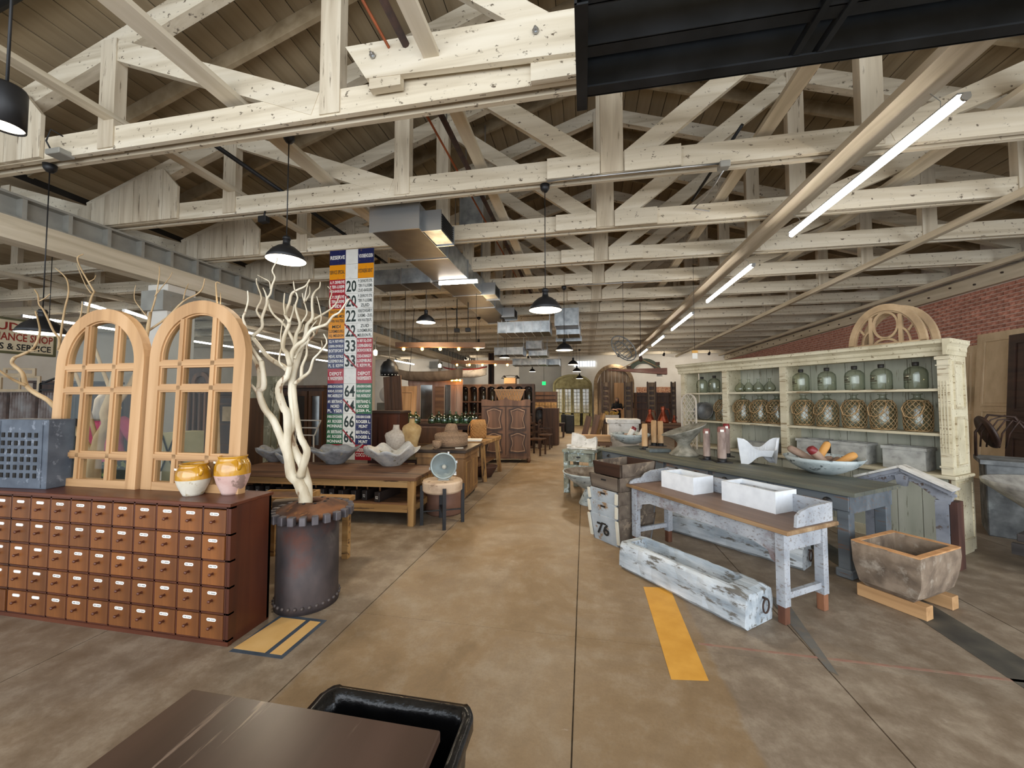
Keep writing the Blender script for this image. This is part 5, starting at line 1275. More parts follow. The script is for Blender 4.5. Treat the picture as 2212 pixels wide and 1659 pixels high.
kb = MB().lathe([(0.0, 0.03), (0.008, 0.029), (0.0115, 0.023), (0.008, 0.015), (0.0055, 0.011), (0.009, 0.0)], 10, M=Matrix.Rotation(PI/2, 4, 'X')).mesh('knob', [M_['mahog']])
def pill(w, h, n=5):
    r = h/2; p = []
    for i in range(n+1): a = -PI/2+PI*i/n; p.append((w/2-r+r*math.cos(a), r*math.sin(a)))
    for i in range(n+1): a = PI/2+PI*i/n; p.append((-w/2+r+r*math.cos(a), r*math.sin(a)))
    return p
lbm = MB().prism(pill(0.072, 0.02), -0.0025, 0).mesh('name_label', [M_['lbl']])
words_ = ['RHIZ. ZINGIB.', 'SEM. ANISI', 'FOL. SENNAE', 'RAD. ALTH.', 'FLOR. TILIAE', 'HERB. THYMI']
wm = []
for wd_ in words_:
    b = MB(); vs, fs = text_mesh(wd_, 0.056, 0.0085); b.add([(v[0], -0.0032, v[1]) for v in vs], fs); wm.append(b.mesh('lettering', [M_['ink']]))
rn = random.Random(2)
for c in range(NC):
    for r in range(5):
        o = bpy.data.objects.new('drawer', dw); COL.objects.link(o); o.parent = ch
        pull = 0.0 if rn.random() > 0.12 else -0.006
        o.location = (-0.03-(c+0.5)*pit, 0.006+pull, zr[r])
        k_ = bpy.data.objects.new('knob', kb); COL.objects.link(k_); k_.parent = o; k_.location = (0, -0.01, 0.0)
        l_ = bpy.data.objects.new('name_label', lbm); COL.objects.link(l_); l_.parent = o; l_.location = (0, -0.0101, 0.047)
        if c < 8:
            w_ = bpy.data.objects.new('lettering', wm[rn.randrange(6)]); COL.objects.link(w_); w_.parent = o; w_.location = (0, -0.0101, 0.047)
# blue-grey box with square holes
M_['tinblue'] = mat('dark_blue_grey_paint', ['#454b55', '#515862', '#5a616b'], 8, rough=0.65, bump=0.08, wear='#767c85', wamt=0.1, wscale=14)
bxx = -4.06; gb = thing('perforated_box', 'dark blue-grey wooden box with rows of square holes on the drawer chest', 'box', (-4.30, 2.30, CH), math.radians(3))
MB().box((0, 0.085, 0.265), (0.5, 0.17, 0.53), bev=0.004).build('body', M_['tinblue'], gb)
hs = MB()
for i in range(6):
    for j in range(6): MB().box((-0.165+i*0.062, 0.0005, 0.10+j*0.062), (0.026, 0.012, 0.036)).build('hole', M_['gap'], gb)
for x in (-0.2, 0.2): MB().box((x, -0.002, 0.265), (0.012, 0.006, 0.51)).build('edge_strip', M_['tinblue'], gb)
gb.location = (-4.29, 2.24, CH)
# glazed jars
M_['glaze'] = mat('mustard_glaze', ['#9c6a12', '#c08a1f', '#d3a13a'], 7, rough=0.12, bump=0.04, coat=0.6, spec=0.6)
M_['creamclay'] = mat('cream_clay', ['#b5ab98', '#cbc3b2', '#d5cfc0'], 9, rough=0.7, bump=0.1, wear='#a59473', wamt=0.15, wscale=9)
M_['pinkclay'] = mat('pink_clay', ['#b08a80', '#c4a197', '#cfb3aa'], 7, rough=0.7, bump=0.08, wear='#8f7468', wamt=0.15, wscale=7)
def jar(lab, loc, R, H, low, rz):
    t = thing('confit_jar', lab, 'jar', loc, rz)
    pr = [(0.0, 0.0), (R*0.56, 0.0), (R*0.62, H*0.06), (R*0.86, H*0.3), (R*0.99, H*0.5), (R, H*0.62)]
    MB().lathe(pr, 28).build('lower_body', low, t)
    MB().lathe([(R*1.004, H*0.52), (R*1.005, H*0.64), (R*0.99, H*0.75), (R*0.88, H*0.87), (R*0.78, H*0.93), (R*0.80, H*0.96), (R*0.84, H*0.985), (R*0.83, H), (R*0.76, H), (R*0.74, H*0.93), (R*0.8, H*0.8), (R*0.85, H*0.6), (0.0, H*0.3)], 28).build('glazed_top', M_['glaze'], t)
    for s in (1, -1):
        a = 0.0 if s > 0 else PI
        u = Vector((math.cos(a), math.sin(a), 0)); q = Vector((0, 0, 1))
        MB().tube([u*R*0.8+q*H*0.9, u*R*1.1+q*H*0.91, u*R*1.2+q*H*0.82, u*R*1.12+q*H*0.72, u*R*0.98+q*H*0.68], [0.011, 0.012, 0.012, 0.011, 0.012], 8).build('handle', M_['glaze'], t)
    MB().box((-R*0.45, -R*0.86, H*0.84), (0.04, 0.004, 0.014), M=None).build('sticker', M_['paper'], t)
    return t
jar('white and mustard confit jar, smaller left one on the drawer chest', onz(408, 1071, CH)+Vector((0, 0.03, 0)), 0.104, 0.225, M_['creamclay'], math.radians(-20))
jar('pink and mustard confit jar, larger right one on the drawer chest', onz(492, 1068, CH)+Vector((0, 0.035, 0)), 0.112, 0.275, M_['pinkclay'], math.radians(-25))
# arched window frames on the chest
M_['pane'] = glass('window_pane', '#eceeec', 0.004, 0.02)
def arched_window(lab, x0, x1, zt, Y, lean):
    w = x1-x0; h = zt-CH; t = thing('arched_window', lab, 'window frame', ((x0+x1)/2, Y, CH), rot=(-lean, 0, 0))
    R = w/2; fw = 0.098; hs = h-R
    def outl(ins, zb=0.0, n=26):
        r = R-ins; return [(-r, zb)]+[(r*math.cos(a), hs+r*math.sin(a)*(1.0)) for a in [PI-PI*i/n for i in range(n+1)]]+[(r, zb)]
    MB().strip(outl(0), outl(fw), -0.03, 0.03).build('frame', M_['pine'], t)
    MB().strip(outl(fw), outl(fw+0.012), -0.018, 0.018).build('inner_moulding', M_['pine'], t)
    MB().box((0, 0, 0.03), (w-2*fw+0.01, 0.056, 0.06)).build('bottom_rail', M_['pinex'], t)
    ri = R-fw
    xs = (-ri*0.44, ri*0.44); zs = (h*0.165, h*0.535, h*0.675)
    zs = (0.19*h*0.92, 0.535*h, 0.665*h)
    for i, x in enumerate(xs):
        zt_ = hs+math.sqrt(max(0, ri*ri-x*x)); 
        MB().box((x, 0, (0.05+zt_)/2), (0.064, 0.04, zt_-0.05)).build('mullion', M_['pine'], t)
        MB().box((x, -0.024, (0.05+zt_)/2), (0.034, 0.012, zt_-0.06)).build('mullion_bead', M_['pine'], t)
    for z in zs:
        MB().box((0, 0, z), (2*ri, 0.042, 0.062)).build('cross_bar', M_['pinex'], t)
        MB().box((0, -0.024, z), (2*ri, 0.012, 0.034)).build('bar_bead', M_['pinex'], t)
    cols = [-ri, xs[0], xs[1], ri]; rows = [0.06]+list(zs)+[None]
    for c in range(3):
        for r in range(4):
            a, b_ = cols[c], cols[c+1]; z0 = rows[r]; z1 = rows[r+1]
            if z1 is not None:
                MB().box(((a+b_)/2, 0, (z0+z1)/2), (b_-a, 0.003, z1-z0)).build('pane', M_['pane'], t)
            else:
                pts = [(a, z0), (b_, z0)]; n = 8
                for i in range(n+1):
                    x = b_+(a-b_)*i/n; pts.append((x, max(z0+0.002, hs+math.sqrt(max(0, ri*ri-x*x)))))
                MB().prism(pts, -0.0015, 0.0015).build('pane', M_['pane'], t)
    return t
arched_window('pine arched window frame with panes, left one on the drawer chest', -4.25, -3.36, 2.33, 2.40, 0.03)
arched_window('pine arched window frame with panes, right one on the drawer chest', -3.335, -2.46, 2.36, 2.42, 0.03)
# ---- rusty gear barrel with driftwood
M_['rustbarrel'] = mat('rusted_iron_drum', ['#2f2a2b', '#423a3a', '#554a48'], 5, (1, 1, 0.6), 0.6, metal=0.3, detail=8, bump=0.15, wear='#7a6f68', wamt=0.12, wscale=4, wsharp=0.3, wear2='#573429', w2amt=0.25, w2scale=2.5)
M_['rustgear'] = mat('orange_rusted_gear', ['#3c2a22', '#5a3a28', '#7d5030'], 7, rough=0.75, metal=0.2, detail=8, bump=0.2, wear='#9c6a3a', wamt=0.15, wscale=16, wsharp=0.15)
M_['geariron'] = mat('grey_gear_tooth', ['#4b474a', '#5f5a5d', '#706b6d'], 8, rough=0.5, metal=0.4, bump=0.08)
BP = at(666, 1180, 3.08); bc = Vector((BP.x, BP.y, 0))
ba = thing('iron_drum', 'rusty riveted iron drum with a gear wheel on top at the aisle', 'drum', bc)
MB().lathe([(0.0, 0.0), (0.232, 0.0), (0.23, 0.05), (0.226, 0.1), (0.224, 0.68), (0.0, 0.69)], 40).build('drum', M_['rustbarrel'], ba)
rv = MB().sphere((0, 0, 0), 0.0135, 8, 5).mesh('rivet', [M_['rustbarrel']])
for k in range(30):
    a = k*2*PI/30; o = bpy.data.objects.new('rivet', rv); COL.objects.link(o); o.parent = ba; o.location = (0.232*math.cos(a), 0.232*math.sin(a), 0.05)
gp = Vector((0.0, 0.0, 0)); GR = 0.285
gt = thing('gear_wheel', 'rusty gear wheel with square teeth lying on the iron drum', 'gear', bc+Vector((0.02, 0.02, 0.69)))
MB().lathe([(0.13, 0.075), (0.13, 0.055), (0.26, 0.015), (GR-0.02, 0.0), (GR-0.02, 0.04), (0.255, 0.045), (0.14, 0.09), (0.075, 0.095), (0.075, 0.06), (0.13, 0.055)], 40).build('web', M_['rustgear'], gt)
for k in range(22):
    a = k*2*PI/22
    MB().box((GR-0.004, 0, 0.012), (0.05, 0.046, 0.066), M=Matrix.Rotation(a, 4, 'Z'), bev=0.005).build('tooth', M_['geariron'], gt)
for k in range(8):
    a = k*PI/4; MB().cyl((0.107*math.cos(a), 0.107*math.sin(a), 0.088), (0.107*math.cos(a), 0.107*math.sin(a), 0.0975), 0.011, n=8).build('bolt_hole', M_['gap'], gt)
M_['drift'] = mat('bleached_driftwood', ['#b5a68a', '#d3c8b0', '#e2dac6'], 9, (1, 1, 0.35), 0.7, bump=0.15, wear='#8f745a', wamt=0.08, wscale=9)
def branchset(t, base_d, brs, m, seed=1, n=7, loc=None):
    rnd = random.Random(seed); parts = []
    for bi, (r0, r1, kd, pts) in enumerate(brs):
        P3 = []; N = len(pts)
        for i, (x, y) in enumerate(pts):
            d = base_d+kd[0]+(kd[1]-kd[0])*i/max(1, N-1)
            P3.append(at(x, y, d)-t.location)
        # subdivide with Catmull-Rom
        Q = []; 
        for i in range(N-1):
            p0, p1, p2, p3 = P3[max(i-1, 0)], P3[i], P3[i+1], P3[min(i+2, N-1)]
            for s in range(3):
                u = s/3; Q.append(0.5*((2*p1)+(p2-p0)*u+(2*p0-5*p1+4*p2-p3)*u*u+(3*p1-p0-3*p2+p3)*u**3))
        Q.append(P3[-1]); M2 = len(Q)
        rad = [(r0+(r1-r0)*(i/(M2-1))**0.8)*(1+rnd.uniform(-.06, .06)) for i in range(M2)]
        MB().tube(Q, rad, n).build('branch' if bi else 'trunk', m, t)
tr = thing('driftwood_tree', 'bleached curly driftwood branches standing in the iron drum', 'driftwood', bc+Vector((0, 0, 0.60)))
BR = [
 (0.052, 0.022, (0, 0), [(662, 1110), (658, 1080), (655, 1067), (643, 1040), (629, 1026), (624, 995), (620, 964), (622, 934), (620, 895), (612, 880), (602, 848), (606, 827), (620, 813), (627, 786)]),
 (0.022, 0.004, (0, -0.25), [(627, 786), (630, 764), (641, 746), (657, 735), (672, 714), (690, 706), (706, 700), (719, 683), (733, 675), (746, 656), (755, 645)]),
 (0.04, 0.03, (0.06, 0.04), [(664, 1100), (663, 1046), (651, 1001), (635, 971), (625, 940)]),
 (0.03, 0.028, (0.02, 0.1), [(622, 950), (634, 900), (630, 850), (632, 810), (640, 780), (645, 760)]),
 (0.034, 0.016, (-0.02, -0.15), [(649, 1030), (655, 1005), (663, 977), (657, 960), (649, 944), (643, 913), (638, 878), (635, 839), (637, 829)]),
 (0.016, 0.004, (-0.15, -0.35), [(637, 829), (651, 817), (667, 805), (672, 793), (677, 776), (689, 763), (706, 741), (699, 721)]),
 (0.034, 0.018, (0, -0.1), [(620, 980), (610, 954), (602, 934), (590, 907), (571, 882), (559, 846), (569, 838), (569, 811), (564, 780)]),
 (0.016, 0.004, (-0.1, -0.2), [(564, 780), (552, 764), (537, 739), (530, 705), (525, 687), (530, 673), (536, 650), (535, 628)]),
 (0.02, 0.008, (-0.05, -0.1), [(559, 850), (552, 842), (543, 831)]),
 (0.018, 0.01, (-0.06, 0.1), [(557, 845), (560, 815), (554, 785), (539, 759), (533, 735)]),
 (0.024, 0.015, (0.05, 0.2), [(622, 800), (611, 791), (591, 780), (576, 768), (559, 746), (546, 730)]),
 (0.015, 0.004, (0.2, 0.3), [(546, 726), (566, 707), (566, 687), (576, 658), (577, 645), (584, 635), (588, 616), (594, 599), (588, 584), (598, 564), (598, 557)]),
 (0.010, 0.004, (0.24, 0.1), [(564, 688), (554, 670), (565, 645), (555, 614), (554, 602)]),
 (0.009, 0.004, (0.24, 0.35), [(577, 645), (573, 632), (568, 622)]),
 (0.006, 0.003, (0.26, 0.35), [(584, 625), (582, 609), (569, 601), (556, 594)]),
 (0.016, 0.007, (0.05, 0.26), [(645, 760), (636, 741), (631, 731), (620, 710), (608, 695), (593, 682), (584, 668), (578, 648)]),
 (0.020, 0.005, (-0.02, -0.3), [(626, 790), (620, 764), (611, 751), (615, 724), (625, 697), (616, 680), (625, 655), (630, 635), (643, 626), (660, 618), (669, 604)]),
 (0.008, 0.004, (-0.2, -0.2), [(616, 680), (613, 658), (615, 633)]),
 (0.008, 0.003, (-0.15, -0.05), [(625, 697), (633, 673), (635, 658)]),
 (0.018, 0.004, (0.0, 0.2), [(634, 765), (638, 737), (640, 722), (648, 702), (643, 683), (638, 661), (643, 643), (636, 624), (634, 607)]),
 (0.022, 0.004, (0.08, 0.3), [(640, 785), (650, 755), (660, 724), (663, 702), (675, 687), (674, 661), (675, 641), (682, 628), (690, 621), (692, 609)]),
 (0.011, 0.004, (0.2, 0.0), [(675, 692), (699, 678), (714, 668), (726, 656), (733, 638)]),
 (0.007, 0.003, (0.1, -0.1), [(714, 668), (712, 650), (717, 631), (708, 619)]),
 (0.008, 0.003, (0.1, 0.1), [(648, 702), (653, 695), (663, 678), (660, 661), (655, 645), (653, 633)]),
 (0.008, 0.003, (0.2, 0.1), [(682, 722), (690, 702), (694, 685), (689, 658), (684, 640)]),
 (0.007, 0.003, (0.1, 0.2), [(660, 650), (669, 634), (669, 619)]),
 (0.007, 0.003, (0.1, 0.0), [(657, 655), (661, 630), (667, 607)]),
 (0.009, 0.003, (0.0, -0.1), [(612, 792), (603, 780), (606, 758), (608, 749), (606, 729), (609, 704), (613, 690)]),
 (0.014, 0.004, (0.0, 0.2), [(636, 775), (645, 756), (663, 739), (679, 722), (672, 709), (685, 692)]),
 (0.016, 0.006, (-0.1, 0.1), [(637, 829), (650, 817), (652, 793), (662, 768), (663, 751), (668, 727)]),
 (0.010, 0.004, (0.0, 0.0), [(618, 880), (610, 868), (606, 858)]),
 (0.006, 0.003, (0.2, 0.2), [(640, 722), (652, 715), (656, 700)]),
 (0.006, 0.003, (0.0, 0.2), [(689, 763), (696, 748), (694, 736)]),
]
branchset(tr, 3.08, BR, M_['drift'], 3)
M_['drift2'] = mat('tan_driftwood', ['#a1875f', '#bd9f76', '#cfb48c'], 9, (1, 1, 0.35), 0.75, bump=0.15)
o_ = at(222, 1000, 3.95); t = thing('driftwood_tree', 'tan driftwood branches standing behind the left arched frame', 'driftwood', (o_.x, o_.y, 0))
BR2 = [
 (0.07, 0.028, (0, 0), [(196, 1260), (200, 1120), (202, 1010), (210, 970), (216, 944), (231, 916), (226, 893), (241, 850), (247, 815), (252, 790)]),
 (0.03, 0.014, (0, -0.3), [(205, 985), (180, 950), (150, 915), (134, 896), (104, 865), (74, 848), (56, 831), (48, 805), (26, 785), (32, 772)]),
 (0.014, 0.005, (-0.3, -0.5), [(32, 772), (63, 759), (76, 746), (86, 718), (82, 692), (76, 672)]),
 (0.014, 0.008, (-0.3, -0.5), [(56, 833), (28, 820), (13, 811), (-8, 795)]),
 (0.006, 0.003, (-0.4, -0.5), [(63, 759), (75, 757), (86, 754)]),
 (0.022, 0.012, (0.1, 0.0), [(210, 960), (190, 880), (160, 800), (139, 766), (126, 755)]),
 (0.012, 0.005, (0, -0.2), [(126, 755), (128, 733), (115, 714), (104, 690), (93, 668), (84, 657), (82, 638), (74, 625)]),
 (0.007, 0.003, (-0.2, -0.3), [(84, 651), (96, 645), (108, 635)]),
 (0.012, 0.005, (0.0, 0.2), [(128, 745), (130, 735), (135, 696), (141, 662), (148, 631), (143, 601), (119, 579)]),
 (0.014, 0.004, (0.1, 0.1), [(150, 790), (141, 748), (143, 727), (161, 707), (174, 683), (178, 651)]),
 (0.018, 0.008, (0.1, 0.3), [(241, 850), (215, 780), (195, 720), (190, 679), (197, 644), (204, 631)]),
 (0.010, 0.005, (0.3, 0.3), [(204, 631), (191, 609), (174, 579), (167, 557), (180, 549)]),
 (0.007, 0.003, (0.3, 0.4), [(197, 633), (184, 614), (165, 570)]),
 (0.006, 0.003, (0.3, 0.3), [(191, 609), (203, 603), (207, 594)]),
 (0.03, 0.016, (0.0, 0.4), [(226, 900), (270, 850), (305, 780), (317, 724), (325, 675)]),
 (0.010, 0.004, (0.4, 0.5), [(325, 680), (336, 643), (344, 597), (344, 575)]),
 (0.013, 0.005, (0.4, 0.2), [(320, 715), (361, 686), (396, 651), (423, 637), (437, 624), (442, 602)]),
 (0.007, 0.003, (0.3, 0.2), [(396, 648), (400, 630), (407, 613)]),
 (0.007, 0.003, (0.4, 0.5), [(323, 690), (305, 668), (290, 645), (293, 616)]),
 (0.006, 0.003, (0.4, 0.5), [(334, 640), (350, 620), (366, 600), (372, 588)]),
 (0.012, 0.007, (0.0, 0.0), [(231, 916), (249, 903), (262, 880)]),
]
branchset(t, 3.95, BR2, M_['drift2'], 9)
t2 = thing('driftwood_tree', 'short tan driftwood twigs rising behind the right arched frame', 'driftwood', (at(470, 900, 4.2).x, at(470, 900, 4.2).y, 0))
branchset(t2, 4.2, [(0.03, 0.012, (0, 0), [(470, 1200), (470, 1000), (468, 850), (466, 720), (469, 654)]), (0.010, 0.004, (0, 0), [(469, 660), (467, 630), (467, 610), (476, 612)]), (0.008, 0.003, (0, 0.1), [(470, 680), (476, 655), (476, 632)])], M_['drift2'], 5)
for (tt, rr, lb) in ((t, 0.2, 'dark tub holding the tan driftwood behind the chest'), (t2, 0.17, 'dark tub holding the driftwood twigs behind the right frame')):
    q_ = thing('tub', lb, 'tub', (tt.location.x, tt.location.y, 0)); MB().lathe([(0.0, 0.0), (rr, 0.0), (rr*1.1, 0.4), (rr*1.02, 0.4), (rr*0.9, 0.3), (0, 0.3)], 24).build('body', M_['rust'], q_)
    tt.location.z = 0.3
    for c in tt.children: c.location.z -= 0.3

# ---- enamel route sign
def enam(name, c): return mat(name, [c], rough=0.25, bump=0.01, wear='#6d5a4a', wamt=0.03, wscale=20, coat=0.3)
E_ = {'navy': enam('navy_enamel', '#1e2450'), 'orange': enam('orange_enamel', '#d98a10'), 'red': enam('red_enamel', '#a01f2c'), 'white': mat('white_enamel', ['#d5d3cb', '#e0ded7'], 6, rough=0.3, bump=0.01, wear='#8d8980', wamt=0.12, wscale=9, wsharp=0.25), 'green': enam('green_enamel', '#1a5a34')}
M_['wtxt'] = mat('white_lettering', ['#e6e3db'], bump=0, rough=0.4); M_['gtxt'] = mat('dark_green_lettering', ['#12241c'], bump=0, rough=0.4); M_['slash'] = mat('red_slash', ['#8e1f25'], bump=0, rough=0.4)
SR = math.radians(2); sx0, sx1 = -4.42, -3.57; SW = sx1-sx0; PH = 0.262; ST = 4.235; SYp = 6.02
sg = thing('route_sign', 'tall enamel tram route sign with numbered coloured panels hanging by the tree', 'sign', (sx0, SYp, ST))
rows = [('navy', ['RESERVE'], None, 'navy', ['VOORBEHOUDEN'], 0), ('orange', ['SERVICE SPECIAL'], None, 'orange', ['BYZONDERE DIENST'], 0),
 ('red', ['A. P. DEVROYE', 'P. TERV.-LUXEMB', 'MIDI-BASILIQUE'], '20', 'white', ['P. DEVROYE STR.', 'TERV. P.-LUXEMB.', 'ZUID-BASILIEK'], 0),
 ('red', ['A. P. DEVROYE', 'P. TERV.-LUXEMB', 'MIDI'], '20', 'white', ['P. DEVROYE STR.', 'TERV. P.-LUXEMB.', 'ZUID'], 1),
 ('orange', ['VERREYZWEGHER', 'LUXEMB.-MIDI', 'P. WIN WAUTERS'], '22', 'white', ['VERREYZWEGHER P.', 'LUXEMB. - ZUID', 'WIN WAUTERS PL.'], 0),
 ('orange', ['MIDI', 'LUXEMBOURG', 'SQ. MEUDON'], '22', 'white', ['ZUID', 'LUXEMBURG', 'MEUDON PL.'], 1),
 ('navy', ['SQ. H. REY-MIDI', 'LUXEMB.-CIM IXELLES', 'BOITSFORT'], '33', 'red', ['H. REY SQ.-ZUID', 'LUXEMB-KERKH ELS', 'BOSVOORDE'], 0),
 ('navy', ['MIDI-PL. ROYALE', 'LUXEMBOURG', 'PL. E. KEYM'], '33', 'red', ['ZUID-KONINGS P.', 'LUXEMBURG', 'E. KEYM PL.'], 1),
 ('red', ['DEPOT', 'R. VANDERMEEREN'], None, 'red', ['DEPOT', 'VANDERMEERENSTR'], 0),
 ('navy', ['EVERE-CIM SCHAERB', 'NORD-PL. DUCHESSE', 'PARC ANDERLECHT'], '64', 'green', ['EVERE-KERKH SCHAERB', 'NOORD-HERTOGINNE P.', 'PARK ANDERLECHT'], 0),
 ('navy', ['AV. BERTRAND', 'NORD', 'PL. YSER'], '64', 'green', ['BERTRAND L.', 'NOORD', 'IJZER PL.'], 1),
 ('green', ['EVERE-CIM SCHAERB', 'AV. ROGIER', 'MONNAIE'], '66', 'navy', ['EVERE-KERKH SCHAERB', 'ROGIER L.', 'MUNT'], 0),
 ('green', ['AV. BERTRAND', 'AV. ROGIER', 'MONNAIE'], '66', 'navy', ['BERTRAND L.', 'ROGIER L.', 'MUNT'], 1),
 ('red', ['ANDERLECHT', 'PL. COCO'], '9', 'red', ['ANDERLECHT', 'COCO PL.'], 0)]
c0, c1, c2 = SW*0.37, SW*0.28, SW*0.35
MB().box((SW/2, 0.015, -PH*len(rows)/2), (SW, 0.012, PH*len(rows))).build('backing', M_['steel'], sg)
for i, (lc, lt_, num, rc, rt, sl) in enumerate(rows):
    zc = -PH*(i+0.5)
    for (xa, w, col, tx) in ((0, c0, lc, lt_), (c0+c1, c2, rc, rt)):
        o = MB().box((xa+w/2, 0.003, zc), (w-0.003, 0.012, PH-0.004)).build('panel', E_[col], sg)
        tm = M_['gtxt'] if col in ('orange', 'white') else M_['wtxt']; b = MB(); n = len(tx)
        for k, s in enumerate(tx):
            hh = PH*(0.21 if n == 3 else (0.24 if n == 2 else 0.26)); zz = zc+PH*0.31*((n-1)/2-k)
            if len(s) > 16: hh *= 0.8
            text_on(b, s, xa+w/2, zz, -0.0042, min(w*0.9, len(s)*hh*0.75), hh, True)
        b.build('lettering', tm, o)
    o = MB().box((c0+c1/2, 0.003, zc), (c1-0.002, 0.012, PH-0.004)).build('panel', E_['white'], sg)
    if num:
        b = MB(); text_on(b, num, c0+c1/2, zc, -0.0042, c1*(0.82 if len(num) > 1 else 0.4), PH*0.78, True); b.build('number', M_['gtxt'], o)
    if sl: MB().beam((c0+0.0, -0.006, zc+PH*0.46), (c0+c1, -0.006, zc-PH*0.46), 0.004, 0.024, up=(0, 0, 1)).build('slash', M_['slash'], o)
# ---- workshop table with wavy planters
M_['worktop'] = wood('scarred_worktop', ['#462d1b', '#5e3f28', '#755236'], 'x', 3, 0.6, wear='#3c2717', wamt=0.2, wscale=7)
M_['ochre'] = wood('ochre_worn_wood', ['#765531', '#957040', '#ad8958'], 'x', 4, 0.7, wear='#4b341f', wamt=0.18, wscale=9)
M_['ochrez'] = wood('ochre_worn_leg', ['#765531', '#957040', '#ad8958'], 'z', 4, 0.7, wear='#4b341f', wamt=0.15, wscale=9)
WTX0, WTX1, WTY0, WTY1, WTZ = -4.95, -2.12, 4.50, 5.50, 0.61
wt = thing('workshop_table', 'long low workshop table with a lower shelf carrying the wavy planters', 'table', ((WTX0+WTX1)/2, (WTY0+WTY1)/2, 0), math.radians(3))
Lw = WTX1-WTX0; Dw = WTY1-WTY0
for k in range(4): MB().box((0, -Dw/2+Dw*(k+0.5)/4, WTZ-0.02), (Lw, Dw/4-0.004, 0.04), bev=0.004).build('top_board', M_['worktop'], wt)
for y in (-Dw/2+0.04, Dw/2-0.04): MB().box((0, y, WTZ-0.085), (Lw-0.06, 0.03, 0.09)).build('apron', M_['ochre'], wt); MB().box((0, y, 0.215), (Lw-0.1, 0.035, 0.09)).build('shelf_rail', M_['ochre'], wt)
for x in (-Lw/2+0.05, Lw/2-0.05):
    MB().box((x, 0, WTZ-0.085), (0.03, Dw-0.1, 0.09)).build('apron', M_['ochre'], wt); MB().box((x, 0, 0.215), (0.035, Dw-0.1, 0.08)).build('shelf_rail', M_['ochre'], wt)
    for y in (-Dw/2+0.06, Dw/2-0.06): MB().box((x*0.985, y, 0.285), (0.085, 0.085, 0.57), bev=0.004).build('leg', M_['ochrez'], wt)
MB().box((0, 0, 0.265), (Lw-0.12, Dw-0.1, 0.02)).build('shelf', M_['worktop'], wt)
def wavy(lab, px, py, R, H, ph, amp, m, n=64, sq=0.12):
    p = onz(px, py, WTZ); p.y += 0.14
    t = thing('wavy_planter', lab, 'planter', p)
    vs = []; fs = []
    rows_ = [(0.34, 0.0), (0.36, 0.02), (0.62, 0.42), (0.86, 0.78), (1.0, 1.0), (0.975, 1.01), (0.84, 0.80), (0.6, 0.46), (0.33, 0.1)]
    for (fr, fz) in rows_:
        for k in range(n):
            a = 2*PI*k/n; wv = math.sin(7*a+ph)*0.55+math.sin(4*a+ph*2.3)*0.5
            r = R*fr*(1+(0.10*wv*fz*fz)+sq*math.cos(4*a+ph)*fz*0.5); z = H*fz*(1+amp*wv*fz)
            vs.append((r*math.cos(a), r*math.sin(a), max(0.0, z)))
    for i in range(len(rows_)-1):
        for k in range(n): k2 = (k+1) % n; fs.append((i*n+k, i*n+k2, (i+1)*n+k2, (i+1)*n+k))
    fs.append(tuple(reversed(range(n)))); fs.append(tuple((len(rows_)-1)*n+k for k in range(n)))
    b = MB(); b.add(vs, fs, True); b.build('shell', m, t); return t
M_['fibre'] = mat('grey_fibre_cement', ['#6f7172', '#85878a', '#96989b'], 11, rough=0.8, bump=0.15, wear='#a59c86', wamt=0.12, wscale=10)
M_['fibrelight'] = mat('pale_fibre_cement', ['#a7a8aa', '#bfbdb8', '#cbc8c0'], 11, rough=0.8, bump=0.12, wear='#8d8672', wamt=0.1, wscale=12)
wavy('grey wavy-rimmed planter bowl, leftmost on the workshop table', 582, 999, 0.31, 0.21, 0.6, 0.22, M_['fibre'])
wavy('grey wavy-rimmed planter bowl, middle one behind the driftwood trunk', 712, 1004, 0.36, 0.24, 2.2, 0.14, M_['fibre'])
wavy('pale wavy-rimmed planter bowl, rightmost on the workshop table', 836, 1008, 0.40, 0.255, 4.1, 0.30, M_['fibrelight'])
t = wavy('small grey planter bowl behind the driftwood trunk', 672, 989, 0.16, 0.16, 1.0, 0.2, M_['fibre']); t.location.y = 5.28
# dark moulds on the lower shelf
M_['mould'] = wood('black_brown_mould', ['#171210', '#221a17', '#302521'], 'y', 4, 0.5, rnd=0.2)
mo = thing('wooden_mould', 'x', 'mould', (0, 0, 0), group='dark moulds on the lower shelf')
MB().box((0, 0, 0.065), (0.075, 0.5, 0.13), bev=0.005).build('block', M_['mould'], mo); MB().cyl((0, -0.18, 0.13), (0, -0.18, 0.19), 0.012, n=8).build('handle', M_['midwood'], mo)
vs, fs = text_mesh('52', 0.035, 0.035); MB().add([(v[0], -0.2515, 0.06+v[1]) for v in vs], fs).build('painted_number', M_['wtxt'], mo)
mpx = [570, 590, 610, 632, 672, 686, 702, 720, 740, 764, 790, 812, 838]
for k, px in enumerate(mpx):
    p = onz(px, 1079-(838-px)*0.03, 0.275); p.y = 4.5+0.36+(k % 3)*0.03
    p.x = ony(px, 1060, p.y).x
    o = mo if k == 0 else dup(mo)
    o.location = p; o.rotation_euler = (0, 0, math.radians(-8+(k*37 % 9))); o['label'] = 'black-brown wooden mould on the lower shelf, %s of thirteen from the left' % ORD[k].replace('nearest', 'first')
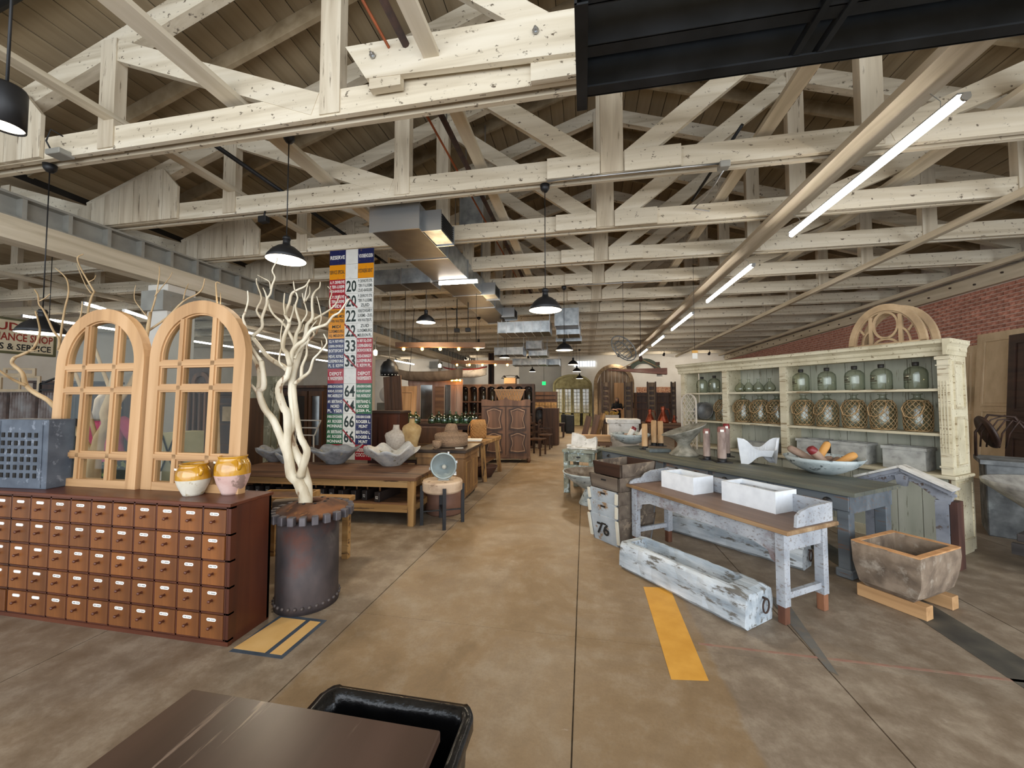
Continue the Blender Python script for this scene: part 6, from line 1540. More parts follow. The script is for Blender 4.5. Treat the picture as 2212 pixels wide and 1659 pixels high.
# ---- log stool and searchlight
M_['logend'] = mat('pale_log_wood', ['#a58c74', '#bfa68c', '#cbb49b'], 6, rough=0.8, bump=0.2, wear='#7e6650', wamt=0.1, wscale=12)
p = at(956, 1040, 5.0); SP = Vector((p.x, p.y, 0)); st = thing('log_stool', 'round log slice stool on a black iron stand by the workshop table', 'stool', SP, 0.45)
MB().lathe([(0.0, 0.42), (0.24, 0.42), (0.255, 0.44), (0.258, 0.54), (0.245, 0.56), (0.0, 0.56)], 32, smooth=False).build('log_seat', M_['logend'], st)
for k in range(4):
    a = k*PI/2; c, s = math.cos(a), math.sin(a)
    MB().box((0.262, 0, 0.25), (0.042, 0.042, 0.50), M=Matrix.Rotation(a, 4, 'Z')).build('leg', M_['blackmetal'], st)
MB().box((0, 0, 0.17), (0.52, 0.03, 0.014)).build('cross_bar', M_['blackmetal'], st); MB().box((0, 0, 0.17), (0.03, 0.52, 0.013)).build('cross_bar', M_['blackmetal'], st)
lm = thing('searchlight', 'round grey metal searchlight with glass lens standing on the log stool', 'searchlight', SP+Vector((0.02, 0, 0.56)), math.radians(10))
Mr = Matrix.Translation((0, 0, 0.185)) @ Matrix.Rotation(PI/2, 4, 'X')
M_['greymetal'] = mat('blue_grey_metal', ['#8b9899', '#a3afb0'], 6, rough=0.4, metal=0.5, bump=0.02)
MB().lathe([(0.0, -0.12), (0.06, -0.12), (0.13, -0.06), (0.155, 0.0), (0.155, 0.03)], 32, M=Mr).build('housing', M_['greymetal'], lm)
MB().lathe([(0.155, 0.025), (0.172, 0.03), (0.172, 0.055), (0.15, 0.058), (0.15, 0.025)], 32, M=Mr).build('rim', M_['greymetal'], lm)
MB().lathe([(0.0, -0.07), (0.07, -0.04), (0.13, 0.01), (0.15, 0.03)], 32, M=Mr).build('reflector', mat('reflector_metal', ['#a3acae'], rough=0.5, metal=0.3, bump=0), lm)
MB().lathe([(0.0, 0.06), (0.08, 0.055), (0.152, 0.04)], 32, M=Mr).build('glass_lens', M_['pane'], lm)
MB().sphere((0.0, -0.0, 0.165), 0.03, 12, 8).build('bulb', M_['bobwhite'], lm)
MB().box((0, 0.02, 0.006), (0.14, 0.12, 0.012)).build('foot', M_['greymetal'], lm)
for a in (0.3, 1.2, PI+0.2, -0.5): MB().box((0.178*math.cos(a), -0.04, 0.185+0.178*math.sin(a)), (0.02, 0.03, 0.03)).build('clamp', M_['chrome'], lm)
MB().box((0.15, -0.05, 0.09), (0.035, 0.004, 0.045)).build('price_tag', M_['paper'], lm)
t = thing('leather_tub', 'brown round tub standing behind the legs of the log stool', 'tub', at(972, 1080, 5.9)); t.location.z = 0
MB().lathe([(0.0, 0.0), (0.24, 0.0), (0.26, 0.02), (0.26, 0.30), (0.25, 0.32), (0.0, 0.32)], 28).build('body', mat('brown_leather', ['#6b4c3e', '#805e4e'], 6, rough=0.6), t)
t.location = (-1.97, 5.28, 0)
# ---- counter cabinet with basket, pot
M_['honey'] = wood('honey_wood', ['#64472a', '#7f5d39', '#927048'], 'z', 4, 0.55)
cb = thing('counter_cabinet', 'wooden counter cabinet with black worn top beside the aisle', 'cabinet', (-2.6, 5.72, 0), math.radians(2))
MB().box((0.38, 0.45, 0.41), (0.76, 0.9, 0.70), bev=0.004).build('carcass', M_['honey'], cb)
MB().box((0.38, 0.45, 0.795), (0.86, 1.0, 0.05), bev=0.006).build('worktop', mat('black_worn_top', ['#1e1a18', '#352c26', '#4a3b30'], 6, rough=0.35, bump=0.05), cb)
MB().box((0.38, 0.45, 0.73), (0.80, 0.94, 0.07)).build('frieze', M_['honey'], cb)
for (y0, y1) in ((0.05, 0.42), (0.48, 0.85)):
    MB().box((0.765, (y0+y1)/2, 0.38), (0.02, y1-y0, 0.56)).build('door', M_['honey'], cb)
    MB().strip([(y0+0.04, 0.14), (y1-0.04, 0.14), (y1-0.04, 0.62), (y0+0.04, 0.62)], [(y0+0.065, 0.165), (y1-0.065, 0.165), (y1-0.065, 0.595), (y0+0.065, 0.595)], 0.774, 0.785, closed=True, ax='x').build('panel_moulding', M_['ochrez'], cb)
for x in (0.06, 0.7):
    for y in (0.06, 0.84): MB().sphere((x, y, 0.035), 0.035, 10, 6).build('foot', M_['blackmetal'], cb)
M_['wicker'] = mat('brown_wicker', ['#6b5440', '#8a7058', '#a3896d'], 60, (1, 1, 3), 0.85, bump=0.8, bdist=0.006)
M_['wickerlight'] = mat('honey_wicker', ['#8a5f30', '#a97a45', '#c2935a'], 50, (1, 1, 2.5), 0.8, bump=0.8, bdist=0.006)
def weave_rings(t, prof, m, name='woven_coils', r=0.006, n=28, nv=0):
    b = MB()
    for (rr, z) in prof: b.tube([(rr*math.cos(2*PI*k/n), rr*math.sin(2*PI*k/n), z) for k in range(n)], r, 4, closed=True)
    o = b.build(name, m, t); o['kind'] = 'stuff'; return o
t = thing('round_basket', 'large flat round wicker basket with domed lid on the counter cabinet', 'basket', (-2.22, 6.25, 0.82))
MB().lathe([(0.0, 0.0), (0.255, 0.0), (0.27, 0.03), (0.28, 0.16), (0.27, 0.20), (0.14, 0.22), (0.115, 0.24), (0.09, 0.35), (0.06, 0.37), (0.0, 0.37)], 36).build('body', M_['wicker'], t)
weave_rings(t, [(0.272+0.01*math.sin(i), 0.02+i*0.018) for i in range(10)]+[(0.25-0.025*i, 0.205+0.004*i) for i in range(5)]+[(0.118-0.006*i, 0.245+i*0.018) for i in range(6)], M_['wicker'])
t = thing('leather_pot', 'small brown pot with a handle on the counter cabinet edge', 'pot', (-2.32, 5.86, 0.82)); MB().lathe([(0.0, 0.0), (0.045, 0.0), (0.07, 0.05), (0.075, 0.12), (0.065, 0.125), (0.06, 0.05), (0, 0.02)], 20).build('body', M_['wicker'], t)
MB().tube([(-0.07, -0.01, 0.11), (-0.05, -0.06, 0.02), (0.0, -0.075, -0.0), (0.05, -0.06, 0.02), (0.07, -0.01, 0.11)], 0.005, 6).build('handle', M_['wicker'], t)
t = thing('paper_card', 'white paper card lying at the back of the counter cabinet', 'card', (-1.98, 5.95, 0.823), 0.4); MB().box((0, 0, 0), (0.13, 0.09, 0.004)).build('sheet', M_['paper'], t)
# ---- bench with tall basket
bn = thing('plank_bench', 'simple thick plank bench with splayed legs beside the aisle', 'bench', (-2.25, 7.9, 0), math.radians(-3))
MB().box((0, 0, 0.745), (0.72, 1.35, 0.07), bev=0.006).build('seat_plank', M_['ochre'], bn)
for x, sx in ((-0.28, -1), (0.3, 1)):
    for y in (-0.5, 0.5): MB().beam((x, y, 0.71), (x+sx*0.06, y*1.1, 0.0), 0.075, 0.075).build('leg', M_['ochrez'], bn)
MB().box((0, 0, 0.3), (0.5, 1.1, 0.03)).build('shelf', M_['midwood'], bn)
t = thing('tall_basket', 'tall honey coloured woven basket on the plank bench', 'basket', (-2.22, 7.95, 0.78)); MB().lathe([(0.0, 0.0), (0.15, 0.0), (0.165, 0.08), (0.165, 0.3), (0.14, 0.39), (0.13, 0.39), (0.15, 0.3), (0.14, 0.02), (0, 0.02)], 30).build('body', M_['wickerlight'], t)
b = MB()
for s in (-1, 1):
    for k in range(12): b.tube([(0.168*math.cos(k*PI/6+s*i*0.35), 0.168*math.sin(k*PI/6+s*i*0.35), 0.02+i*0.045) for i in range(7)], 0.009, 4, caps=False)
o = b.build('woven_splints', M_['wickerlight'], t); o['kind'] = 'stuff'
MB().tube([(-0.14, -0.05, 0.37), (-0.2, -0.08, 0.25), (-0.21, -0.08, 0.12), (-0.17, -0.06, 0.05)], 0.008, 6).build('handle', M_['wickerlight'], t)
t = thing('folded_cloth', 'folded pale cloth and papers on the near end of the bench', 'cloth', (-2.22, 7.42, 0.78), 0.2); MB().box((0, 0, 0.012), (0.42, 0.3, 0.02), bev=0.006).build('lower_fold', M_['paper'], t); MB().box((0.05, -0.02, 0.03), (0.34, 0.24, 0.016), bev=0.005).build('upper_fold', M_['paper'], t)
t = thing('clay_bowl', 'dark wide bowl on the floor under the plank bench', 'bowl', (-2.05, 7.85, 0.0)); MB().lathe([(0.0, 0.0), (0.14, 0.0), (0.26, 0.2), (0.27, 0.22), (0.25, 0.22), (0.12, 0.03), (0, 0.03)], 24).build('shell', mat('dark_terracotta', ['#402a20', '#5b3c2d'], 6, rough=0.8), t)
# ---- armoire
M_['oak'] = wood('carved_oak', ['#462d1c', '#5e412c', '#714f38'], 'z', 4, 0.6)
M_['oaklight'] = wood('painted_oak_highlight', ['#7a5c42', '#95755a', '#a58468'], 'z', 4, 0.5)  # lighter oak paints highlight edges onto the carving
M_['oakdark'] = wood('carved_oak_line', ['#2f2019', '#3d2b21'], 'z', 4, 0.6)
ar = thing('armoire', 'low carved oak armoire with curved panels standing at the aisle', 'armoire', (-2.57, 9.48, 0), math.radians(10))
Wa = 1.24; Da = 0.6; Ha = 1.58
MB().box((Wa/2, Da/2, 0.09+(Ha-0.12)/2), (Wa, Da, Ha-0.15), bev=0.006).build('carcass', M_['oak'], ar)
cpts = [(0.0, 1.44), (0.0, 1.6), (0.12, 1.605), (0.3, 1.56), (Wa/2-0.06, 1.60), (Wa/2, 1.66), (Wa/2+0.06, 1.60), (Wa-0.3, 1.56), (Wa-0.12, 1.605), (Wa, 1.6), (Wa, 1.44)]
MB().prism(cpts, -0.05, 0.02).build('cornice', M_['oak'], ar)
for s, xa in ((0, 0.03), (1, Wa/2+0.01)):
    w = Wa/2-0.04
    dr = MB().box((xa+w/2, -0.012, 0.80), (w, 0.025, 1.22)).build('door', M_['oak'], ar)
    for z0, z1 in ((0.26, 0.74), (0.84, 1.36)):
        def wav(ins):
            x0, x1, a, b_ = xa+0.07+ins, xa+w-0.07-ins, z0+ins, z1-ins; n = 12; cx_ = (x0+x1)/2
            R = [(x1-0.022+0.022*math.cos(2*PI*i/n*1.0), a+(b_-a)*i/n) for i in range(n+1)]
            T = [(x1+(x0-x1)*i/n, b_+0.05*math.sin(PI*i/n)**2) for i in range(1, n)]
            Lf = [(x0+0.022-0.022*math.cos(2*PI*i/n), b_+(a-b_)*i/n) for i in range(n+1)]
            B_ = [(x0+(x1-x0)*i/n, a-0.02*math.sin(PI*i/n)**2) for i in range(1, n)]
            return R+T+Lf+B_
        def wav_old(ins):
            x0, x1, a, b_ = xa+0.07+ins, xa+w-0.07-ins, z0+ins, z1-ins; pts = []; n = 10
            pts += [(x0+(x1-x0)*i/n, a-0.02*math.sin(PI*i/n)*1.0+0.02*math.cos(2*PI*i/n)) for i in range(n+1)]
            pts += [(x1-0.035*math.sin(PI*i/n)+0.02*math.sin(2*PI*i/n), a+(b_-a)*i/n) for i in range(1, n)]
            pts += [(x1+(x0-x1)*i/n, b_+0.035*math.sin(PI*i/n)-0.02*math.cos(2*PI*i/n)) for i in range(n+1)]
            pts += [(x0+0.035*math.sin(PI*i/n)+0.02*math.sin(2*PI*i/n), b_+(a-b_)*i/n) for i in range(1, n)]
            return pts
        MB().strip(wav(0), wav(0.018), -0.05, -0.02, closed=True).build('carved_moulding', M_['oakdark'], dr)  # darker strip paints the shade line of the carving
        MB().strip(wav(0.04), wav(0.055), -0.045, -0.02, closed=True).build('inner_moulding', M_['oaklight'], dr)
for x in (0.04, Wa-0.04):
    for y in (0.04, Da-0.04): MB().lathe([(0.0, 0.0), (0.03, 0.0), (0.05, 0.06), (0.045, 0.16), (0, 0.16)], 12, c=(x, y, 0)).build('foot', M_['oak'], ar)
MB().prism([(0.05, 0.20), (0.05, 0.12), (0.2, 0.1), (Wa/2, 0.15), (Wa-0.2, 0.1), (Wa-0.05, 0.12), (Wa-0.05, 0.20)], -0.02, 0.01).build('shaped_apron', M_['oak'], ar)
t = thing('trapezoid_basket', 'wide light woven trough basket on top of the oak armoire', 'basket', (-1.95, 10.05, 1.54), math.radians(10))
bb = MB(); bb.box((0, 0, 0.16), (0.55, 0.3, 0.32), taper=1.45); bb.build('body', M_['wicker'], t); MB().box((0, 0, 0.315), (0.82, 0.46, 0.02)).build('rim', M_['pinex'], t)
b = MB()
for k in range(9):
    for s in (-1, 1): b.beam((-0.27+k*0.067, -0.155, 0.02), (-0.27+k*0.067+s*0.1, -0.21, 0.29), 0.008, 0.012)
o = b.build('woven_splints', M_['wickerlight'], t); o['kind'] = 'stuff'
# ---- busts
def bust(lab, loc, m, s, neck=True, waist=False, h0=0.0):
    t = thing('bust_form', lab, 'mannequin', loc)
    def sq(x, y, z, a): return x*1.0, y*0.62, z
    pr = [(0.0, 0.0), (0.10, 0.0), (0.12, 0.06), (0.155, 0.2), (0.175, 0.30), (0.19, 0.36), (0.17, 0.40), (0.10, 0.43), (0.06, 0.455), (0.052, 0.5), (0.05, 0.53), (0.0, 0.53)]
    if waist: pr = [(0.0, 0.0), (0.17, 0.0), (0.16, 0.1), (0.115, 0.25), (0.12, 0.3), (0.16, 0.42), (0.185, 0.52), (0.19, 0.57), (0.16, 0.62), (0.09, 0.655), (0.055, 0.68), (0.05, 0.76), (0.0, 0.76)]
    MB().lathe([(r*s, z*s) for r, z in pr], 28, warp=sq).build('torso', m, t)
    if waist: MB().lathe([(0.0, 0.76*s), (0.055*s, 0.765*s), (0.05*s, 0.78*s), (0, 0.785*s)], 16).build('neck_cap', M_['darkwood'], t)
    return t
pt = thing('side_table', 'dark low side table carrying the two mannequin torsos', 'table', (-2.95, 6.0, 0)); MB().box((0, 0, 0.60), (0.62, 0.34, 0.04)).build('tabletop', M_['darkwood'], pt)
for x in (-0.28, 0.28):
    for y in (-0.13, 0.13): MB().box((x, y, 0.29), (0.04, 0.04, 0.58)).build('leg', M_['darkwood'], pt)
bust('pale grey mannequin torso left of the brown one', (-3.1, 6.0, 0.62), mat('pale_linen', ['#9f958a', '#b3a99d'], 30, rough=0.9, bump=0.1), 1.05)
bust('brown stained mannequin torso with dark neck cap', (-2.82, 6.0, 0.62), mat('aged_canvas', ['#8a6c45', '#a18457', '#b39a70'], 7, rough=0.9, bump=0.1), 0.88, waist=True)
# ---- dark cabinet and leaning board by the sign
a = at(829, 980, 7.3); t = thing('dark_cabinet', 'tall dark brown cabinet right behind the number sign', 'cabinet', (a.x, a.y, 0), math.radians(4))
MB().box((0, 0.2, 0.67), (0.62, 0.45, 1.34), bev=0.006).build('carcass', M_['mahogz'], t); MB().box((0, 0.18, 1.36), (0.70, 0.52, 0.05), bev=0.006).build('top', M_['darkwood'], t)
for x in (-0.2, 0.0, 0.2): MB().box((x, -0.03, 0.66), (0.16, 0.02, 1.2)).build('panel', M_['mahogz'], t)
t = thing('leaning_boards', 'bundle of brown reeded boards leaning above the dark cabinet', 'boards', (a.x-0.05, a.y+0.65, 0), rot=(-0.04, -0.09, 0))
for k in range(5): MB().box((-0.16+k*0.08, 0, 1.05), (0.075, 0.03, 2.1)).build('board', M_['brownwood'], t)
# ---- person in pink behind the frames
M_['skin'] = mat('skin', ['#b98a70', '#c4967c'], rough=0.6, bump=0)
M_['pink'] = mat('pink_shirt', ['#8f2c48', '#a83a58', '#b64866'], 6, rough=0.9, bump=0.15)
M_['skirt'] = mat('dark_green_skirt', ['#10170f', '#1d2a1b'], 14, rough=0.9, wear='#7f8a4e', wamt=0.2, wscale=14)
M_['hair'] = mat('grey_blond_hair', ['#7d7064', '#9b8e80', '#aea294'], 20, (1, 1, 0.2), 0.8, bump=0.3)
M_['denim'] = mat('black_clothes', ['#121316', '#1b1c20'], 9, rough=0.9, bump=0.05)
def skin_body(name, verts, edges, rads, m, parent, sub=2):
    me = bpy.data.meshes.new(name); me.from_pydata(verts, edges, []); o = bpy.data.objects.new(name, me); COL.objects.link(o)
    md = o.modifiers.new('skin', 'SKIN'); md.use_smooth_shade = True
    for i, r in enumerate(rads): me.skin_vertices[0].data[i].radius = r if hasattr(r, '__len__') else (r, r)
    me.skin_vertices[0].data[0].use_root = True
    ms = o.modifiers.new('sub', 'SUBSURF'); ms.levels = sub; ms.render_levels = sub
    dg = bpy.context.evaluated_depsgraph_get(); me2 = bpy.data.meshes.new_from_object(o.evaluated_get(dg)); me2.materials.clear(); me2.materials.append(m)
    for p in me2.polygons: p.use_smooth = True
    bpy.data.objects.remove(o); ob = bpy.data.objects.new(name, me2); COL.objects.link(ob); ob.parent = parent
    return ob
def person(lab, loc, rz, H, top, bottom, hair, arms, skirt=False, long_hair=True, apron=None):
    k = H/1.7; t = thing('person', lab, 'person', loc, rz)
    V = lambda x, y, z: (x*k, y*k, z*k)
    # one continuous body: pelvis root, spine, neck, head, arms to the hands, legs to the feet
    vs = [V(0, 0, 0.95), V(0, 0, 1.12), V(0, 0.0, 1.32), V(0, 0.01, 1.42), V(0, 0.0, 1.50), V(0, -0.02, 1.60)]
    ed = [(0, 1), (1, 2), (2, 3), (3, 4), (4, 5)]; rd = [(0.155, 0.11), (0.13, 0.095), (0.155, 0.10), (0.09, 0.07), 0.052, 0.082]
    for s, (el, wr) in zip((-1, 1), arms):
        b = len(vs); vs += [V(s*0.17, 0, 1.38), V(*el), V(*wr), V(wr[0]+s*0.0, wr[1]-0.06, wr[2]-0.03)]; ed += [(2, b), (b, b+1), (b+1, b+2), (b+2, b+3)]; rd += [0.06, 0.043, 0.03, 0.028]
    for s in (-1, 1):
        b = len(vs); vs += [V(s*0.09, 0, 0.88), V(s*0.10, -0.01, 0.48), V(s*0.10, 0.02, 0.09), V(s*0.11, -0.12, 0.035)]; ed += [(0, b), (b, b+1), (b+1, b+2), (b+2, b+3)]; rd += [0.085, 0.058, 0.04, 0.035]
    rd = [tuple(q*k for q in r) if hasattr(r, '__len__') else r*k for r in rd]
    skin_body('body', vs, ed, rd, M_['skin'], t)
    # fingers: five short chains at each hand
    fb = MB()
    for s, (el, wr) in zip((-1, 1), arms):
        hx, hy, hz = wr[0], wr[1]-0.07, wr[2]-0.035
        for i in range(4): fb.tube([V(hx-0.024+i*0.016, hy, hz), V(hx-0.026+i*0.017, hy-0.045, hz-0.012), V(hx-0.026+i*0.017, hy-0.065, hz-0.04)], [0.009*k, 0.008*k, 0.006*k], 6)
        fb.tube([V(hx-s*0.02, hy+0.03, hz), V(hx-s*0.05, hy, hz-0.01), V(hx-s*0.05, hy-0.03, hz-0.02)], [0.01*k, 0.009*k, 0.007*k], 6)
    fb.build('fingers', M_['skin'], t)
    # clothes
    def el(x, y, z, a): return x, y*0.66, z
    MB().lathe([(r*k, z*k) for r, z in [(0.165, 0.9), (0.175, 1.0), (0.158, 1.14), (0.18, 1.3), (0.175, 1.38), (0.11, 1.44), (0.07, 1.46)]], 28, warp=el).build('top', top, t)
    sl = MB()
    for s, (e_, w_) in zip((-1, 1), arms): sl.tube([V(s*0.13, 0, 1.39), V(s*0.19, 0, 1.35), V((s*0.19+e_[0])/2, e_[1]/2, (1.35+e_[2])/2), V(*e_)], [0.07*k, 0.072*k, 0.064*k, 0.055*k], 12)
    sl.build('sleeves', top, t)
    if skirt: MB().lathe([(r*k, z*k) for r, z in [(0.15, 1.0), (0.185, 0.88), (0.23, 0.6), (0.27, 0.4)]], 28, warp=el).build('skirt', bottom, t)
    else:
        tb_ = MB()
        for s in (-1, 1): tb_.tube([V(s*0.07, 0, 1.0), V(s*0.09, 0, 0.86), V(s*0.10, -0.01, 0.48), V(s*0.10, 0.02, 0.08)], [0.09*k, 0.10*k, 0.075*k, 0.06*k], 12)
        tb_.build('trousers', bottom, t)
    hz = 1.60
    if long_hair: hp = [(0.0, 0.115), (0.06, 0.10), (0.095, 0.04), (0.102, -0.04), (0.11, -0.12), (0.10, -0.20), (0.0, -0.2)]
    else: hp = [(0.0, 0.112), (0.06, 0.10), (0.09, 0.05), (0.094, 0.0), (0.085, -0.03)]
    MB().lathe([(r*k, z*k) for r, z in hp], 22, c=(0, 0.022*k, hz*k)).build('hair', hair, t)
    fc = MB(); fc.sphere(V(0, -0.062, hz-0.005), 0.062*k, 14, 10, (1.0, 0.75, 1.35)); fc.sphere(V(0, -0.118, hz-0.015), 0.013*k, 8, 6, (0.8, 1, 1.5))
    for s in (-1, 1): fc.sphere(V(s*0.085, 0.0, hz-0.01), 0.02*k, 8, 6, (0.4, 0.8, 1.3))
    fc.build('face', M_['skin'], t)
    ey = MB()
    for s in (-1, 1): ey.sphere(V(s*0.026, -0.104, hz+0.008), 0.008*k, 8, 6)
    ey.build('eyes', M_['ink'], t); MB().sphere(V(0, -0.104, hz-0.052), 0.016*k, 8, 6, (1.2, 0.4, 0.3)).build('mouth', M_['bobred'], t)
    MB().box(V(-0.1, -0.05, 0.035), (0.085*k, 0.24*k, 0.07*k), bev=0.015).build('shoe', M_['denim'], t); MB().box(V(0.1, -0.05, 0.035), (0.085*k, 0.24*k, 0.07*k), bev=0.015).build('shoe', M_['denim'], t)
    return t
p = at(232, 900, 4.35); person('woman in pink shirt and dark green skirt behind the left arched frame, back turned', (p.x, p.y, 0), math.radians(200), 1.66, M_['pink'], M_['skirt'], M_['hair'], (((-0.26, -0.06, 1.12), (-0.16, -0.26, 1.0)), ((0.26, -0.06, 1.12), (0.16, -0.26, 1.0))), True)
p = at(1333, 880, 19.5); person('woman in black top, arms folded, at the back beside the man', (p.x, p.y, 0), math.radians(-8), 1.68, M_['denim'], M_['denim'], M_['oakdark'], (((-0.25, -0.05, 1.12), (0.02, -0.22, 1.10)), ((0.25, -0.05, 1.12), (-0.02, -0.2, 1.14))), False)
p = at(1359, 880, 19.9); person('man in black clothes standing at the back of the hall, right of the woman', (p.x, p.y, 0), math.radians(-30), 1.74, M_['denim'], M_['denim'], M_['oakdark'], (((-0.25, -0.05, 1.12), (-0.1, -0.25, 1.0)), ((0.25, -0.05, 1.12), (0.08, -0.25, 1.0))), False, False)
# ================================================================== FOREGROUND TABLE AND BIN
ft = thing('counter_table', 'dark brown smooth tabletop at the very front left of the photo', 'table', (-0.755, 0.38, 0))
M_['fronttop'] = wood('dark_polished_top', ['#3a2a22', '#4a372d', '#574238'], 'y', 2.5, 0.32, bump=0.03, wear='#7d6a5c', wamt=0.04, wscale=9)
MB().box((0, 0, 0.735), (0.77, 1.19, 0.03), bev=0.004).build('tabletop', M_['fronttop'], ft)
MB().box((0, -0.2, 0.68), (0.70, 0.7, 0.08)).build('apron', M_['darkwood'], ft)
for x in (-0.34, 0.34):
    for y in (-0.54, 0.2): MB().box((x, y, 0.36), (0.05, 0.05, 0.72), bev=0.004).build('leg', M_['darkwood'], ft)
bn_ = thing('waste_bin', 'black plastic bin with a black liner beside the front table', 'bin', (-0.47, 0.86, 0))
A1, A2 = onz(632, 1503, 0.70), onz(948, 1545, 0.70)
bn_.location = (0, 0, 0)
xa, xb_ = A1.x, A2.x+0.02; yb = 1.145; ya = 0.72; 
def rrect(x0, x1, y0, y1, r, n=5):
    p = []
    for (cx, cy, a) in ((x1-r, y0+r, -PI/2), (x1-r, y1-r, 0), (x0+r, y1-r, PI/2), (x0+r, y0+r, PI)):
        for i in range(n+1): t_ = a+PI/2*i/n; p.append((cx+r*math.cos(t_), cy+r*math.sin(t_)))
    return p
M_['binplastic'] = mat('black_bin_plastic', ['#0f0f10', '#18181a'], 6, rough=0.35, bump=0.02)
M_['liner'] = mat('black_liner', ['#0b0b0c', '#151516'], 20, rough=0.25, bump=0.5, bdist=0.01)
bx0, bx1, by0, by1 = -0.80, -0.325, 0.66, 1.135
bn_.location = ((bx0+bx1)/2, (by0+by1)/2, 0)
hx, hy = (bx1-bx0)/2, 0.0
o1 = rrect(bx0, bx1, by0, by1, 0.04); 
def rr_wall(t, sets, m, name):
    vs = []; n = len(sets[0][0])
    for (poly, z) in sets: vs += [(p[0]-t.location.x, p[1]-t.location.y, z) for p in poly]
    fs = []
    for i in range(len(sets)-1):
        for k in range(n): k2 = (k+1) % n; fs.append((i*n+k, i*n+k2, (i+1)*n+k2, (i+1)*n+k))
    return MB().add(vs, fs, True).build(name, m, t)
inner = rrect(bx0+0.02, bx1-0.02, by0+0.02, by1-0.02, 0.03); low = rrect(bx0+0.05, bx1-0.05, by0+0.02, by1-0.02, 0.03)
rr_wall(bn_, [(low, 0.0), (rrect(bx0+0.012, bx1-0.012, by0+0.01, by1-0.01, 0.035), 0.63), (o1, 0.64), (o1, 0.685), (inner, 0.69), (inner, 0.66)], M_['binplastic'], 'body')
rn = random.Random(8)
wob = [(p[0]+rn.uniform(-.006, .006), p[1]+rn.uniform(-.006, .006)) for p in rrect(bx0+0.03, bx1-0.03, by0+0.028, by1-0.028, 0.03)]
over = [(p[0]+rn.uniform(-.004, .004), p[1]+rn.uniform(-.004, .004)) for p in rrect(bx0-0.006, bx1+0.006, by0-0.006, by1+0.006, 0.045)]
rr_wall(bn_, [(over, 0.655), (over, 0.692), (inner, 0.697), (wob, 0.64), (wob, 0.3)], M_['liner'], 'liner')
MB().tube([(hx+0.0, -0.02, 0.61), (hx+0.03, -0.02, 0.6), (hx+0.035, -0.03, 0.54), (hx+0.0, -0.03, 0.52)], 0.012, 8).build('handle', M_['binplastic'], bn_)

# ================================================================== MIDDLE AND BACK OF THE HALL
def boxpx(name, lab, cat, x0, y0, x1, y1, d, dep, m, floor=True, rz=0.0, group=None, bev=0.0, part='carcass'):
    a = at(x0, y0, d); b = at(x1, y1, d); w = (Vector((b.x-a.x, b.y-a.y))).length
    z1 = a.z; z0 = 0.0 if floor else b.z
    ang = math.atan2(b.y-a.y, b.x-a.x)*0.0
    t = thing(name, lab, cat, ((a.x+b.x)/2, (a.y+b.y)/2, z0), rz, group)
    MB().box((0, dep/2, (z1-z0)/2), (w, dep, z1-z0), bev=bev).build(part, m, t); t['w'] = w; t['h'] = z1-z0
    return t, w, z1-z0
M_['arkwood'] = wood('walnut', ['#2c1c12', '#40291a', '#523623'], 'z', 4, 0.55)
# dark bottle shelf
Sx0, Sx1, Sy, Sz = -4.18, -1.66, 12.6, 2.09
bs_ = thing('bottle_shelf', 'dark arched pigeonhole shelf filled with clear bottles behind the armoire', 'shelf', (Sx0, Sy, 0))
Wd = Sx1-Sx0; nc = 8; cw = Wd/nc
MB().box((Wd/2, 0.38, Sz/2), (Wd, 0.03, Sz)).build('back_panel', M_['arkwood'], bs_)
for k in range(nc+1): MB().box((k*cw, 0.19, Sz/2), (0.05, 0.38, Sz)).build('upright', M_['arkwood'], bs_)
for z in (0.05, 0.45, 0.85, 1.12, 1.52, Sz): MB().box((Wd/2, 0.19, z), (Wd+0.04, 0.40, 0.05)).build('shelf_board', M_['arkwood'], bs_)
for k in range(nc):
    x0, x1 = k*cw+0.025, (k+1)*cw-0.025; n = 8
    for zt in (Sz-0.02, ):
        pts = [(x0, zt), (x1, zt), (x1, zt-0.12)]+[((x0+x1)/2+(x1-x0)/2*math.cos(PI*i/n), zt-0.12+0.09*math.sin(PI*i/n)) for i in range(n+1)]+[(x0, zt-0.12)]
        MB().prism(pts, 0.0, 0.025).build('arch_board', M_['arkwood'], bs_)
    for r in range(2):
        o = MB().box(((x0+x1)/2, 0.0, 0.92+r*0.0+(0.1 if r else -0.0)), (cw-0.08, 0.02, 0.085)).build('small_drawer', M_['brownwood'], bs_)
    MB().sphere(((x0+x1)/2, -0.02, 0.96), 0.012, 6, 5).build('knob', M_['chrome'], bs_)
bt = thing('tall_bottle', 'x', 'bottle', (0, 0, 0), group='bottles in the dark shelf')
lathe_obj('body', [(0.0, 0.0), (0.085, 0.0), (0.09, 0.02), (0.09, 0.28), (0.06, 0.34), (0.03, 0.36), (0.028, 0.42), (0.0, 0.42)], M_['glassg'], bt, 12)
lathe_obj('stopper', [(0.0, 0.41), (0.035, 0.41), (0.04, 0.45), (0.0, 0.46)], M_['chrome'], bt, 8)
for k in range(nc):
    o = bt if k == 0 else dup(bt)
    o.location = (Sx0+(k+0.5)*cw, Sy+0.18, 1.545); o['label'] = 'tall clear bottle in the upper row of the dark shelf, %s from the left' % ORD[k].replace('nearest', 'first')
    o2 = dup(bt, (Sx0+(k+0.5)*cw, Sy+0.18, 1.145), label='small clear bottle in the lower row of the dark shelf, %s from the left' % ORD[k].replace('nearest', 'first'), scale=0.72)
t = thing('toy_crate', 'small orange-brown crate with black shades on top of the dark bottle shelf', 'crate', at(1101, 832, 12.9)); t.location.z = Sz+0.03; t.location.y = Sy+0.2
MB().box((0, 0, 0.11), (0.4, 0.25, 0.2), bev=0.01).build('box', M_['pinex'], t)
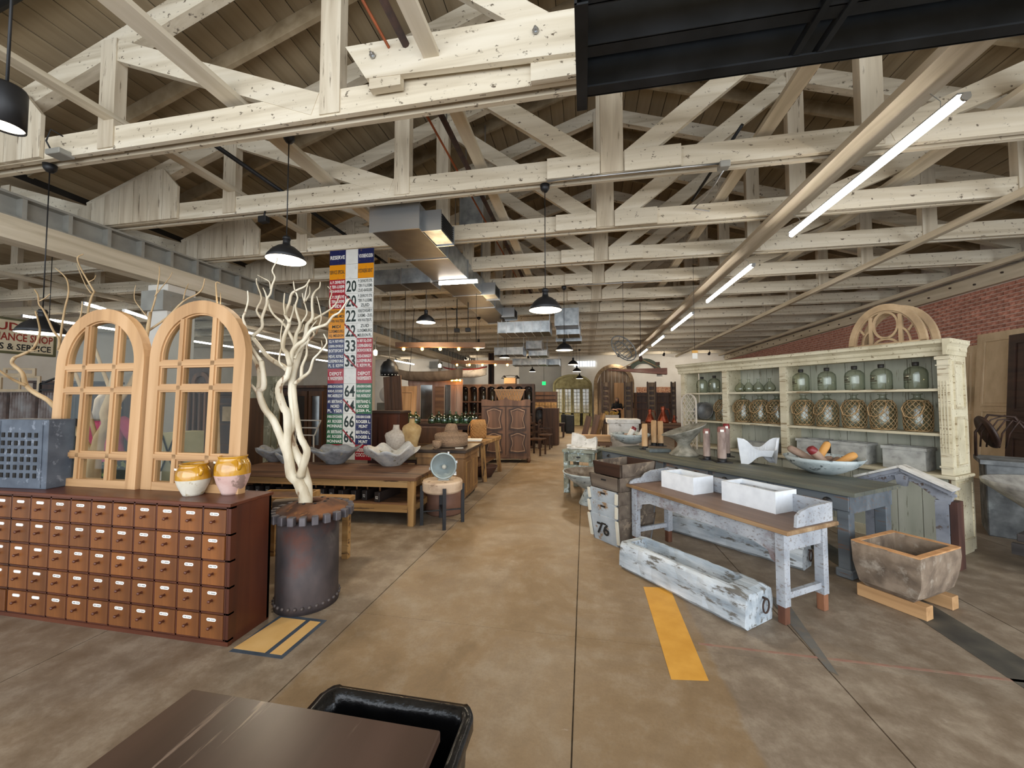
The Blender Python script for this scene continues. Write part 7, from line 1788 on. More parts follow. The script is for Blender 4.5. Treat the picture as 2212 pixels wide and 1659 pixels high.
for x in (-0.22, 0.22): MB().lathe([(0.02, 0.3), (0.10, 0.2), (0.10, 0.19), (0.01, 0.26)], 12, c=(x, 0, 0)).build('shade', M_['blackmetal'], t)
MB().tube([(-0.22, 0, 0.28), (0, 0, 0.3), (0.22, 0, 0.28)], 0.01, 6).build('bar', M_['blackmetal'], t)
# drawer unit of yellow boxes
t, w, h = boxpx('drawer_unit', 'brown shelf unit with eight yellowish drawers at the back left of the arched doors', 'shelf', 1152, 846, 1203, 905, 15.5, 0.4, M_['arkwood'])
for r in range(2):
    for c in range(4):
        o = MB().box((-w/2+w*(c+0.5)/4, -0.015, h-0.50-r*0.15), (w/4-0.02, 0.03, 0.135), bev=0.004).build('drawer', M_['doorbeige'] if 0 else M_['ochre'], t)
        MB().sphere((-w/2+w*(c+0.5)/4, -0.035, h-0.50-r*0.15), 0.015, 6, 5).build('knob', M_['blackmetal'], o)
for z in (h-0.08, h-0.25): MB().box((0, -0.01, z), (w-0.1, 0.03, 0.12)).build('open_shelf', M_['brownwood'], t)
# green arched glazed doors on the back wall
M_['olive'] = mat('olive_yellow_paint', ['#8a8156', '#a39a6b', '#b3a97b'], 5, rough=0.65, bump=0.05)
p0, p1 = at(1194, 897, 23.5), at(1279, 897, 23.5); gx = (p0.x+p1.x)/2; gw = p1.x-p0.x
gd = thing('arched_glass_doors', 'olive arched surround with four tall glazed doors at the back wall', 'door', (gx, 23.9, 0)); GH = 3.15
MB().strip([(-gw/2, 0), (-gw/2, GH*0.78)]+arc(0, GH*0.78, gw/2, PI, 0, 16, GH*0.22)+[(gw/2, 0)], [(-gw/2+0.1, 0), (-gw/2+0.1, GH*0.78)]+arc(0, GH*0.78, gw/2-0.1, PI, 0, 16, GH*0.22-0.1)+[(gw/2-0.1, 0)], -0.08, 0.08).build('surround', M_['olive'], gd)
MB().prism([(-gw/2+0.1, GH*0.74)]+[(gw/2-0.1, GH*0.74)]+arc(0, GH*0.78, gw/2-0.1, 0, PI, 16, GH*0.22-0.1), -0.02, 0.02).build('fanlight_panel', M_['olive'], gd)
for k in range(5): MB().box((-gw/2+0.35+k*(gw-0.7)/4, -0.03, GH*0.84), (0.04, 0.03, GH*0.18)).build('fanlight_bar', M_['olive'], gd)
lw = (gw-0.2)/4
M_['paintedpane'] = mat('painted_reflection_pane', ['#b9bfb0', '#e6eae0', '#f6f7f0'], 2.2, rough=0.15, bump=0, detail=2, coat=0.5)  # pale mottling paints reflections into the pane colour
for k in range(4):
    xc = -gw/2+0.1+lw*(k+0.5)
    lf = MB().box((xc, -0.02, 0.4), (lw-0.03, 0.05, 0.75)).box((xc, -0.02, GH*0.735), (lw-0.03, 0.05, 0.08)).box((xc-lw/2+0.05, -0.02, GH*0.37), (0.07, 0.05, GH*0.72)).box((xc+lw/2-0.05, -0.02, GH*0.37), (0.07, 0.05, GH*0.72)).build('leaf', M_['olive'], gd)
    for r in range(7):
        for c in range(2):
            MB().box((xc-0.5*(lw-0.17)/1+ (c+0.5)*(lw-0.17)/2, 0.0, 0.80+(r+0.5)*0.205), ((lw-0.2)/2, 0.01, 0.18)).build('pane', M_['paintedpane'], lf)
    MB().box((xc, -0.02, 1.52), (0.03, 0.04, 1.5)).build('bar', M_['olive'], lf)
# stone arch with plank doors
M_['greyoak'] = wood('grey_oak_planks', ['#665543', '#7e6a55', '#927d66'], 'z', 3, 0.8)
sa = thing('arched_doorway', 'big arched weathered oak doorway standing at the back wall behind two people', 'door', (at(1326, 890, 22).x, 22.6, 0))
aw = (at(1368, 890, 22)-at(1284, 890, 22)).length; aH = at(1326, 787, 22).z
ol = [(-aw/2, 0), (-aw/2, aH-aw/2)]+arc(0, aH-aw/2, aw/2, PI, 0, 18)+[(aw/2, 0)]
il = [(-aw/2+0.2, 0), (-aw/2+0.2, aH-aw/2)]+arc(0, aH-aw/2, aw/2-0.2, PI, 0, 18)+[(aw/2-0.2, 0)]
MB().strip(ol, il, -0.1, 0.15).build('arch_frame', M_['oldoak'], sa)
for k in range(9):
    x0 = -aw/2+0.2+k*(aw-0.4)/9; x1 = x0+(aw-0.4)/9-0.015; rr = aw/2-0.2
    def tz(x): return aH-aw/2+math.sqrt(max(0, rr*rr-x*x))
    MB().prism([(x0, 0), (x1, 0), (x1, tz(x1)), (x0, tz(x0))], 0.0, 0.05).build('plank', M_['greyoak'], sa)
MB().box((0.3, -0.03, 1.3), (0.55, 0.04, 2.5)).build('panel', M_['pine'], sa)
# carved posts
for k, (x0, x1, y0, l) in enumerate([(1300, 1316, 826, 'dark carved post in front of the oak doorway, left one'), (1349, 1366, 826, 'dark carved post right of the two people'), (1399, 1417, 826, 'dark carved post before the dark cabinet, centre right'), (1451, 1459, 826, 'dark carved post left of the cream hutch')]):
    t, w, h = boxpx('carved_post', l, 'post', x0, y0, x1, 900, 15.0+k*0.2, 0.12, M_['greyoak'], bev=0.01, part='shaft')
    for z in range(5): MB().box((0, -0.015, h*0.55+z*0.2), (w*0.5, 0.03, 0.12), bev=0.01).build('carving', M_['arkwood'], t)
    for s in (-1, 1): MB().box((s*w*0.46, 0.03, h/2+0.03), (0.03, 0.17, h)).build('edge_strip', M_['arkwood'], t)
# dark dresser with painted panel above
t, w, h = boxpx('dark_dresser', 'dark red-brown open dresser under a painted panel at the back right', 'dresser', 1373, 848, 1448, 905, 17.5, 0.5, M_['arkwood'])
for z in (h-0.15, h-0.45, h-0.75): MB().box((0, -0.03, z), (w-0.1, 0.06, 0.04)).build('shelf', M_['brownwood'], t)
for s in (-1, 0, 1): MB().box((s*(w/2-0.05), -0.03, h/2), (0.08, 0.06, h)).build('stile', M_['brownwood'], t)
t, w, h = boxpx('painted_panel', 'patterned red and tan painted panel above the dark dresser', 'painting', 1373, 836, 1451, 849, 24.1, 0.05, mat('mottled_mural', ['#5b2a1f', '#a56a4c', '#c9a27f', '#6b3a2a'], 5, rough=0.7, detail=8, dist=3.0, bump=0), False, part='canvas')
t.location.z -= 0.02; t.location.y = 24.54
# green arch hung at the back
p = at(1418, 812, 19.5); t = thing('green_arch', 'dark green half-round arch frame hung on the back wall', 'arch', (p.x, 24.46, at(1418, 812, 23.8).z))
Rg = 36/FPX*23.8; MB().strip(arc(0, 0, Rg, 0.05, PI-0.35, 20), arc(0, 0, Rg-0.28, 0.05, PI-0.35, 20), -0.12, 0.12).build('arch', mat('dark_green_paint', ['#2c342a', '#3c463a'], 5, rough=0.7), t)
for a in (0.75, PI-0.5): MB().box((Rg*math.cos(a), 0, Rg*math.sin(a)), (0.25, 0.26, 0.2), M=None).build('block', M_['rust'], t)
# hanging ox yoke with rope and pulley
p0, p1 = at(1312, 800, 10.5), at(1440, 803, 10.5); c = (p0+p1)/2
t = thing('hanging_beam', 'reddish wooden beam hanging from a rope and pulley at the back right', 'beam', c)
a, b = p0-c, p1-c
MB().add([a+Vector((0, 0, 0.02)), a+Vector((0, -.02, 0)), a+Vector((0, .02, 0)), b+Vector((0, -.09, 0.10)), b+Vector((0, -.09, -0.08)), b+Vector((0, .09, -0.08)), b+Vector((0, .09, 0.10))], [(0, 1, 2), (0, 3, 4, 1), (1, 4, 5, 2), (2, 5, 6, 0), (0, 6, 3), (3, 6, 5, 4)]).build('beam_body', mat('red_stained_wood', ['#5a3626', '#7f5240', '#9a7a66'], 4, (0.3, 2, 2), 0.6), t)
pu = at(1384, 775, 10.5)-c
MB().tube([a*0.6+Vector((0, 0, 0.03)), pu+Vector((0, 0, 0.0))], 0.012, 6).build('rope', M_['rope'], t); MB().tube([pu, b*0.75+Vector((0, 0, 0.1))], 0.012, 6).build('rope', M_['rope'], t)
MB().sphere(tuple(pu), 0.07, 10, 8, (0.7, 0.5, 1.3)).build('pulley', M_['rust'], t); MB().cyl(tuple(pu), (pu.x, pu.y, ZB-c.z), 0.008, n=6).build('cable', M_['blackmetal'], t)
# hanging snowshoe-like boat frame
p = at(1347, 752, 8.6); t = thing('canoe_frame', 'hanging grey open rib frame shaped like a small boat', 'boat frame', p, rot=(1.3, -0.65, 0.15))
def ov(z, w, L): return [(w*math.sin(2*PI*k/20), L*math.cos(2*PI*k/20)*(1.0 if k else 1), z) for k in range(20)]
b = MB()
b.tube(ov(0.0, 0.20, 0.34), 0.014, 6, closed=True); b.build('gunwale', M_['zinc'], t)
b = MB(); b.tube(ov(-0.12, 0.11, 0.25), 0.012, 6, closed=True); b.build('lower_rail', M_['zinc'], t)
for k in range(7):
    y = -0.27+k*0.09; ww = 0.20*math.sqrt(max(0.02, 1-(y/0.34)**2)); w2 = 0.11*math.sqrt(max(0.02, 1-(y*0.8/0.25)**2))
    MB().tube([(-ww, y, 0), (-w2, y*0.85, -0.12), (0, y*0.8, -0.14), (w2, y*0.85, -0.12), (ww, y, 0)], 0.008, 6).build('rib', M_['zinc'], t)
w_ = MB().cyl((0, 0, 0), (0.05, 0, 0.02), 0.01, n=6)
MB().cyl((p.x, p.y, p.z), (p.x, p.y, ZB), 0.004, n=5).build('hanging_wire', M_['blackmetal'], None)
o = bpy.data.objects['hanging_wire.002'] if 'hanging_wire.002' in bpy.data.objects else None
for ob in list(bpy.data.objects):
    if ob.name.startswith('hanging_wire') and ob.parent is None: ob.parent = t; ob.matrix_parent_inverse = (Matrix.Translation(p) @ Euler((1.3, -0.65, 0.15)).to_matrix().to_4x4()).inverted()
# tables in the right middle with copper and goods
def simple_table(lab, cx, cy, w, d, h, m='midwood', rz=0.0, name='display_table'):
    t = thing(name, lab, 'table', (cx, cy, 0), rz); MB().box((0, 0, h-0.025), (w, d, 0.05), bev=0.004).build('tabletop', M_[m], t); MB().box((0, 0, h-0.1), (w-0.1, d-0.1, 0.09)).build('apron', M_[m], t)
    for x in (-w/2+0.06, w/2-0.06):
        for y in (-d/2+0.06, d/2-0.06): MB().box((x, y, (h-0.05)/2), (0.06, 0.06, h-0.05)).build('leg', M_[m], t)
    return t
def pxtable(lab, x0, x1, ytop, d, dep, h, m='midwood'):
    a, b = at(x0, ytop, d), at(x1, ytop, d); simple_table(lab, (a.x+b.x)/2, (a.y+b.y)/2+dep/2, abs(b.x-a.x), dep, h, m); return (a+b)/2
pxtable('brown display table with copper vessels left of the hutch', 1395, 1475, 912, 11.0, 0.8, 0.92, 'midwood')
M_['copperpot'] = mat('hammered_copper', ['#7a3320', '#9a4a30', '#b0624a'], 12, rough=0.35, metal=0.7, bump=0.15)
for k, (px, s, l) in enumerate([(1404, 1.0, 'copper still pot with narrow neck, left one on the display table'), (1432, 1.2, 'copper still pot with narrow neck, taller right one on the display table'), (1456, 0.55, 'small copper pot at the right end of the display table')]):
    p = at(px, 905, 11.3); p.z = 0.92; t = thing('copper_pot', l, 'pot', p)
    MB().lathe([(r*s, z*s) for r, z in [(0.0, 0.0), (0.13, 0.0), (0.14, 0.03), (0.09, 0.16), (0.045, 0.26), (0.04, 0.3), (0.055, 0.36), (0.04, 0.4), (0.0, 0.4)]], 20).build('body', M_['copperpot'], t)
    MB().tube([(0.05*s, 0, 0.33*s), (0.13*s, 0, 0.34*s), (0.16*s, 0, 0.2*s)], 0.012*s, 6).build('spout', M_['copperpot'], t)
pxtable('low dark table with carved boards in the middle right', 1290, 1372, 903, 12.5, 1.0, 0.95, 'darkwood')
M_['brass'] = mat('brass', ['#a07c34', '#c9a24f'], 8, rough=0.3, metal=0.8, bump=0.05)
p = at(1322, 901, 12.7); p.z = 0.95; t = thing('brass_tangle', 'heap of brass fittings in a glass case on the dark table', 'fittings', p)
MB().box((0, 0, 0.07), (0.42, 0.3, 0.14)).build('case', M_['palewood'], t)
b = MB(); rn = random.Random(5)
for k in range(9): x, y = rn.uniform(-.18, .18), rn.uniform(-.1, .1); b.tube([(x+0.06*math.cos(i*PI/4+k), y+0.02, 0.2+0.05*math.sin(i*PI/4)) for i in range(8)], 0.013, 6, closed=True)
b.build('brass_rings', M_['brass'], t)
for k, (x0, y0, x1, y1, l, m) in enumerate([(1258, 893, 1278, 925, 'brown board leaning in the aisle middle, left one', 'brownwood'), (1272, 890, 1288, 920, 'lighter plank leaning beside the brown board', 'ochrez'), (1240, 897, 1262, 920, 'dark plank leaning left of the brown board', 'brownwood')]):
    a = at((x0+x1)/2, y1, 10.6+k*0.2); w = (x1-x0)/FPX*10.6
    t = thing('leaning_plank', l, 'plank', (a.x, a.y, 0), rot=(-0.12, 0.25, 0)); MB().box((0, 0, (at(x0, y0, 10.6).z)/2), (w*0.6, 0.03, at(x0, y0, 10.6).z)).build('plank_body', M_[m], t)
for k, (x0, x1, y0, l) in enumerate([(1212, 1228, 896, 'dark chest standing below the arched glass doors, left part'), (1222, 1240, 897, 'black stove-like cabinet at the end of the aisle')]):
    t, w, h = boxpx('dark_chest', l, 'cabinet', x0, y0, x1, 928, 19.0-k*0.9, 0.5, M_['blacksteel'], bev=0.02); MB().box((0, -0.01, h/2), (w*0.8, 0.02, h*0.7)).build('front_panel', M_['blackmetal'], t)
# chairs and small tables along the aisle right of the armoire
def aisle_chair(lab, px, py, d, rz, s=1.0):
    p = at(px, py, d); t = thing('wooden_chair', lab, 'chair', (p.x, p.y, 0), rz)
    for x in (-0.2, 0.2):
        for y in (-0.18, 0.18): MB().box((x, y, 0.22 if y < 0 else 0.45), (0.04, 0.04, 0.44 if y < 0 else 0.9)).build('leg', M_['arkwood'], t)
    MB().box((0, 0, 0.45), (0.46, 0.42, 0.04), bev=0.01).build('seat', M_['brownwood'], t)
    for z in (0.62, 0.78, 0.9): MB().box((0, 0.18, z), (0.4, 0.03, 0.06)).build('back_rail', M_['arkwood'], t)
    for x in (-0.21, 0.21): MB().box((x, 0, 0.66), (0.04, 0.4, 0.035)).build('arm', M_['arkwood'], t)
    return t
aisle_chair('dark armchair in the aisle row right of the armoire, nearest', 1160, 950, 11.2, 1.3)
aisle_chair('dark armchair in the aisle row, second one back', 1178, 940, 12.6, 1.5)
aisle_chair('dark armchair in the aisle row, third one back', 1186, 930, 14.5, 1.2)
t = simple_table('small pale-topped side table beyond the aisle chairs', at(1205, 930, 16.5).x, at(1205, 930, 16.5).y, 0.6, 0.5, 0.6, 'darkwood')
t, w, h = boxpx('dark_counter', 'brown wooden counter standing before the arched glass doors', 'counter', 1172, 882, 1206, 920, 13.6, 0.5, M_['brownwood'])
p = at(1166, 896, 14.2); t = thing('oval_mirror', 'dark oval framed mirror leaning on the brown counter', 'mirror', (p.x, p.y, 0)); MB().lathe([(0.17, -0.02), (0.24, -0.02), (0.24, 0.03), (0.17, 0.03), (0.17, -0.02)], 24, M=Matrix.Translation((0, 0, 1.0)) @ Matrix.Rotation(PI/2, 4, 'X') @ Matrix.Scale(1.4, 4, (0, 1, 0))).build('oval_frame', M_['arkwood'], t)
MB().lathe([(0.0, 0.0), (0.18, 0.0), (0.18, 0.01), (0, 0.01)], 24, M=Matrix.Translation((0, 0, 1.0)) @ Matrix.Rotation(PI/2, 4, 'X') @ Matrix.Scale(1.4, 4, (0, 1, 0))).build('mirror_glass', M_['zinc'], t); MB().box((0, 0, 0.33), (0.4, 0.3, 0.66)).build('stand', M_['arkwood'], t)
# group of glass demijohns on a dark table, mid left
p = at(965, 925, 9.0); simple_table('dark table crowded with green glass bottles behind the counter cabinet', at(948, 910, 9.3).x, at(948, 910, 9.3).y+0.3, 1.9, 0.7, 1.02, 'darkwood')
gb_ = thing('green_bottle', 'x', 'bottle', (0, 0, 0), group='green glass bottles on the dark table')
lathe_obj('body', [(0.0, 0.0), (0.10, 0.0), (0.115, 0.03), (0.115, 0.14), (0.07, 0.2), (0.028, 0.225), (0.026, 0.28), (0.034, 0.285), (0.0, 0.285)], M_['glassgreen'], gb_, 14)
bpx = [(872, 0), (886, 1), (898, 0), (933, 0), (948, 1), (960, 0), (972, 1), (985, 0), (998, 1), (1006, 0), (1016, 1), (1024, 0)]
for k, (px, r) in enumerate(bpx):
    q = at(px, 910, 9.35+0.3*r); q.z = 1.02
    o = gb_ if k == 0 else dup(gb_); o.location = q; o['label'] = 'green glass bottle on the dark table, %s of twelve from the left' % ORD[k].replace('nearest', 'first')
    if k in (3, 5, 8): o.scale = (0.8, 0.8, 0.85)
t = thing('wooden_trough', 'brown wooden kneading trough behind the brown mannequin torso', 'trough', (at(935, 930, 7.3).x, at(935, 930, 7.3).y, 0.78), 0.05)
hollow('body', 0.62, 0.36, 0.30, 0.025, M_['brownwood'], t, taper=0.72); simple_table('light framed stand under the brown kneading trough', t.location.x, t.location.y, 0.6, 0.4, 0.78, 'ochre', 0.05, 'trough_stand')
# wash-painted panel wall with mirrors (pinkish) behind bottles
M_['pinkwash'] = wood('pinkish_washed_wood', ['#7d5c4c', '#a17f6c', '#b89c8a'], 'z', 3, 0.75)
p0, p1 = at(882, 820, 11.5), at(1000, 820, 11.5)
t = thing('panelled_partition', 'pinkish washed wooden panel wall with two mirrors, mid left', 'partition', ((p0.x+p1.x)/2, (p0.y+p1.y)/2, 0), math.radians(9)); pw = (p1-p0).length; ph = p0.z
for k in range(9):
    if k in (2, 3, 6): continue
    MB().box((-pw/2+pw*(k+0.5)/9, 0, ph/2), (pw/9-0.01, 0.04, ph)).build('plank', M_['pinkwash'], t)
for k in (2, 3, 6): MB().box((-pw/2+pw*(k+0.5)/9, 0.01, 0.5), (pw/9-0.01, 0.03, 1.0)).build('plank', M_['pinkwash'], t)
MB().box((0, -0.01, ph-0.08), (pw, 0.06, 0.16)).build('top_rail', M_['pinkwash'], t); MB().box((0, -0.01, 0.99), (pw, 0.06, 0.06)).build('middle_rail', M_['pinkwash'], t)
M_['mirror'] = mat('aged_mirror', ['#6f6f6c', '#8d8d89'], 3, rough=0.12, metal=0.8, bump=0)
for x0, x1 in ((2, 4), (6, 7)): MB().box((-pw/2+pw*(x0+x1)/18, 0.0, (1.02+ph-0.16)/2), (pw*(x1-x0)/9-0.02, 0.01, ph-0.16-1.02)).build('mirror', M_['mirror'], t)
MB().box((0.15, -0.12, ph/2-0.06), (0.26, 0.04, ph-0.3)).build('loose_board', M_['midwood'], t)
# door-like pine shutters left of the partition
panel_door('shutter_door', 'pale pine panelled door with glazed side strip behind the mannequin torsos', (at(872, 900, 9.8).x, at(872, 900, 9.8).y, 0), 0.0, 0.55, 1.95, M_['pine'], [(0.2, 0.5, 0.85, 0.93), (0.2, 0.08, 0.85, 0.44)])
t = thing('window_sash', 'white painted tall window sash beside the pale pine door', 'window frame', (at(855, 900, 9.4).x, at(855, 900, 9.4).y, 0)); MB().strip([(-0.13, 0), (0.13, 0), (0.13, 1.9), (-0.13, 1.9)], [(-0.09, 0.06), (0.09, 0.06), (0.09, 1.84), (-0.09, 1.84)], -0.02, 0.02, closed=True).build('frame', M_['palewood'], t)
for z in (0.5, 0.95, 1.4): MB().box((0, 0, z), (0.2, 0.025, 0.025)).build('bar', M_['palewood'], t)
MB().box((0, 0.01, 0.95), (0.18, 0.004, 1.78)).build('pane', M_['pane'], t)
# round table top standing on edge, cream wall box
t = thing('round_tabletop', 'pale round tabletop standing on edge behind the leaning boards', 'tabletop', (at(838, 850, 10).x, at(838, 850, 10).y, 1.9)); MB().lathe([(0.0, 0.0), (0.22, 0.0), (0.22, 0.04), (0, 0.04)], 30, M=Matrix.Rotation(PI/2, 4, 'X')).build('disc', M_['palewood'], t)
t.location.z = at(838, 852, 10).z
q = thing('storage_box', 'grey-brown plywood box carrying the round tabletop', 'box', (t.location.x, t.location.y, 0)); MB().box((-0.1, 0.4, (t.location.z-0.22)/2), (0.6, 0.5, t.location.z-0.22), bev=0.01).build('body', mat('grey_ply', ['#6a6152', '#7c7362'], 4, rough=0.8), q)
# hanging dugout canoe and red boat
p0, p1 = at(815, 812, 10.0), at(978, 814, 10.0); c = (p0+p1)/2; L = (p1-p0).length
def boat(lab, c, L, w, h, m, m2=None, rz=0.0, name='hanging_boat'):
    t = thing(name, lab, 'boat', c, rz); n = 18; k_ = 8; vs = []; fs = []
    for i in range(n+1):
        f = -1+2*i/n; ww = w*(1-abs(f)**3)**0.7+0.01; up = h*0.35*abs(f)**3
        for j in range(k_+1):
            a = PI*j/k_; vs.append((f*L/2, ww*math.cos(a), h*0.5+up-h*math.sin(a)*(0.9)))
        for j in range(k_+1):
            a = PI*(k_-j)/k_; vs.append((f*L/2*0.97, ww*0.86*math.cos(a), h*0.5+up-h*math.sin(a)*0.75))
    m_ = 2*(k_+1)
    for i in range(n):
        for j in range(m_): j2 = (j+1) % m_; fs.append((i*m_+j, i*m_+j2, (i+1)*m_+j2, (i+1)*m_+j))
    fs += [tuple(range(m_)), tuple(n*m_+j for j in reversed(range(m_)))]
    MB().add(vs, fs, True).build('hull', m, t)
    wr = MB()
    for s in (-0.3, 0.3): wr.tube([(s*L, 0, h*0.4), (s*L*0.8, 0, 4.26-c.z)], 0.008, 5)
    o = wr.build('hanging_cables', M_['blackmetal'], t)
    if m2: MB().tube([(-L/2, 0, h*0.85)]+[(-L/2+L*i/12, -w*(1-abs(-1+2*i/12)**3)**0.7, h*0.5+h*0.35*abs(-1+2*i/12)**3) for i in range(1, 12)]+[(L/2, 0, h*0.85)], 0.03, 6).build('gunwale', m2, t)
    return t
c.y = 10.47
boat('old brown dugout canoe hanging mid left below the ceiling', c+Vector((-0.08, 0.0, 0.04)), L*1.02, 0.28, 0.30, M_['greyoak'], None, 0.02)
p0, p1 = at(962, 806, 14.0), at(1048, 812, 14.0); c = (p0+p1)/2; c.y = 13.37
boat('small white rowing boat with red rim hanging left of the bottle shelf', c, (p1-p0).length*1.1, 0.3, 0.32, M_['chalk'], mat('red_boat_paint', ['#7d1f1a', '#93302a'], 6, rough=0.5), 0.1)
t = thing('glowing_chandelier', 'small chandelier with glowing amber bulbs before the white boat', 'chandelier', at(985, 824, 11.2))
MB().tube([(0.12*math.cos(k*PI/6), 0.12*math.sin(k*PI/6), 0) for k in range(12)], 0.01, 6, closed=True).build('ring', M_['brass'], t); MB().cyl((0, 0, 0), (0, 0, ZB-t.location.z), 0.006, n=5).build('chain', M_['blackmetal'], t)
for k in range(6): MB().sphere((0.13*math.cos(k*PI/3), 0.13*math.sin(k*PI/3), 0.03), 0.026, 8, 6).build('bulb', M_['bulb'], t); MB().beam((0, 0, 0.0), (0.12*math.cos(k*PI/3), 0.12*math.sin(k*PI/3), 0.0), 0.008, 0.008).build('arm', M_['brass'], t)
t = thing('wall_lantern', 'white glowing lantern on the white column beside the number sign', 'lamp', at(811, 762, 11.9)); MB().lathe([(0.0, -0.09), (0.05, -0.08), (0.065, 0.05), (0.03, 0.09), (0, 0.09)], 16).build('lit_globe', M_['shadein'], t)
MB().tube([(0, 0, 0.09), (0, 0, 0.3), (0.05, 0.0, 0.5)], 0.01, 6).build('bracket', M_['steel'], t)
t = thing('wall_lantern', 'white glowing lantern on the far white column', 'lamp', at(950, 790, 18.0)); MB().lathe([(0.0, -0.09), (0.07, -0.08), (0.08, 0.05), (0.03, 0.09), (0, 0.09)], 16).build('lit_globe', M_['shadein'], t); MB().tube([(0, 0, 0.09), (-0.02, 0, 0.3)], 0.01, 6).build('bracket', M_['steel'], t)
# dark steel column at the back left of centre
t = thing('steel_post', 'dark brown steel post left of the grey recess in the back wall', 'column', (at(1055, 820, 21).x, 21.0, 0)); MB().box((-0.08, 0, 2.1), (0.1, 0.25, 4.2)).build('flange', M_['rust'], t); MB().box((0.1, 0, 2.1), (0.1, 0.25, 4.2)).build('flange', M_['rust'], t); MB().box((0.01, 0, 2.1), (0.2, 0.05, 4.2)).build('web', M_['blackmetal'], t)
# ---- left part: displays beyond the chest
M_['greendoor'] = mat('peeling_green_door', ['#5f5a45', '#7a745c', '#8f8970'], 5, (1, 1, 0.5), 0.8, bump=0.15, wear='#a89f86', wamt=0.25, wscale=7)
panel_door('antique_door', 'grey-green peeling panelled door standing right of the arched frames', (at(565, 880, 8.0).x, at(565, 880, 8.0).y, 0), math.radians(12), 0.62, 2.1, M_['greendoor'], [(0.2, 0.55, 0.8, 0.93), (0.2, 0.3, 0.8, 0.5), (0.2, 0.05, 0.8, 0.25)])
t, w, h = boxpx('display_cabinet', 'tall brown glazed display cabinet behind the driftwood tree', 'cabinet', 598, 838, 705, 960, 9.4, 0.5, M_['arkwood'])
for k in range(3):
    xc = -w/2+w*(k+0.5)/3; lf = MB().strip([(xc-w/6+0.02, 0.05), (xc+w/6-0.02, 0.05), (xc+w/6-0.02, h-0.08), (xc-w/6+0.02, h-0.08)], [(xc-w/6+0.09, 0.5), (xc+w/6-0.09, 0.5), (xc+w/6-0.09, h-0.2), (xc-w/6+0.09, h-0.2)], -0.05, 0.0, closed=True).build('door_frame', M_['brownwood'], t)
    MB().box((xc, -0.02, (h+0.3)/2), (w/3-0.2, 0.01, h-0.7)).build('pane', M_['mirror'], lf)
MB().box((0, 0.2, h+0.03), (w+0.1, 0.6, 0.06)).build('cornice', M_['brownwood'], t)
t = thing('wire_rack', 'thin white metal frame rack before the brown display cabinet', 'rack', at(668, 925, 7.5)); t.location.z = 0.0
z1, z0 = at(668, 908, 7.5).z, at(668, 940, 7.5).z; b = MB()
fr = [(-0.3, z1), (0.25, z1), (0.12, z0), (-0.3, z0)]
for i in range(4): MB().beam((fr[i][0], 0, fr[i][1]), (fr[(i+1) % 4][0], 0, fr[(i+1) % 4][1]), 0.02, 0.02).build('rail', M_['palewood'], t)
MB().beam((-0.3, 0, (z0+z1)/2), (0.19, 0, (z0+z1)/2), 0.02, 0.02).build('rail', M_['palewood'], t)
for x in (-0.3, 0.1): MB().beam((x, 0, z0), (x, 0.02, 0), 0.02, 0.02).build('leg', M_['palewood'], t)
# dark cupboards standing in the side hall, seen through the arched frames
for k, (x, y, w, h, l) in enumerate([(-12.6, 7.4, 1.5, 2.0, 'dark tall cupboard in the side hall, leftmost seen through the left arched frame'), (-10.6, 7.2, 1.4, 1.75, 'brown cupboard in the side hall behind the left arched frame'), (-8.9, 7.0, 1.2, 2.05, 'dark tall cupboard in the side hall between the arched frames'), (-7.6, 7.1, 1.1, 1.7, 'brown cupboard in the side hall behind the right arched frame')]):
    t = thing('cupboard', l, 'cabinet', (x, y, 0), math.radians(25)); m = M_['arkwood'] if k % 2 == 0 else M_['brownwood']
    MB().box((0, 0.25, h/2), (w, 0.5, h), bev=0.01).build('carcass', m, t); MB().box((0, 0.23, h+0.03), (w+0.1, 0.56, 0.06)).build('cornice', m, t)
    for s in (-1, 1):
        dr = MB().box((s*w/4, -0.012, h/2), (w/2-0.05, 0.025, h-0.25)).build('door', m, t)
        MB().strip([(s*w/4-w/4+0.1, 0.3), (s*w/4+w/4-0.1, 0.3), (s*w/4+w/4-0.1, h-0.3), (s*w/4-w/4+0.1, h-0.3)], [(s*w/4-w/4+0.13, 0.33), (s*w/4+w/4-0.13, 0.33), (s*w/4+w/4-0.13, h-0.33), (s*w/4-w/4+0.13, h-0.33)], -0.04, -0.02, closed=True).build('panel_moulding', M_['brownwood'], dr)
# carved dark panel, dark shelves behind the right frame
t, w, h = boxpx('carved_screen', 'tall dark carved panel seen through the right arched frame', 'screen', 400, 775, 470, 1000, 5.6, 0.06, M_['arkwood'], part='panel_board')
for k in range(5): MB().box((-w/2+w*(k+0.5)/5, -0.02, h/2-0.1), (0.03, 0.04, h-0.5)).build('carved_strip', M_['brownwood'], t)
MB().strip(arc(0, h-0.35, 0.16, 0, 2*PI, 20), arc(0, h-0.35, 0.10, 0, 2*PI, 20), -0.03, 0.0).build('carved_ring', M_['brownwood'], t)
t, w, h = boxpx('cream_trunk', 'cream box with crossed straps behind the right arched frame', 'trunk', 348, 935, 382, 985, 4.6, 0.35, mat('cream_panel', ['#9c9672', '#aca684'], 5, rough=0.7), part='body')
for s in (-1, 1): MB().beam((-s*w/2, -0.01, h*0.62), (s*w/2, -0.01, h*0.98), 0.012, 0.012).build('strap', M_['blackmetal'], t)
t, w, h = boxpx('dark_shelf_unit', 'dark shelf unit seen at the right side of the right arched frame', 'shelf', 470, 860, 532, 1000, 6.6, 0.4, M_['arkwood'])
for z in (h-0.1, h-0.45, h-0.8): MB().box((0, -0.02, z), (w-0.06, 0.05, 0.03)).build('shelf', M_['brownwood'], t)
MB().box((0, -0.03, h-0.27), (w*0.6, 0.05, 0.25)).build('picture', M_['oldoak'], t)
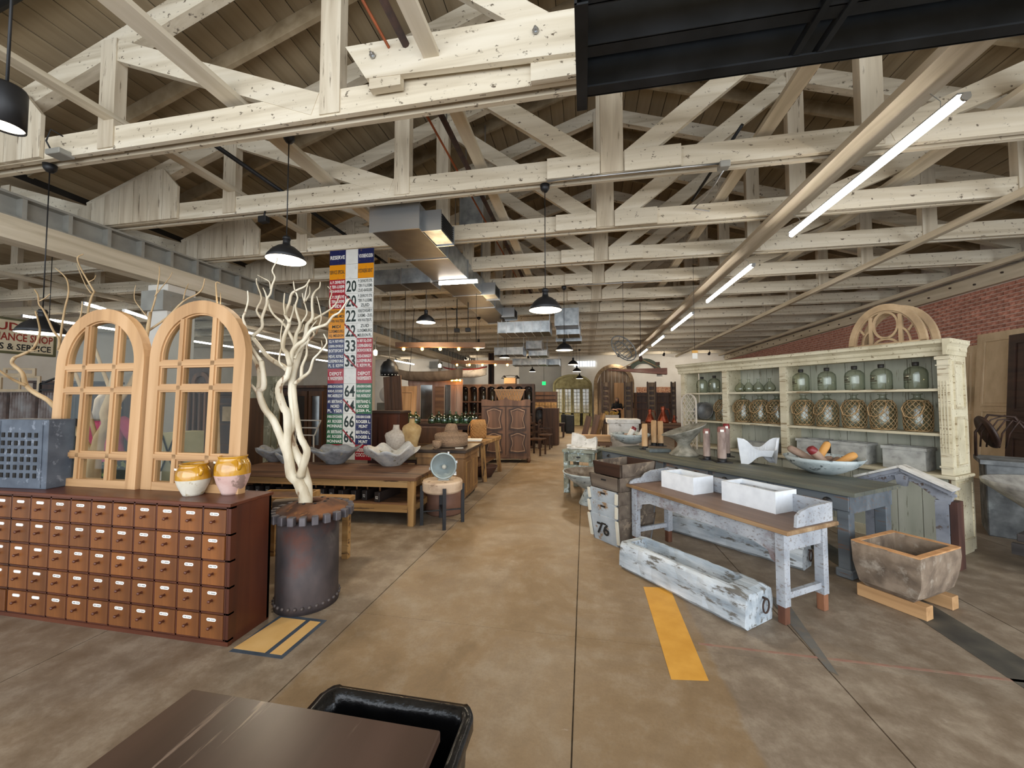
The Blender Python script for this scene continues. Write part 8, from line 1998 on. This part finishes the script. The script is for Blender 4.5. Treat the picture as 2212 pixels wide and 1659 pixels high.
# corrugated metal panels and little window frames at far left
cm = mat('rusty_corrugated_sheet', ['#3c322e', '#5e4f48', '#7c7470', '#8b8c8a'], 3, (1.2, 1.2, 0.8), 0.6, metal=0.35, bump=0.05)
for k in range(3):
    a = at(-40+k*62, 848, 7.0-0.12*k); b_ = at(20+k*62, 848, 7.0-0.12*k); w = (b_-a).length; vs = []; fs = []; n = 40
    t = thing('corrugated_panel', 'rusty corrugated sheet panel behind the blue box, %s from the left' % ['first', 'second', 'third'][k], 'panel', ((a.x+b_.x)/2, (a.y+b_.y)/2, 0), math.atan2(b_.y-a.y, b_.x-a.x))
    for i in range(n+1):
        x = -w/2+w*i/n; y = 0.02*math.cos(i*PI/2.0*1.0)
        vs += [(x, y, 0.2), (x, y, a.z)]
    for i in range(n): fs.append((2*i, 2*i+2, 2*i+3, 2*i+1))
    bb = MB(); bb.add(vs, fs, True); bb.add([(v[0], v[1]+0.004, v[2]) for v in vs], [tuple(reversed(f)) for f in fs], True); bb.build('sheet', cm, t)
    MB().box((0, 0.03, a.z-0.02), (w+0.03, 0.06, 0.05)).build('top_rail', M_['rust'], t); MB().box((w/2+0.02, 0.0, a.z/2), (0.05, 0.06, a.z)).build('post', M_['rust'], t)
for k, (x0, y0, x1, y1, l) in enumerate([(8, 812, 78, 846, 'pale small window frame with crossed bars above the corrugated panels'), (16, 795, 70, 812, 'second pale window frame stacked on the first at far left')]):
    a, b_ = at(x0, y0, 8.2), at(x1, y1, 8.2); t = thing('small_window', l, 'window frame', ((a.x+b_.x)/2, (a.y+b_.y)/2, b_.z), math.radians(25)); w, h = (b_-a).xy.length, a.z-b_.z
    MB().strip([(-w/2, 0), (w/2, 0), (w/2, h), (-w/2, h)], [(-w/2+0.05, 0.05), (w/2-0.05, 0.05), (w/2-0.05, h-0.04), (-w/2+0.05, h-0.04)], -0.02, 0.02, closed=True).build('frame', M_['doorbeige'], t); MB().box((0, 0, h/2), (0.03, 0.03, h-0.08)).build('bar', M_['doorbeige'], t)
t, w, h = boxpx('stack_cabinet', 'brown cabinet carrying the pale window frames at far left', 'cabinet', -10, 847, 95, 900, 8.3, 0.4, M_['brownwood']); MB().box((0, -0.01, h/2), (w*0.9, 0.02, h*0.8)).build('front_panel', M_['midwood'], t)
t = thing('metal_canopy', 'dark glass-roofed metal frame left of the arched frames', 'frame', at(120, 838, 7.6)); t.location.z = 0
z0, z1 = at(120, 842, 7.6).z, at(120, 806, 7.6).z; b = MB()
for pa, pb in (((-0.4, 0, z0+0.12), (0.35, 0, z1)), ((-0.4, 0, z0+0.12), (-0.4, 0, 0)), ((0.35, 0, z1), (0.35, 0, 0)), ((-0.4, 0, z0), (0.35, 0, z0)), ((-0.4, 0, z0+0.12), (0.35, 0, z0+0.12))): MB().beam(pa, pb, 0.03, 0.03).build('bar', M_['blackmetal'], t)
# appliance shop sign
X_ = -9.5; a, b_ = onx(122, 701, X_), onx(122, 772, X_); SL_ = 1.2
t = thing('shop_sign', 'old cream painted appliance shop sign with red lettering at far left', 'sign', (X_, a.y-SL_/2, (a.z+b_.z)/2), PI/2); hh = a.z-b_.z
MB().box((0, 0, 0), (SL_, 0.06, hh), bev=0.005).build('frame', mat('olive_frame', ['#4c4a32', '#63603f'], 5, rough=0.7), t)
o = MB().box((0, -0.033, 0), (SL_-0.1, 0.01, hh-0.08)).build('face', mat('aged_cream_face', ['#b9a88a', '#cbbd9f', '#d6c9ad'], 3, rough=0.5, wear='#8b7a5c', wamt=0.15, wscale=5, wsharp=0.3), t)
red = mat('sign_red', ['#7d1f16', '#92291d'], 6, rough=0.5, bump=0)
b = MB(); text_on(b, "BUD'S", 0.0, hh*0.26, -0.041, 0.5, hh*0.24, True); b.build('lettering', red, o)
b = MB(); text_on(b, 'APPLIANCE SHOP', 0.08, -hh*0.03, -0.041, 0.92, hh*0.22, True); b.build('lettering', red, o)
b = MB(); text_on(b, 'SALES & SERVICE', 0.08, -hh*0.30, -0.041, 0.88, hh*0.18, True); b.build('lettering', M_['ink'], o)
MB().cyl((-0.5, 0, hh/2), (-0.5, 0, ZB-t.location.z), 0.006, n=5).cyl((0.5, 0, hh/2), (0.5, 0, ZB-t.location.z), 0.006, n=5).build('hanging_wires', M_['blackmetal'], t)
# wood pieces between chest and workshop table
t = simple_table('rough brown bench squeezed between the drawer chest and the iron drum', -2.75, 3.35, 0.9, 0.5, 0.62, 'ochre', 0.1)
t = thing('seed_tray', 'old shallow wooden tray lying on the rough bench behind the chest corner', 'tray', (-2.85, 3.3, 0.62), 0.2); hollow('tray', 0.5, 0.34, 0.07, 0.02, M_['ochre'], t); MB().box((0, 0, 0.045), (0.4, 0.25, 0.03)).build('grid', M_['brownwood'], t)
t = thing('timber_beam', 'rough grey-brown timber lying on the bench beside the gear wheel', 'timber', (-2.55, 3.12, 0.62), 0.5); MB().box((0, 0, 0.04), (0.42, 0.1, 0.08), bev=0.006).build('beam_body', M_['cratewood'], t)
